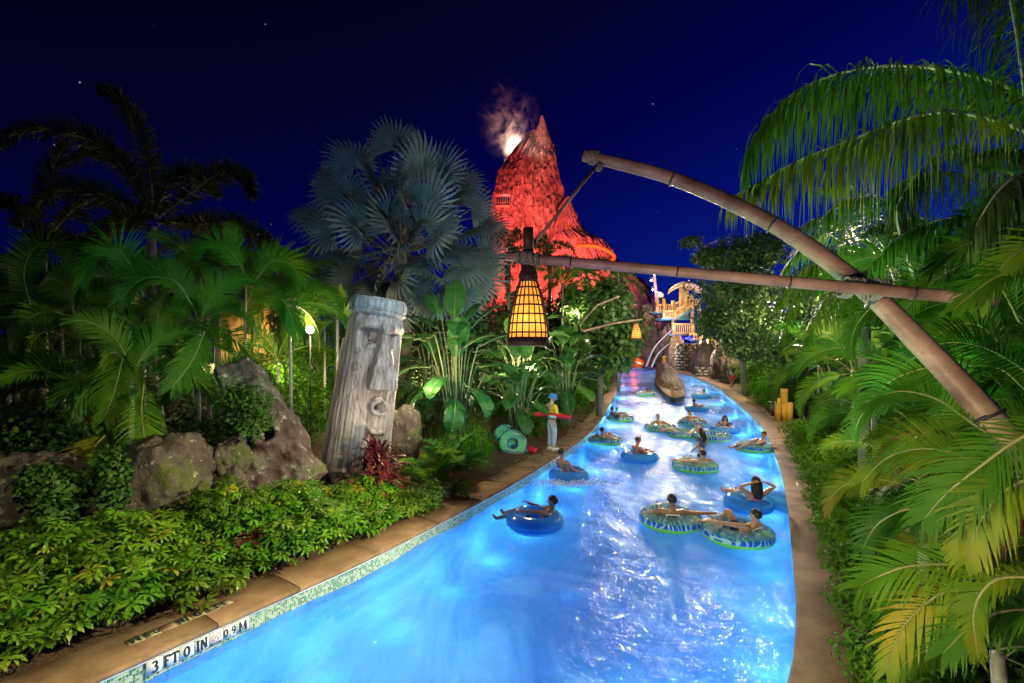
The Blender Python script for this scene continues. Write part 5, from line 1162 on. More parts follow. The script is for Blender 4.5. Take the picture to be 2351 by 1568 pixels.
# ------------------------------------------------------------------ silver fan palm
fb = P(925, 640, 16); fp = thing('fan_palm', 'large silver blue fan palm against the sky above the face pole', 'palm', (fb.x, fb.y, .4))
m = MB(); m.tube([(0, 0, -.3), (.1, 0, 2.5), (-.05, 0, 5.6), (-.1, 0, 6.6)], [.26, .23, .24, .2], 12); m.build('trunk', M['bark'], fp, smooth=True)
core = Vector((-.1, .2, 6.2))
fans = [(905, 340, -.3), (815, 385, -.4), (965, 400, -.9), (1010, 400, -.7), (790, 450, -.5), (860, 430, -1.1), (1040, 470, -.9), (920, 475, -1.4), (830, 520, -1.3), (975, 520, -1.3), (1070, 540, -.7), (770, 530, -.3), (900, 590, -1.2), (1000, 590, -1.1), (1060, 610, -.6), (800, 590, -.9), (740, 500, .3), (745, 570, .4), (1110, 590, .2), (870, 350, .9), (960, 360, .9), (760, 420, .8), (1050, 430, .7), (880, 640, -.9), (950, 650, -1.0), (1090, 640, .1), (840, 480, .2), (960, 460, .2), (870, 520, .5), (930, 540, .6), (1010, 540, .5), (820, 600, .4), (880, 640, .3), (960, 620, .5), (1040, 600, .4), (780, 620, .6), (1110, 520, .6), (900, 430, .6), (980, 400, .8), (1080, 480, .6), (850, 680, -.2), (1000, 680, -.3), (1050, 680, .0), (920, 700, -.1), (750, 640, .3), (890, 500, -1.6), (935, 560, -1.8), (880, 580, -1.7), (960, 610, -1.6), (920, 640, -1.5), (985, 470, -1.4), (845, 545, -1.5), (1000, 540, -1.5), (915, 440, -1.2), (870, 660, -1.0), (955, 680, -1.0), (1020, 650, -1.0), (810, 650, -.8), (900, 540, -2.0), (930, 500, -1.7)]
for k_, (u, v, dd) in enumerate(fans):
    tip = P(u, v, 16+dd); rel = tip-fb; rel = rel-Vector((0, 0, 0)); cc = Vector((core.x, core.y, core.z)); tgt = Vector((tip.x-fb.x, tip.y-fb.y, tip.z-.4)); d = tgt-cc
    L_ = max(.5, d.length); sc = 1.32 if k_ % 3 else 1.12
    # petiole runs from the trunk head to the blade
    bl = d.normalized(); s_ = sc*rnd.uniform(.9, 1.05); st = tgt-bl*.95*s_
    m = MB(); m.tube([cc, cc.lerp(st, .5)+Vector((0, 0, .08)), st+bl*.05], [.03, .025, .022], 6); m.build('leaf_stem', M['bark'], fp)
    face = Vector((rnd.uniform(-.9, 1.0), -1+rnd.uniform(0, .6), rnd.uniform(-.3, 1.3))); z = face-bl*face.dot(bl)
    z = (z.normalized() if z.length > .15 else bl.orthogonal()); y = z.cross(bl)
    put('frond', FANS[k_ % 3], fp, st, Matrix((bl, y, z)).transposed().to_euler(), s_)
for i in range(9):     # dry hanging leaves
    a = i*.7; put('frond', FANS[i % 3], fp, core+Vector((.1*math.cos(a), .1*math.sin(a), -.5)), aim_rot((math.cos(a)*.8, math.sin(a)*.8, -.75)), .95)

# ------------------------------------------------------------------ bird of paradise clumps and leafy plants
bp = G(1045, 985, .5)
def az(du, dv): return 0 if du > 0 else 180
LS = [(-.05, 0, 3.1, 95, 82, 0, 1.0), (.0, .0, 2.2, -70, 75, 0, 1.05), (-.5, 0, 3.0, 165, 35, 1, .95), (-.75, -.1, 2.7, 185, 20, 1, .8), (.35, .1, 3.0, 20, 50, 3, .9), (.6, 0, 2.6, 0, 30, 3, .85), (-.4, .2, 3.2, 140, 62, 3, .85), (-.45, -.3, 1.7, 215, -15, 2, .9), (.25, -.3, 1.7, -40, -10, 2, .95), (.55, .1, 2.1, -10, 15, 1, .9), (-.65, .1, 2.1, 190, 5, 1, .8), (.2, .3, 3.1, 60, 60, 4, .8), (-.2, -.4, 1.9, -110, 0, 2, .8), (.0, -.4, 1.5, -80, -30, 2, .9), (.75, 0, 1.9, -20, 0, 3, .8)]
paddle_plant('tall bird of paradise clump with broad torn leaves right of the face pole', (-1.55, 13.4, .4), [(a*1.15, b, c*1.22, d, e, f, g) for a, b, c, d, e, f, g in LS], 'bird of paradise clumps', sc=1.35)
paddle_plant('broad leaved bird of paradise clump between the face pole and the rounded hedge', (-2.5, 15.6, .4), [(-a*1.1, b, c*1.2, 180-d, e, (f+2) % 5, g) for a, b, c, d, e, f, g in LS], 'bird of paradise clumps', sc=1.4)
paddle_plant('dark bird of paradise clump directly under the big lantern', (.2, 18.2, .4), [(-a*1.1, b, c*1.3, 180-d, e, (f+3) % 5, g) for a, b, c, d, e, f, g in LS], 'bird of paradise clumps', sc=1.55)
paddle_plant('bird of paradise clump below the big lantern', (P(1185, 980, 16)[:2])+ (.4,) if 0 else (P(1190, 980, 15.2).x, 15.6, .4), [(a*1.1, b, c*.85, d+15, e-5, (f+1) % 5, g) for a, b, c, d, e, f, g in LS], 'bird of paradise clumps', sc=1.2)
paddle_plant('bird of paradise clump right of the big lantern before the round leaf tree', (P(1300, 900, 19).x, 19.5, .4), [(a*1.1, b, c*1.0, d-10, e-5, (f+1) % 5, g) for a, b, c, d, e, f, g in LS], 'bird of paradise clumps', sc=1.35)
paddle_plant('dark banana like plant behind the hanging palm frond on the right bank', (P(1930, 850, 14).x, 14, .4), [(a, b, c*.95, d, e, f, g) for a, b, c, d, e, f, g in LS[:9]], 'bird of paradise clumps', sc=1.25)
# shell ginger and ferns
def strap_plant(label, base, n, L_, w_, m_='banana', el=(20, 85), droop=.1, name='ginger_plant', cat='plant', pin=0):
    t = thing(name, label, cat, base); 
    for k_ in range(n):
        a = rnd.uniform(0, 6.28); e_ = R_(rnd.uniform(*el)); mb = MB(); d = Vector((math.cos(a)*math.cos(e_), math.sin(a)*math.cos(e_), math.sin(e_)))
        if pin: c = [Vector((0, 0, 0))]; dd = d.copy(); 
        if pin:
            for i in range(7): dd = (dd+Vector((0, 0, -droop*i*.25))).normalized(); c.append(c[-1]+dd*L_/7)
            frond(c, pin, w_*4, w_, ang=70, vee=15, droop=.05, rr=.006, tipang=50, start=.15, mb=mb, segs=3); mb.build('frond', [M[m_], M['stalk']], t)
        else:
            leaflet(mb, Vector((rnd.uniform(-.2, .2), rnd.uniform(-.2, .2), rnd.uniform(0, .3))), d, L_*rnd.uniform(.6, 1.1), w_, droop, 4); mb.build('leaf', [M[m_], M['stalk']], t)
strap_plant('striped shell ginger with leafy canes right of the red cordyline', (*G(985, 1115, .4)[:2], .35), 10, 1.1, .075, 'hedge', (35, 85), .25, pin=16)
strap_plant('shell ginger with broad canes left of the rounded hedge', (*G(1030, 1085, .4)[:2], .35), 9, 1.25, .085, 'banana', (35, 85), .25, pin=15)
strap_plant('low fern with arching fronds by the coping before the hedge', (*G(1035, 1130, .35)[:2], .3), 16, .62, .035, 'ivy', (15, 70), .35, 'fern', pin=22)
strap_plant('small fern below the grey pointed boulder', (*G(940, 1095, .4)[:2], .35), 14, .7, .04, 'ivy', (15, 70), .3, 'fern', pin=22)
strap_plant('spiky grass tuft right of the red cordyline', (*G(960, 1165, .35)[:2], .32), 45, .38, .02, 'ivy', (20, 85), .25, 'grass_tuft')

# hedges along the left path
def hedge(label, c, r, h, n, sz, m_='hedge', group=None, tpl=LEAF, name='hedge_shrub'):
    return leaf_mass(name, label, 'shrub', [(0, 0, h*.5, r, r, h*.55), (r*.4, r*.3, h*.55, r*.6, r*.6, h*.5), (-r*.4, -r*.2, h*.42, r*.65, r*.6, h*.45)], n, sz, tpl, M[m_], c, [((0, 0, -.1), (.3*r*math.cos(k), .3*r*math.sin(k), h*.8), .02, .008) for k in range(5)], group)
gp = 'shrubs along the left path'
for lab, u, v, z, r, h, n, sz, m_ in (
    ('low bright shrub at the coping left of the rounded hedge', 1000, 1165, .3, .5, .5, 2600, .07, 'scheff'),
    ('rounded fine leaved hedge in front of the stored swim rings', 1110, 1075, .3, .75, 1.15, 9000, .05, 'hedge'),
    ('fine leaved shrub behind the rounded hedge', 1085, 1040, .3, .8, 1.25, 6000, .06, 'hedge'),
    ('clipped yellow green shrub directly behind the lifeguard', 1235, 1000, .3, .75, .95, 6500, .075, 'hedge'),
    ('silvery narrow leaved shrub at the head of the lifeguard', 1300, 975, .3, .95, 1.75, 6500, .10, 'hedge'),
    ('tall bright shrub left behind the lifeguard', 1195, 965, .3, 1.1, 1.9, 5500, .11, 'hedge'),
    ('green shrub at the path right of the lifeguard', 1345, 945, .3, 1.2, 2.2, 6500, .11, 'hedge'),
    ('dark narrow leaved shrub further up the left path', 1372, 925, .3, 1.4, 2.6, 6000, .13, 'ivy'),
    ('shrub overhanging the left path below the round leaf tree', 1390, 900, .3, 1.7, 3.4, 6000, .16, 'hedge'),
    ('last big shrub where the left path ends at the bend', 1403, 878, .3, 2.3, 4.3, 6000, .2, 'ivy'),
    ('tall leafy bush filling the bank behind the silvery shrub', 1270, 935, .3, 2.0, 3.4, 7000, .17, 'hedge'),
    ('tall leafy bush below the round leaf tree', 1330, 905, .3, 2.3, 4.4, 7000, .2, 'hedge'),
    ('dark bush between the bird of paradise clumps', 1130, 950, .3, 1.5, 2.2, 6000, .13, 'ivy')):
    q = G(u, v, z); q.x -= r*.55; hedge(lab, (q.x, q.y, .25), r, h, n, sz, m_, gp)
# right hedge along the deck
gp = 'shrubs hedging the right deck'
rl = ['at the lower picture edge', 'level with the second pair of near tubes', 'beside the near double tube', 'level with the small tan depth tiles', 'past the small tan depth tiles', 'level with the woman in the side tube', 'below the yellow bamboo posts', 'nearest the yellow bamboo posts', 'behind the first deck joint', 'in the deck corner']
k_ = 0
for y, wd, h in ((4.1, .55, .6), (5.0, .55, .65), (5.9, .6, .65), (6.9, .6, .7), (8.0, .65, .8), (9.2, .7, .85), (10.6, .75, .95), (12.2, .85, 1.0), (14.0, .95, 1.05), (16.0, 1.0, 1.1)):
    p, t_, n = lip(1, y, WR(min(y, 15.5))+wd*.8, .22); hedge('leafy shrub in the right hedge, ' + rl[k_], tuple(p), wd, h, int(10500*wd/.55), .055+.0028*y, 'hedge', gp); k_ += 1
    p, t_, n = lip(1, y+.4, WR(min(y, 15.5))+wd*2.2, .22); hedge('darker shrub behind the right hedge, ' + rl[k_-1], tuple(p), wd*1.2, h*1.5, int(4200*wd/.55), .075+.0025*y, 'ivy', gp)
for y in (3.6, 4.3, 5.0, 5.8):
    p, t_, n = lip(1, y, WR(y)+.55, .22); umbrella_shrub(p.x, p.y, .22, .42, .62, 'umbrella leaf shrub among the right hedge, '+{3.6: 'at the very picture bottom', 4.3: 'just above the picture bottom', 5.0: 'where the near deck narrows', 5.8: 'under the lowest yellow frond'}[y], 18, 60, .12, 'umbrella leaf shrubs on the right')
for lab, u, v, r, h, n, sz, m_ in (('low yellow shrub under the white rope', 1760, 925, 1.3, 1.6, 5000, .14, 'hedge'), ('green shrub left of the yellow bamboo posts', 1790, 945, .9, 1.3, 4500, .11, 'hedge'), ('shrub between the tree trunk and the rope', 1735, 905, 1.4, 2.4, 5000, .17, 'hedge'), ('tall dark shrub right behind the yellow bamboo posts', 1860, 940, 1.6, 3.2, 7000, .15, 'ivy'), ('small shrub behind the yellow bamboo posts', 1800, 925, 1.5, 2.3, 5000, .14, 'ivy'), ('big dark bush behind the cabinet on the right deck', 1925, 960, 1.8, 3.6, 8000, .14, 'ivy'), ('dark bush left of the tree trunk behind the bag woman', 1700, 880, 1.5, 2.2, 3500, .18, 'ivy'), ('bright climbing bush above the low block wall', 1664, 872, 1.6, 1.8, 1, .2, 'hedge')):
    if n < 10: continue
    q = G(u, v, .3); hedge(lab, (q.x+r*.4, q.y+.5, .25), r, h, n, sz, m_, 'shrubs by the right path')

# ------------------------------------------------------------------ broadleaf trees
def tree(label, u, v, d, blobs, n, sz, tpl, m_, base=None, name='broadleaf_tree', tr=.16):
    c = P(u, v, d); s_ = d/FPX; B = [(du*s_, dy, -dv*s_, ru*s_, rd, rv*s_) for du, dv, dy, ru, rd, rv in blobs]
    bx = base[0] if base else c.x; gz = .2; t_ = leaf_mass(name, label, 'tree', B, n, sz, tpl, M[m_], tuple(c), None)
    for q in t_.children: q.name = 'crown'
    tk = MB(); b0 = Vector((bx-c.x, 0, gz-c.z)); tk.tube([b0, b0*.5+Vector((.1, 0, 0)), Vector((0, 0, -.3))], [tr, tr*.8, tr*.6], 9)
    for b in B: tk.tube([b0*.35, Vector(b[:3])*.55+Vector((0, 0, -.2)), Vector(b[:3])+Vector((rnd.uniform(-.3, .3)*b[3], 0, b[5]*.5))], [tr*.5, tr*.28, .02], 6)
    tk.build('trunk', M['bark'], t_, smooth=True); return t_
tree('bright round leaved tree overhanging the left path right of the lantern', 1375, 720, 23, [(0, 0, 0, 70, 2, 75), (45, -40, 1, 45, 1.4, 50), (60, 50, 0, 42, 1.3, 55), (-40, 60, 0, 50, 1.6, 45), (-50, -30, 1, 45, 1.6, 45), (20, 100, -.5, 55, 1.4, 30)], 4600, .24, ROUND, 'grape')
tree('darker round leaved tree left of it, behind the lantern', 1310, 760, 26, [(0, 0, 0, 55, 2, 60), (-50, 20, 0, 50, 1.6, 60), (30, -60, 1, 40, 1.4, 40)], 3000, .24, ROUND, 'darkleaf')
tree('large dark leafy tree over the right path before the play tower', 1680, 680, 33, [(0, 0, 0, 75, 2.6, 80), (60, -30, 1, 60, 2, 70), (-40, 60, -.5, 50, 1.8, 45), (-60, -90, 0, 30, 1.0, 22), (-95, -125, 0, 24, .8, 12), (70, 70, 0, 55, 2, 60), (20, 110, -.5, 55, 1.6, 35), (-10, -90, 0, 60, 1.6, 40), (70, -110, 0, 60, 1.6, 45)], 19000, .31, LEAF, 'darkleaf', (P(1712, 880, 33).x, 0), tr=.24)
tree('tree behind the right palms with sparse olive leaves', 1930, 560, 26, [(0, 0, 0, 80, 2, 80), (60, 90, 0, 80, 2, 90), (-60, 110, 0, 60, 2, 80)], 5000, .2, LEAF, 'darkleaf')
# dark tree masses closing the view behind
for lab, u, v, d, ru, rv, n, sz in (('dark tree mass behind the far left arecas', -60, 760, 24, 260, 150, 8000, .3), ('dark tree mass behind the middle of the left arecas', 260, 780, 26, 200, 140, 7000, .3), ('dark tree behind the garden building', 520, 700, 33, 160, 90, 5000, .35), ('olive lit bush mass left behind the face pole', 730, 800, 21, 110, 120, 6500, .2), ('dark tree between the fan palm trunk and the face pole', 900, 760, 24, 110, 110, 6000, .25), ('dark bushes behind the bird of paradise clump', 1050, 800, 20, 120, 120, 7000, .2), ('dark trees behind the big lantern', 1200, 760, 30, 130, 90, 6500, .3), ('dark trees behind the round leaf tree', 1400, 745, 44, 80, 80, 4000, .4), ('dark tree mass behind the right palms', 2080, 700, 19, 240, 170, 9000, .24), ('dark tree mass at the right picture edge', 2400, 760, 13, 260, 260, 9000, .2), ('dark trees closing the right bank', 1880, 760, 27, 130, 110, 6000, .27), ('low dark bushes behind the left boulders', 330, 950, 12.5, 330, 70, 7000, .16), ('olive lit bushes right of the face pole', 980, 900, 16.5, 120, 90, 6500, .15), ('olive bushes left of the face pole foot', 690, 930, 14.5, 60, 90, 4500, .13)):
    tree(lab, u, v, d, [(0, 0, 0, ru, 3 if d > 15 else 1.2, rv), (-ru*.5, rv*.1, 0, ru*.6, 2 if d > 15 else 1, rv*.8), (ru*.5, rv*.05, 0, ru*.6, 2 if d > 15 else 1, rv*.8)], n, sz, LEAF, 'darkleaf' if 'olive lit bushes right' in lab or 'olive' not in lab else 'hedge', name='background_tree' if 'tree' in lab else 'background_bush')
for q in bpy.data.objects:
    if q.name.startswith('background_bush'): q['category'] = 'bush'
# ------------------------------------------------------------------ right palms
qp = thing('feather_palm', 'large weeping palm whose long fronds hang over the river from the right', 'palm', (7.2, 5.4, .3))
m = MB(); m.tube([(0, 0, -.3), (.05, 0, 2.5), (.0, 0, 5.8)], [.22, .2, .17], 14); m.build('trunk', M['ptrunk'], qp, smooth=True)
QK = dict(rach='rachis_o', vee=0, droop=.62, ang=75, tipang=45, segs=5, start=.16, roll=38, jit=.38)
for pts, n, Lm, w_, mt in ((((2520, 330, 5.4), (2350, 215, 5.4), (2200, 165, 5.4), (2050, 150, 5.5), (1920, 170, 5.7), (1820, 215, 5.9), (1750, 290, 6.0), (1712, 370, 6.1)), 165, 1.25, .021, 'queen'),
                  (((2500, 400, 4.9), (2351, 300, 4.9), (2200, 258, 4.9), (2080, 272, 5.0), (1960, 318, 5.2), (1840, 365, 5.3), (1750, 415, 5.4), (1685, 450, 5.5)), 165, .92, .021, 'queen_y'),
                  (((2500, 330, 5.6), (2380, 250, 5.9), (2270, 190, 6.2), (2150, 160, 6.6), (2020, 165, 7.0), (1900, 205, 7.2)), 130, 1.1, .021, 'queen'),
                  (((2420, 520, 5.2), (2360, 250, 5.2), (2330, 60, 5.2), (2300, -90, 5.2)), 70, 1.0, .022, 'queen'),
                  (((2100, 640, 6.4), (2060, 500, 6.4), (2090, 420, 6.3), (2160, 345, 6.2), (2230, 330, 6.1)), 80, .62, .02, 'darkleaf'),
                  (((2400, 620, 6.4), (2330, 480, 6.4), (2230, 405, 6.4), (2110, 400, 6.5), (2040, 440, 6.5)), 90, .75, .02, 'queen'),
                  (((2440, 640, 6.0), (2320, 530, 6.0), (2190, 500, 6.1), (2070, 540, 6.2), (2010, 600, 6.3)), 90, .7, .02, 'queen'),
                  (((2150, 680, 7.2), (2120, 540, 7.2), (2050, 465, 7.2), (1950, 455, 7.3), (1890, 500, 7.3)), 90, .7, .02, 'queen'),
                  (((2200, 700, 7.0), (2240, 560, 7.0), (2320, 470, 7.0), (2400, 460, 7.0)), 80, .8, .022, 'darkleaf'),
                  (((2480, 500, 5.6), (2400, 380, 5.6), (2310, 340, 5.7), (2220, 360, 5.8)), 80, .8, .022, 'darkleaf'),
                  (((2480, 240, 5.4), (2400, 40, 5.4), (2290, -60, 5.5), (2190, -50, 5.6)), 80, 1.1, .02, 'darkleaf'),
                  (((2520, 700, 5.0), (2430, 560, 5.0), (2330, 520, 5.1), (2240, 560, 5.2)), 80, .8, .022, 'darkleaf'),
                  (((2480, 430, 5), (2380, 390, 4.8), (2300, 430, 4.7), (2240, 520, 4.7)), 80, .8, .022, 'darkleaf')):
    hero(qp, pts, n, Lm, w_, mt, rr=.024, **QK)
q2 = thing('feather_palm', 'fine leaved weeping palm behind the bend of the thick bamboo pole', 'palm', (*P(1985, 600, 9.5)[:2], .3))
m = MB(); m.tube([(0, 0, -.3), (0, 0, P(1985, 600, 9.5).z-.3)], [.12, .1], 10); m.build('trunk', M['ptrunk'], q2)
for pts in (((1985, 610, 9.5), (1940, 520, 9.4), (1880, 500, 9.3), (1820, 540, 9.2)), ((1985, 610, 9.5), (1930, 580, 9.2), (1870, 610, 9), (1825, 680, 8.9), (1795, 790, 8.8)), ((1985, 610, 9.5), (2000, 500, 9.5), (1960, 440, 9.4), (1890, 430, 9.3)), ((1985, 610, 9.5), (2050, 560, 9.2), (2090, 600, 9), (2110, 680, 8.9)), ((1985, 620, 9.5), (1940, 640, 9.1), (1890, 700, 8.8), (1850, 780, 8.7)), ((1985, 620, 9.5), (1950, 660, 9.1), (1930, 720, 8.8)), ((1985, 600, 9.5), (1910, 540, 9.8), (1850, 560, 10), (1800, 620, 10)), ((1985, 600, 9.5), (2040, 520, 9.6), (2100, 500, 9.7), (2160, 540, 9.7)), ((1985, 600, 9.5), (2030, 600, 9.0), (2040, 660, 8.7), (2030, 740, 8.6)), ((1985, 600, 9.5), (1900, 590, 9.6), (1830, 630, 9.7), (1785, 700, 9.7))):
    hero(q2, pts, 90, .62, .022, 'queen', rr=.016, vee=0, droop=.45, ang=65, tipang=40, roll=40, jit=.3)
gR = 'areca palms on the right bank'
areca('dark areca palm behind the upper crossing of the bamboo poles', 2170, 640, 6.6, 10, .8, group=gR)
areca('dark areca palm at the upper right picture edge', 2400, 560, 5.2, 11, .75, group=gR)
areca('areca palm behind the middle of the thick bamboo pole', 2060, 850, 8.2, 10, .8, group=gR)
areca('areca palm behind the wide part of the right deck', 1960, 850, 11.5, 10, .85, group=gR)
areca('areca palm right of the bamboo posts with dark fronds', 1880, 830, 15.5, 10, .95, group=gR)
areca('areca palm filling the gap under the thick bamboo pole', 2180, 960, 6.0, 10, .7, group=gR)
areca('areca palm low behind the right hedge near the deck corner', 2010, 960, 8.6, 9, .7, group=gR)
areca('shaded areca palm low at the right picture edge', 2480, 1000, 4.4, 10, .75, group=gR)
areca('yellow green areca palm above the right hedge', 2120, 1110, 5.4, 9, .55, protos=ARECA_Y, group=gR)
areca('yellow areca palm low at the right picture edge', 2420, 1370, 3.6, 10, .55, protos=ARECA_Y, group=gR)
areca('green areca palm in the lower right corner', 2300, 1500, 3.5, 9, .45, group=gR)
nr = thing('areca_palm', 'nearest areca palm whose long fronds sweep in from the right edge', 'palm', (4.3, 3.2, .3), 0, gR)
for pts, n, Lm, mt in (
    (((2480, 650, 3.3), (2380, 610, 3.35), (2280, 640, 3.4), (2190, 710, 3.45)), 44, .34, 'areca'),
    (((2500, 560, 3.3), (2410, 545, 3.35), (2310, 600, 3.4), (2250, 700, 3.45)), 44, .32, 'areca'),
    (((2291, 930, 3.7), (2162, 847, 4.0), (2070, 862, 4.3), (2027, 890, 4.5), (1989, 925, 4.6)), 44, .5, 'areca'),
    (((2400, 1080, 3.4), (2241, 978, 3.6), (2148, 915, 3.9), (2052, 900, 4.2), (1985, 945, 4.4), (1962, 990, 4.5)), 46, .5, 'areca'),
    (((2560, 640, 2.9), (2450, 610, 2.9), (2330, 630, 3.0), (2249, 680, 3.1), (2207, 740, 3.2)), 46, .40, 'areca'),
    (((2560, 500, 2.8), (2440, 470, 2.8), (2330, 500, 2.9), (2241, 570, 3.0), (2182, 620, 3.1)), 46, .38, 'areca'),
    (((2560, 820, 2.7), (2440, 780, 2.7), (2350, 810, 2.8), (2291, 890, 2.9)), 40, .30, 'areca'),
    (((2520, 930, 2.7), (2351, 1002, 2.8), (2249, 1073, 2.9), (2170, 1137, 3.0), (2123, 1190, 3.1)), 46, .52, 'areca'),
    (((2500, 1260, 2.9), (2351, 1250, 3.0), (2217, 1291, 3.1), (2090, 1300, 3.2), (2014, 1325, 3.3), (1976, 1345, 3.3)), 48, .46, 'areca'),
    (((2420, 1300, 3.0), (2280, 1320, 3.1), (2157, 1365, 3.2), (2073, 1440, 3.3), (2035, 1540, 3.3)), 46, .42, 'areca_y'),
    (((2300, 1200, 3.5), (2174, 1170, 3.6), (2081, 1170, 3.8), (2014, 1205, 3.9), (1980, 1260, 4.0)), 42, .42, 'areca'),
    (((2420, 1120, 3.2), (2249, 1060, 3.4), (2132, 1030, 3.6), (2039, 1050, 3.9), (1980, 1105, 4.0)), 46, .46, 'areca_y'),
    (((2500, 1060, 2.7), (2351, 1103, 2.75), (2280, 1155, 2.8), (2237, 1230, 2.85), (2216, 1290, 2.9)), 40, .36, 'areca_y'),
    (((2420, 1330, 2.7), (2291, 1330, 2.8), (2237, 1400, 2.85), (2246, 1510, 2.9)), 38, .26, 'areca_y'),
    (((2500, 1440, 2.8), (2350, 1400, 2.9), (2241, 1430, 3.0), (2165, 1500, 3.0)), 42, .4, 'areca'),
    (((2400, 1180, 3.6), (2258, 1130, 3.8), (2165, 1140, 4.0), (2098, 1200, 4.2)), 40, .44, 'areca'),
    (((2400, 880, 4.2), (2266, 800, 4.4), (2157, 790, 4.7), (2073, 840, 5.0)), 44, .5, 'areca'),
    (((2300, 1010, 4.6), (2182, 990, 4.8), (2090, 1010, 5.0), (2031, 1060, 5.2)), 40, .46, 'areca')):
    if pts[0][0] >= 2550: continue
    hero(nr, pts, int(n*.95), Lm*.84, .0165, mt, vee=14, droop=.06, rr=.010, ang=60, segs=4, jit=.22)
for pts in (((2200, 1000, 3.9), (2110, 985, 4.0), (2040, 1020, 4.1), (2000, 1100, 4.2)), ((2351, 1130, 3.0), (2300, 1190, 3.0), (2270, 1300, 3.05))):
    hero(nr, pts, 40, .3, .012, 'litter', 'bark', vee=14, droop=.2, rr=.008, ang=55, jit=.3)
for i in range(36):
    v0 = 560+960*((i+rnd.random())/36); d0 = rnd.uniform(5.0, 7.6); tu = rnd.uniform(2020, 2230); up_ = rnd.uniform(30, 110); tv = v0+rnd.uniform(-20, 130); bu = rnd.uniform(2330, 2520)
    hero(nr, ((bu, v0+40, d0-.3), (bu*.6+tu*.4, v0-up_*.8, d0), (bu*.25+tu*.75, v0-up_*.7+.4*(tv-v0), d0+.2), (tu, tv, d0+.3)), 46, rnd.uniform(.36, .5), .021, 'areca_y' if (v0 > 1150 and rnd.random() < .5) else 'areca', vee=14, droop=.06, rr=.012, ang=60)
m = MB()
for dx, dy, h in ((0, 0, 2.6), (.3, .4, 3.0), (-.1, .6, 2.2)): m.tube([(dx, dy, -.3), (dx, dy, h)], [.06, .05], 9)
m.build('trunk', M['ptrunk'], nr)

# fallen leaves beside the left path: too many and too small to name
n = 1500; pos = []
for i in range(n):
    y = rnd.uniform(11, 34); side = -1 if rnd.random() < .75 else 1; p, _, _ = lip(side, y if side < 0 else rnd.uniform(11, 30), (WL if side < 0 else 1.1)+abs(rnd.gauss(0, .3)), .262); pos.append(p)
m = MB(); m.scatter(LEAF[0], LEAF[1], mats_of(np.array([tuple(p) for p in pos]), rand_rot(n, .25, np.array([0, 0, 1.0])), rng.uniform(.05, .13, n))); m.build('leaf_litter', M['litter'], kind='stuff')
# ------------------------------------------------------------------ swim rings
def vinyl(name, zones, alpha=.5):
    global ns
    m = bpy.data.materials.new(name); m.use_nodes = True; t = m.node_tree; ns = t.nodes; ns.clear(); L = t.links.new
    o = nn('ShaderNodeOutputMaterial'); p = nn('ShaderNodeBsdfPrincipled', i_Roughness=.08); tc = nn('ShaderNodeTexCoord'); sp = nn('ShaderNodeSeparateXYZ'); L(tc.outputs['Object'], sp.inputs[0])
    nz = nn('ShaderNodeTexNoise', i_Scale=5.5, i_Detail=1, i_Distortion=2.6); L(tc.outputs['Object'], nz.inputs['Vector'])
    mr = nn('ShaderNodeMapRange'); mr.inputs['From Min'].default_value = -.16; mr.inputs['From Max'].default_value = .17; L(sp.outputs['Z'], mr.inputs[0])
    wv = nn('ShaderNodeMath', operation='MULTIPLY_ADD'); wv.inputs[1].default_value = .10; L(nz.outputs[0], wv.inputs[0]); L(mr.outputs[0], wv.inputs[2])
    r = nn('ShaderNodeValToRGB'); r.color_ramp.interpolation = 'CONSTANT'; E = r.color_ramp.elements
    E[0].position = 0; E[0].color = (*zones[0][1], 1); E[1].position = zones[1][0]; E[1].color = (*zones[1][1], 1)
    for q, c in zones[2:]: x = E.new(q); x.color = (*c, 1)
    L(wv.outputs[0], r.inputs[0])
    # printed leaf pattern in pale blue
    n2 = nn('ShaderNodeTexWave', i_Scale=3.4, i_Distortion=9.0, i_Detail=1.5); n2.inputs['Detail Scale'].default_value = 1.2; L(tc.outputs['Object'], n2.inputs['Vector'])
    r2 = nn('ShaderNodeValToRGB'); r2.color_ramp.elements[0].position = .76; r2.color_ramp.elements[1].position = .82; L(n2.outputs['Fac'], r2.inputs[0])
    mk = nn('ShaderNodeMath', operation='MULTIPLY'); L(r2.outputs[0], mk.inputs[0]); gt = nn('ShaderNodeMath', operation='GREATER_THAN'); gt.inputs[1].default_value = .42; L(wv.outputs[0], gt.inputs[0]); L(gt.outputs[0], mk.inputs[1])
    mx = nn('ShaderNodeMix', data_type='RGBA'); L(mk.outputs[0], mx.inputs[0]); L(r.outputs[0], mx.inputs[6]); mx.inputs[7].default_value = (.35, .68, .66, 1)
    L(mx.outputs[2], p.inputs['Base Color'])
    al = nn('ShaderNodeMapRange'); al.inputs['From Min'].default_value = .55; al.inputs['From Max'].default_value = .8; al.inputs['To Min'].default_value = .93; al.inputs['To Max'].default_value = alpha; L(mr.outputs[0], al.inputs[0])
    tr = nn('ShaderNodeBsdfTransparent'); ms = nn('ShaderNodeMixShader'); L(al.outputs[0], ms.inputs[0]); L(tr.outputs[0], ms.inputs[1]); L(p.outputs[0], ms.inputs[2])
    L(ms.outputs[0], o.inputs[0]); return m
M['v_clear'] = vinyl('printed_clear_vinyl', [(0, (.22, .66, .05)), (.47, (.015, .08, .66)), (.74, (.04, .34, .8)), (.84, (.35, .62, .8))], .30)
M['v_green'] = vinyl('printed_green_vinyl', [(0, (.26, .7, .06)), (.54, (.02, .14, .68)), (.74, (.10, .45, .7)), (.84, (.4, .68, .72))], .34)
M['v_blue'] = mat('blue_vinyl', [(.05, .32, .95), (.10, .52, 1.0)], .10, 1.4, spec=.7, transl=.4)
M['v_handle'] = mat('white_vinyl', [(.7, .72, .75)], .25)
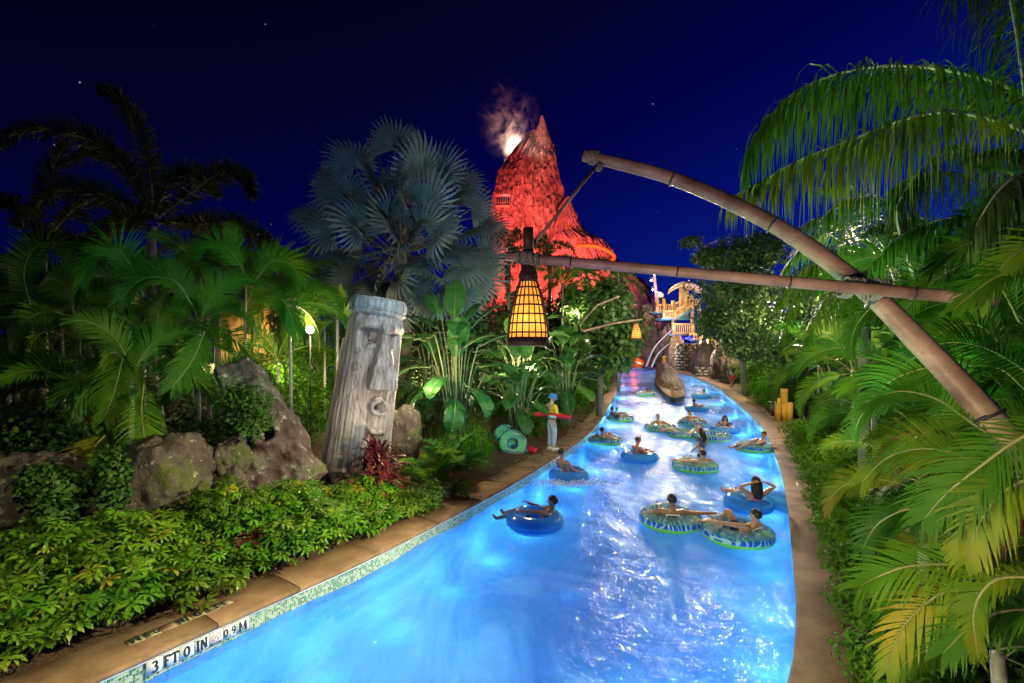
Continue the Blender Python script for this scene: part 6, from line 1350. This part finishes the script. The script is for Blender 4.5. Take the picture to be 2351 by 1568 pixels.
def torus(m, R0_, r_, nu=44, nv=16, c=(0, 0, 0), sq=.92):
    v = []
    for i in range(nu):
        for j in range(nv):
            a, b = 2*math.pi*i/nu, 2*math.pi*j/nv; puck = 1+.018*math.cos(22*a)*max(0, math.sin(b)) ; v.append((c[0]+(R0_+r_*puck*math.cos(b))*math.cos(a), c[1]+(R0_+r_*puck*math.cos(b))*math.sin(a), c[2]+r_*sq*math.sin(b)))
    m.add(v, [(i*nv+j, ((i+1) % nu)*nv+j, ((i+1) % nu)*nv+(j+1) % nv, i*nv+(j+1) % nv) for i in range(nu) for j in range(nv)])
def swim_ring(label, loc, rot=(0, 0, 0), R0_=.42, r_=.18, mt='v_clear', double=False, group='swim rings on the river'):
    t = thing('swim_ring', label, 'swim ring', loc, 0, group); t.rotation_euler = rot
    m = MB(); torus(m, R0_, r_)
    if not double: m.build('ring', M[mt], t, smooth=True)
    else:
        m.build('ring', M[mt], t, smooth=True); m = MB(); torus(m, R0_*.92, r_*.98, c=(R0_*2+r_*1.25, 0, 0)); m.build('ring', M[mt], t, smooth=True)
    for s in (1, -1):
        m = MB(); m.tube([(s*.13, (R0_)*s*.9, r_*.86), (s*.12, R0_*s*.9, r_*1.1), (-s*.12, R0_*s*.9, r_*1.1), (-s*.13, R0_*s*.9, r_*.86)], .014, 6); m.build('handle', M['v_handle'], t)
    m = MB(); m.tube([(R0_+r_*.3, .12, r_*.85), (R0_+r_*.32, .12, r_*1.0)], .02, 8); m.build('valve', M['v_handle'], t)
    return t
# ------------------------------------------------------------------ people: one skinned body each
def skin_mesh(name, verts, edges, radii, mt, root=0, sub=2):
    me = bpy.data.meshes.new(name); me.from_pydata([tuple(v) for v in verts], edges, []); me.update(); o = bpy.data.objects.new(name, me); C.objects.link(o)
    s = o.modifiers.new('s', 'SKIN'); s.use_smooth_shade = True; s.branch_smoothing = .6
    for i, d in enumerate(me.skin_vertices[0].data):
        r = radii[i]; d.radius = r if hasattr(r, '__len__') else (r, r); d.use_root = (i == root)
    u = o.modifiers.new('u', 'SUBSURF'); u.levels = u.render_levels = sub
    dg = bpy.context.evaluated_depsgraph_get(); out_ = bpy.data.meshes.new_from_object(o.evaluated_get(dg)); out_.name = name
    bpy.data.objects.remove(o); bpy.data.meshes.remove(me); out_.materials.clear(); out_.materials.append(mt)
    out_.polygons.foreach_set('use_smooth', np.ones(len(out_.polygons), bool)); return out_
def ell(m, c, r, n=12, k=8, rot=None):
    v = []
    for i in range(k+1):
        th = math.pi*i/k
        for j in range(n):
            ph = 2*math.pi*j/n; q = Vector((r[0]*math.sin(th)*math.cos(ph), r[1]*math.sin(th)*math.sin(ph), r[2]*math.cos(th)))
            if rot is not None: q = rot @ q
            v.append(Vector(c)+q)
    m.add(v, [(i*n+j, (i+1)*n+j, (i+1)*n+(j+1) % n, i*n+(j+1) % n) for i in range(k) for j in range(n)])
J0 = dict(pel=(0, 0, .06), spi=(0, -.14, .2), che=(0, -.28, .38), nec=(0, -.37, .53), hed=(0, -.38, .66),
          shL=(-.18, -.30, .46), shR=(.18, -.30, .46), elL=(-.42, -.14, .34), elR=(.42, -.14, .34), waL=(-.5, .1, .26), waR=(.5, .1, .26),
          hiL=(-.1, .04, .05), hiR=(.1, .04, .05), knL=(-.14, .42, .34), knR=(.14, .42, .34), anL=(-.17, .78, .20), anR=(.17, .78, .20), toL=(-.18, .85, .29), toR=(.18, .85, .29))
POSE = {
 'rest': {}, 'arms_up': dict(elL=(-.40, -.34, .62), elR=(.40, -.34, .62), waL=(-.16, -.40, .72), waR=(.16, -.40, .72)),
 'up': dict(spi=(0, -.05, .24), che=(0, -.08, .44), nec=(0, -.08, .60), hed=(0, -.04, .74), shL=(-.18, -.08, .54), shR=(.18, -.08, .54), elL=(-.25, .12, .36), elR=(.25, .12, .36), waL=(-.1, .34, .40), waR=(.1, .34, .40), knL=(-.14, .36, .42), knR=(.14, .36, .42), anL=(-.15, .62, .1), anR=(.15, .62, .1), toL=(-.15, .74, .12), toR=(.15, .74, .12)),
 'reach_r': dict(elR=(.48, -.20, .42), waR=(.76, -.12, .42)), 'reach_l': dict(elL=(-.46, -.18, .44), waL=(-.74, -.06, .46)),
 'knees': dict(knL=(-.13, .30, .48), knR=(.13, .30, .48), anL=(-.14, .60, .22), anR=(.14, .60, .22), toL=(-.14, .70, .25), toR=(.14, .70, .25)),
 'one_up': dict(elL=(-.42, -.2, .56), waL=(-.62, -.02, .60)),
 'flat': dict(spi=(0, -.2, .12), che=(0, -.38, .24), nec=(0, -.52, .34), hed=(0, -.60, .44), shL=(-.18, -.42, .28), shR=(.18, -.42, .28), elL=(-.44, -.34, .24), elR=(.44, -.34, .24), waL=(-.5, -.1, .2), waR=(.5, -.1, .2)),
 'stand': dict(pel=(0, 0, .90), spi=(0, .0, 1.06), che=(0, .0, 1.26), nec=(0, 0, 1.44), hed=(0, .02, 1.57), shL=(-.19, 0, 1.38), shR=(.19, 0, 1.38), elL=(-.27, -.03, 1.10), elR=(.27, -.03, 1.10), waL=(-.24, .16, .94), waR=(.24, .16, .94), hiL=(-.10, 0, .88), hiR=(.10, 0, .88), knL=(-.11, .03, .48), knR=(.11, .03, .48), anL=(-.11, -.02, .09), anR=(.12, -.02, .09), toL=(-.13, .15, .04), toR=(.14, .15, .04)),
}
def person(label, loc, face, pose='rest', skin='skinA', hair='short', hcol='hair', wear=('trunks',), scale=1.0, tilt=0, over=None, fat=1.0, legs=True):
    """face: heading in degrees the body faces (0 = away from the camera, 90 = to the left)"""
    J = dict(J0); J.update(POSE[pose]); J.update(over or {}); J = {k: Vector(v) for k, v in J.items()}
    t = thing('person', label, 'person', loc); t.rotation_euler = (R_(tilt), 0, R_(face)); t.scale = (scale,)*3
    up = (J['hed']-J['nec']).normalized(); fw = Vector((0, 1, 0)); fw = (fw-up*fw.dot(up)).normalized(); rt = fw.cross(up)
    V_ = []; E_ = []; R = []
    def add(p, r, par=None): V_.append(p); R.append(r); k = len(V_)-1; (E_.append((par, k)) if par is not None else None); return k
    f = fat; pel = add(J['pel'], (.135*f, .105*f)); sp = add(J['spi'], (.125*f, .095*f), pel); ch = add(J['che'], (.145*f, .105*f), sp); nb = add(J['che'].lerp(J['nec'], .72), (.085, .075), ch)
    nk = add(J['nec'], .052, nb); jw = add(J['hed']-up*.055+fw*.012, (.066, .072), nk); hd = add(J['hed']+up*.02, (.080, .094), jw); add(J['hed']+up*.085, (.052, .06), hd)
    for s in 'LR':
        sg = -1 if s == 'L' else 1
        sh = add(J['sh'+s], .062*f, ch); el = add(J['el'+s], .042*f, sh); wr = add(J['wa'+s], .027, el)
        hdv = (J['wa'+s]-J['el'+s]).normalized(); pm = add(J['wa'+s]+hdv*.055, (.038, .02), wr)
        if legs:
            hp = add(J['hi'+s], .098*f, pel); kn = add(J['kn'+s], .060*f, hp); an = add(J['an'+s], .038, kn); add(J['to'+s], (.036, .024), an)
    body = skin_mesh('body', V_, E_, R, M[skin]); 
    b = put('body', body, t)
    # fingers, nose, ears: shaped in the same skin colour
    m = MB()
    for s in 'LR':
        hdv = (J['wa'+s]-J['el'+s]).normalized(); side = hdv.cross(up); side = side.normalized() if side.length > .1 else rt; dn = side.cross(hdv); base = J['wa'+s]+hdv*.085
        for q, (o_, ln_) in enumerate(((-.027, .06), (-.009, .072), (.009, .068), (.026, .052))):
            p0 = base+side*o_; m.tube([p0-hdv*.02, p0+hdv*ln_*.5, p0+hdv*ln_*.85-dn*.022], [.0095, .0085, .006], 5)
        m.tube([base-hdv*.05+side*.03, base-hdv*.02+side*.052, base+hdv*.01+side*.055-dn*.012], [.011, .0095, .007], 5)
    hc = J['hed']; m.tube([hc+fw*.085+up*.02, hc+fw*.115-up*.018, hc+fw*.09-up*.03], [.008, .016, .010], 6)
    for sg in (-1, 1): ell(m, hc+rt*sg*.083-fw*.01, (.012, .022, .032), 8, 6)
    m.build('face_and_fingers', M[skin], t, smooth=True)
    m = MB()
    for sg in (-1, 1): ell(m, hc+rt*sg*.032+fw*.088+up*.02, (.012, .007, .006), 8, 5)
    m.tube([hc+fw*.09-up*.052-rt*.024, hc+fw*.098-up*.055, hc+fw*.09-up*.052+rt*.024], .0045, 5); m.build('eyes_and_mouth', M['eye'], t)
    rm = Matrix((rt, fw, up)).transposed()
    if hair in ('short', 'long', 'bun', 'pony'):
        m = MB(); v = []; n, k = 20, 9
        for i in range(k+1):
            th = R_(118)*i/k
            for j in range(n):
                ph = 2*math.pi*j/n; back = -math.sin(ph); lim = th*(.62+.38*max(0, min(1, .5+.9*back))); w_ = 1.0+.04*noise.noise(Vector((math.cos(ph)*3, math.sin(ph)*3, i*.6)))
                v.append(hc+up*.022+rm @ Vector((.088*w_*math.sin(lim)*math.cos(ph), .106*w_*math.sin(lim)*math.sin(ph), .100*w_*math.cos(lim))))
        m.add(v, [(i*n+j, (i+1)*n+j, (i+1)*n+(j+1) % n, i*n+(j+1) % n) for i in range(k) for j in range(n)])
        if hair == 'long':
            for q in range(13):
                a = R_(180+180*q/12); o_ = rm @ Vector((.085*math.cos(a), .10*math.sin(a), 0)); m.tube([hc+o_+up*.03, hc+o_*1.1-up*.10, hc+o_*1.05-up*.2+Vector((0, -.03, -.04)), hc+o_*.9-up*.28+Vector((0, -.04, -.06))], [.026, .03, .027, .01], 6)
        if hair in ('bun', 'pony'): ell(m, hc+up*.12-fw*.03 if hair == 'bun' else hc-fw*.12, (.042, .042, .04), 10, 6)
        m.build('hair', M[hcol], t, smooth=True)
    if hair == 'hat':
        m = MB(); m.lathe([(.118, -.012), (.165, -.045), (.170, -.04), (.118, .0), (.112, .07), (.085, .105), (.02, .112)], 20); 
        m.V = [np.array([tuple(hc+up*.045+rm @ Vector(q)) for q in m.V[0]])]; m.build('bucket_hat', M['bluehat'], t, smooth=True)
    k = .014
    for wname in wear:
        if wname.startswith(('trunks', 'trousers')):
            mt = {'trunks': 'navy', 'trunks_black': 'black', 'trunks_blue': 'bpaint_lit', 'trunks_pink': 'pink', 'trousers': 'jeans'}[wname]; fl = 1 if wname == 'trousers' else .72
            vs = [J['pel']+(J['spi']-J['pel'])*.45, J['pel']]; ed = [(0, 1)]; rs = [(.13*f+k, .10*f+k), (.137*f+k, .11*f+k)]
            for s in 'LR':
                i0 = len(vs); kn = J['hi'+s].lerp(J['kn'+s], fl); vs += [J['hi'+s], kn]; rs += [.102*f+k, (.075 if fl < 1 else .066)*f+k]; ed += [(1, i0), (i0, i0+1)]
                if fl == 1: vs.append(J['kn'+s].lerp(J['an'+s], .93)); rs.append(.052+k); ed.append((i0+1, i0+2))
            put({'trousers': 'trousers'}.get(wname, 'swim_trunks'), skin_mesh('c', vs, ed, rs, M[mt], 1), t)
        elif wname.startswith(('shirt', 'jacket', 'swimsuit')):
            mt = {'shirt': 'pattern', 'shirt_white': 'white', 'jacket': 'yellow', 'swimsuit': 'black', 'swimsuit_pink': 'pink', 'swimsuit_purple': 'purple', 'shirt_navy': 'navy'}[wname]
            vs = [J['pel'], J['spi'], J['che'], J['che'].lerp(J['nec'], .55)]; ed = [(0, 1), (1, 2), (2, 3)]; rs = [(.137*f+k, .108*f+k), (.128*f+k, .098*f+k), (.148*f+k, .108*f+k), (.10, .085)]
            if not wname.startswith('swimsuit'):
                for s in 'LR':
                    i0 = len(vs); vs += [J['sh'+s], J['sh'+s].lerp(J['el'+s], .6)]; rs += [.066*f+k, .05*f+k]; ed += [(2, i0), (i0, i0+1)]
                    if wname == 'jacket': vs += [J['el'+s], J['el'+s].lerp(J['wa'+s], .9)]; rs += [.044+k, .03+k]; ed += [(i0+1, i0+2), (i0+2, i0+3)]
            put({'s': 'shirt', 'j': 'jacket'}[wname[0]] if not wname.startswith('swimsuit') else 'swimsuit', skin_mesh('c', vs, ed, rs, M[mt], 1), t)
        elif wname == 'shoes':
            for s in 'LR':
                a, q = J['an'+s], J['to'+s]; vs = [a+Vector((0, -.05, -.045)), a+Vector((0, .0, -.03)), a.lerp(q, .6)+Vector((0, 0, -.02)), q+Vector((0, .03, -.008))]; put('shoe', skin_mesh('c', vs, [(0, 1), (1, 2), (2, 3)], [.042, .056, .046, .034], M['white'], 1), t)
    return t
def rider(label, u, v, face, pose='rest', ring=None, ringlab='', R0_=.42, mt='v_clear', dz=0, dx=0, dy=0, double=False, drot=0, **k):
    """person with the ring they sit in; (u, v) = centre of the ring in the photo"""
    p = G(u, v, .12)
    if ringlab: swim_ring(ringlab, (p.x, p.y, .085), (0, 0, R_(face+drot)), R0_, mt=mt, double=double)
    if label: return person(label, (p.x+dx, p.y+dy, dz-.15), face, pose, **k)
# near group
rider('person with dark hair in a printed ring stretching the right arm to the next ring', 1540, 1186, -12, 'reach_r', ringlab='printed blue and green swim ring, left one of the two nearest', R0_=.44, skin='skinC', wear=('swimsuit',), dy=.05, over=dict(hed=(.0, -.34, .70), nec=(0, -.32, .56)))
rider('person lying back in the nearest ring with bent left arm and raised knees', 1693, 1217, 28, 'reach_l', ringlab='nearest printed blue swim ring, right one of the two', R0_=.46, skin='skinA', wear=('trunks',), over=dict(knR=(.2, .34, .52), anR=(.24, .6, .2), elL=(-.36, -.12, .48), waL=(-.6, .12, .50)))
rider('woman seen from behind with long brown hair and both arms raised', 1718, 1152, 4, 'arms_up', ringlab='bright blue double swim ring under the woman with raised arms', R0_=.33, mt='v_blue', double=True, hair='long', wear=('swimsuit_pink',), dz=.08, skin='skinA', over=dict(hed=(0, -.30, .72), nec=(0, -.30, .58)))
rider('person lying low in a blue double ring at the left of the river', 1228, 1190, 65, 'one_up', ringlab='blue swim ring near the left wall with a lying person', R0_=.40, mt='v_blue', skin='skinC', wear=('trunks',), over=dict(waR=(.4, .3, .42), elR=(.4, 0, .36)))
rider('bare backed man leaning over a tilted blue ring by the left wall', 1305, 1088, -55, 'up', ringlab='tilted light blue swim ring under the leaning man by the left wall', R0_=.36, mt='v_blue', skin='skinA', wear=('trunks',), dz=.10, over=dict(spi=(0, -.12, .28), che=(0, -.22, .48), nec=(0, -.24, .64), hed=(0, -.24, .78), knL=(-.14, .40, .1), knR=(.14, .40, .1), anL=(-.14, .8, -.1), anR=(.14, .8, -.1), toL=(-.15, .9, -.1), toR=(.15, .9, -.1), elL=(-.3, -.12, .36), elR=(.3, -.12, .36), waL=(-.36, .1, .26), waR=(.36, .1, .26), shL=(-.18, -.2, .56), shR=(.18, -.2, .56)))
rider('bare chested young man sitting upright in a blue ring with hands on knees', 1467, 1046, -70, 'up', ringlab='blue swim ring under the upright young man', R0_=.40, mt='v_blue', skin='skinA', wear=('trunks',), dz=.02)
rider('person in a green edged ring beside the standing girl', 1596, 1066, 12, 'arms_up', ringlab='large printed ring with bright green rim beside the standing girl', R0_=.47, mt='v_green', skin='skinB', wear=('trunks',), over=dict(elL=(-.42, -.2, .42), waL=(-.68, -.1, .46), elR=(.36, -.3, .46), waR=(.2, -.36, .5)))
g_ = G(1617, 1052, .0); person('girl with long wet hair and dark patterned shirt standing in the water', (g_.x, g_.y+.2, -.62), 35, 'stand', skin='skinA', hair='long', wear=('shirt', 'trunks_black'), scale=.92)
rider('woman with dark hair reclining in a ring near the right wall', 1731, 1024, 100, 'one_up', ringlab='printed green and blue ring near the right wall', R0_=.46, mt='v_green', skin='skinA', hair='short', wear=('swimsuit',), over=dict(elL=(-.3, .1, .40), waL=(-.30, .4, .42)))
rider('dark haired person in a printed ring close to the left wall', 1388, 1008, -25, 'knees', ringlab='printed ring with green base close to the left wall', R0_=.44, mt='v_green', skin='skinA', wear=('swimsuit',))
rider('man with topknot in the green ring at the left wall', 1424, 958, -60, 'knees', ringlab='green printed ring shared by two people at the left wall', R0_=.46, mt='v_green', skin='skinA', hair='bun', wear=('trunks_black',), dy=.25, dx=-.05)
p_ = G(1418, 960, .12); person('child in dark shirt held in front of the man with the topknot', (p_.x-.1, p_.y-.35, .06), -60, 'up', skin='skinA', wear=('shirt_navy',), scale=.72)
rider('grey haired man facing the camera in a yellow green ring', 1516, 979, 178, 'rest', ringlab='yellow green printed ring with the man facing the camera', R0_=.5, mt='v_green', skin='skinA', hair='short', wear=('trunks',))
rider('man facing the camera with both arms spread on his ring', 1589, 968, 176, 'rest', ringlab='printed ring behind the blond person', R0_=.46, mt='v_clear', skin='skinA', wear=('trunks',), over=dict(elL=(-.5, -.16, .36), waL=(-.66, .12, .28), elR=(.5, -.16, .36), waR=(.66, .12, .28)))
rider('blond person reclining in the green based ring in mid river', 1566, 992, 60, 'flat', ringlab='green based ring in mid river left of the empty one', R0_=.46, mt='v_green', skin='skinB', hair='short', hcol='blond', wear=('swimsuit_purple',), dz=.05)
rider(None, 1634, 1000, 10, ringlab='empty clear and green swim ring in mid river', R0_=.56, mt='v_clear')
rider('woman in dark patterned shirt looking at her hand on a blue ring', 1664, 985, 150, 'up', ringlab='thin blue ring under the woman in the dark patterned shirt', R0_=.42, mt='v_blue', skin='skinA', hair='long', wear=('shirt',), over=dict(waR=(.12, .36, .52)))
rider('dark haired swimmer in a blue ring below the island', 1600, 937, -40, 'flat', ringlab='blue ring just below the right end of the island', R0_=.46, mt='v_blue', skin='skinC', wear=('trunks',), dz=.1, over=dict(hed=(0, -.46, .62), nec=(0, -.46, .48)))
rider('bald shouldered swimmer in the farthest right blue ring', 1610, 909, 5, 'rest', ringlab='blue ring right of the island, farthest on the right side', R0_=.46, mt='v_blue', skin='skinB', wear=('trunks',))
rider('swimmer in a green and blue ring left of the island', 1482, 904, 0, 'rest', ringlab='green and blue ring left of the island', R0_=.52, mt='v_green', skin='skinC', wear=('trunks',))
for k_, (u, v) in enumerate(((1425, 850), (1440, 847), (1466, 845))):
    rider('tiny far swimmer at the bend, '+['leftmost of three', 'middle one of three', 'rightmost of three'][k_], u, v, 40*k_, 'rest', ringlab='tiny far swim ring at the bend, '+['leftmost of three', 'middle one of three', 'rightmost of three'][k_], R0_=.55, mt=['v_green', 'v_blue', 'v_green'][k_], skin='skinC', wear=('trunks',))
for mm_, loc, rot, lab in STORE:
    swim_ring(lab, loc, rot, .30, .15, 'v_clear', group='stored swim rings')
# lifeguard
lg = G(1267, 1036, TOP); LGF = -62
person('lifeguard in blue bucket hat, yellow jacket and pale trousers holding a red float', (lg.x, lg.y+.1, TOP+.012), LGF, 'stand', skin='skinB', hair='hat', wear=('trousers', 'jacket', 'shoes'), scale=1.04, fat=1.08,
       over=dict(waR=(.12, .26, 1.08), elR=(.3, .0, 1.10), waL=(-.12, .28, 1.06), elL=(-.3, .02, 1.08), hed=(0, .04, 1.56), toL=(-.13, .17, .045), toR=(.14, .17, .045)))
a_, b_ = P(1228, 952, lg.y-.12), P(1310, 958, lg.y-.18); rescue_tube('long red rescue float held under the arm of the lifeguard', (a_.x, lg.y+.02, a_.z), (b_.x, lg.y-.3, b_.z), .075)
# walker on the right path
wk = G(1682, 893, TOP); person('woman in pale top walking away on the right path with a red bag', (wk.x, wk.y, TOP+.02), 8, 'stand', skin='skinA', hair='long', wear=('shirt_white', 'trunks_pink'), over=dict(knR=(.11, .12, .5), anR=(.12, .2, .12), toR=(.12, .34, .06), waL=(-.26, .08, .86), waR=(.26, .08, .86)))
bg_ = thing('shoulder_bag', 'red bag on the back of the woman walking on the right path', 'bag', (wk.x, wk.y-.2, TOP+.95)); m = MB(); m.box((0, 0, .0), (.36, .16, .26)); m.build('pouch', M['rescue'], bg_); m = MB(); m.tube(bez([Vector((-.16, 0, .12)), Vector((-.1, .06, .5)), Vector((.12, .1, .5)), Vector((.17, 0, .12))], 4), .014, 5); m.build('strap', M['rescue'], bg_)
# splash of white water round the leaning man
sp_ = G(1300, 1108, .02); n = 900; a = rng.uniform(0, 6.28, n); r = np.abs(rng.normal(0, .32, n))+.1; pos = np.stack([sp_.x+r*np.cos(a)*1.5, sp_.y-.1+r*np.sin(a)*.6, .02+np.abs(rng.normal(0, .05, n))*np.exp(-r)], 1)
m = MB(); m.scatter(np.array([(-.5, -.5, 0), (.5, -.5, .2), (.5, .5, 0), (-.5, .5, .2)]), np.array([(0, 1, 2, 3)]), mats_of(pos, rand_rot(n, .6, np.array([0, 0, 1.0])), rng.uniform(.012, .06, n))); m.build('splash', M['spray'], kind='stuff')
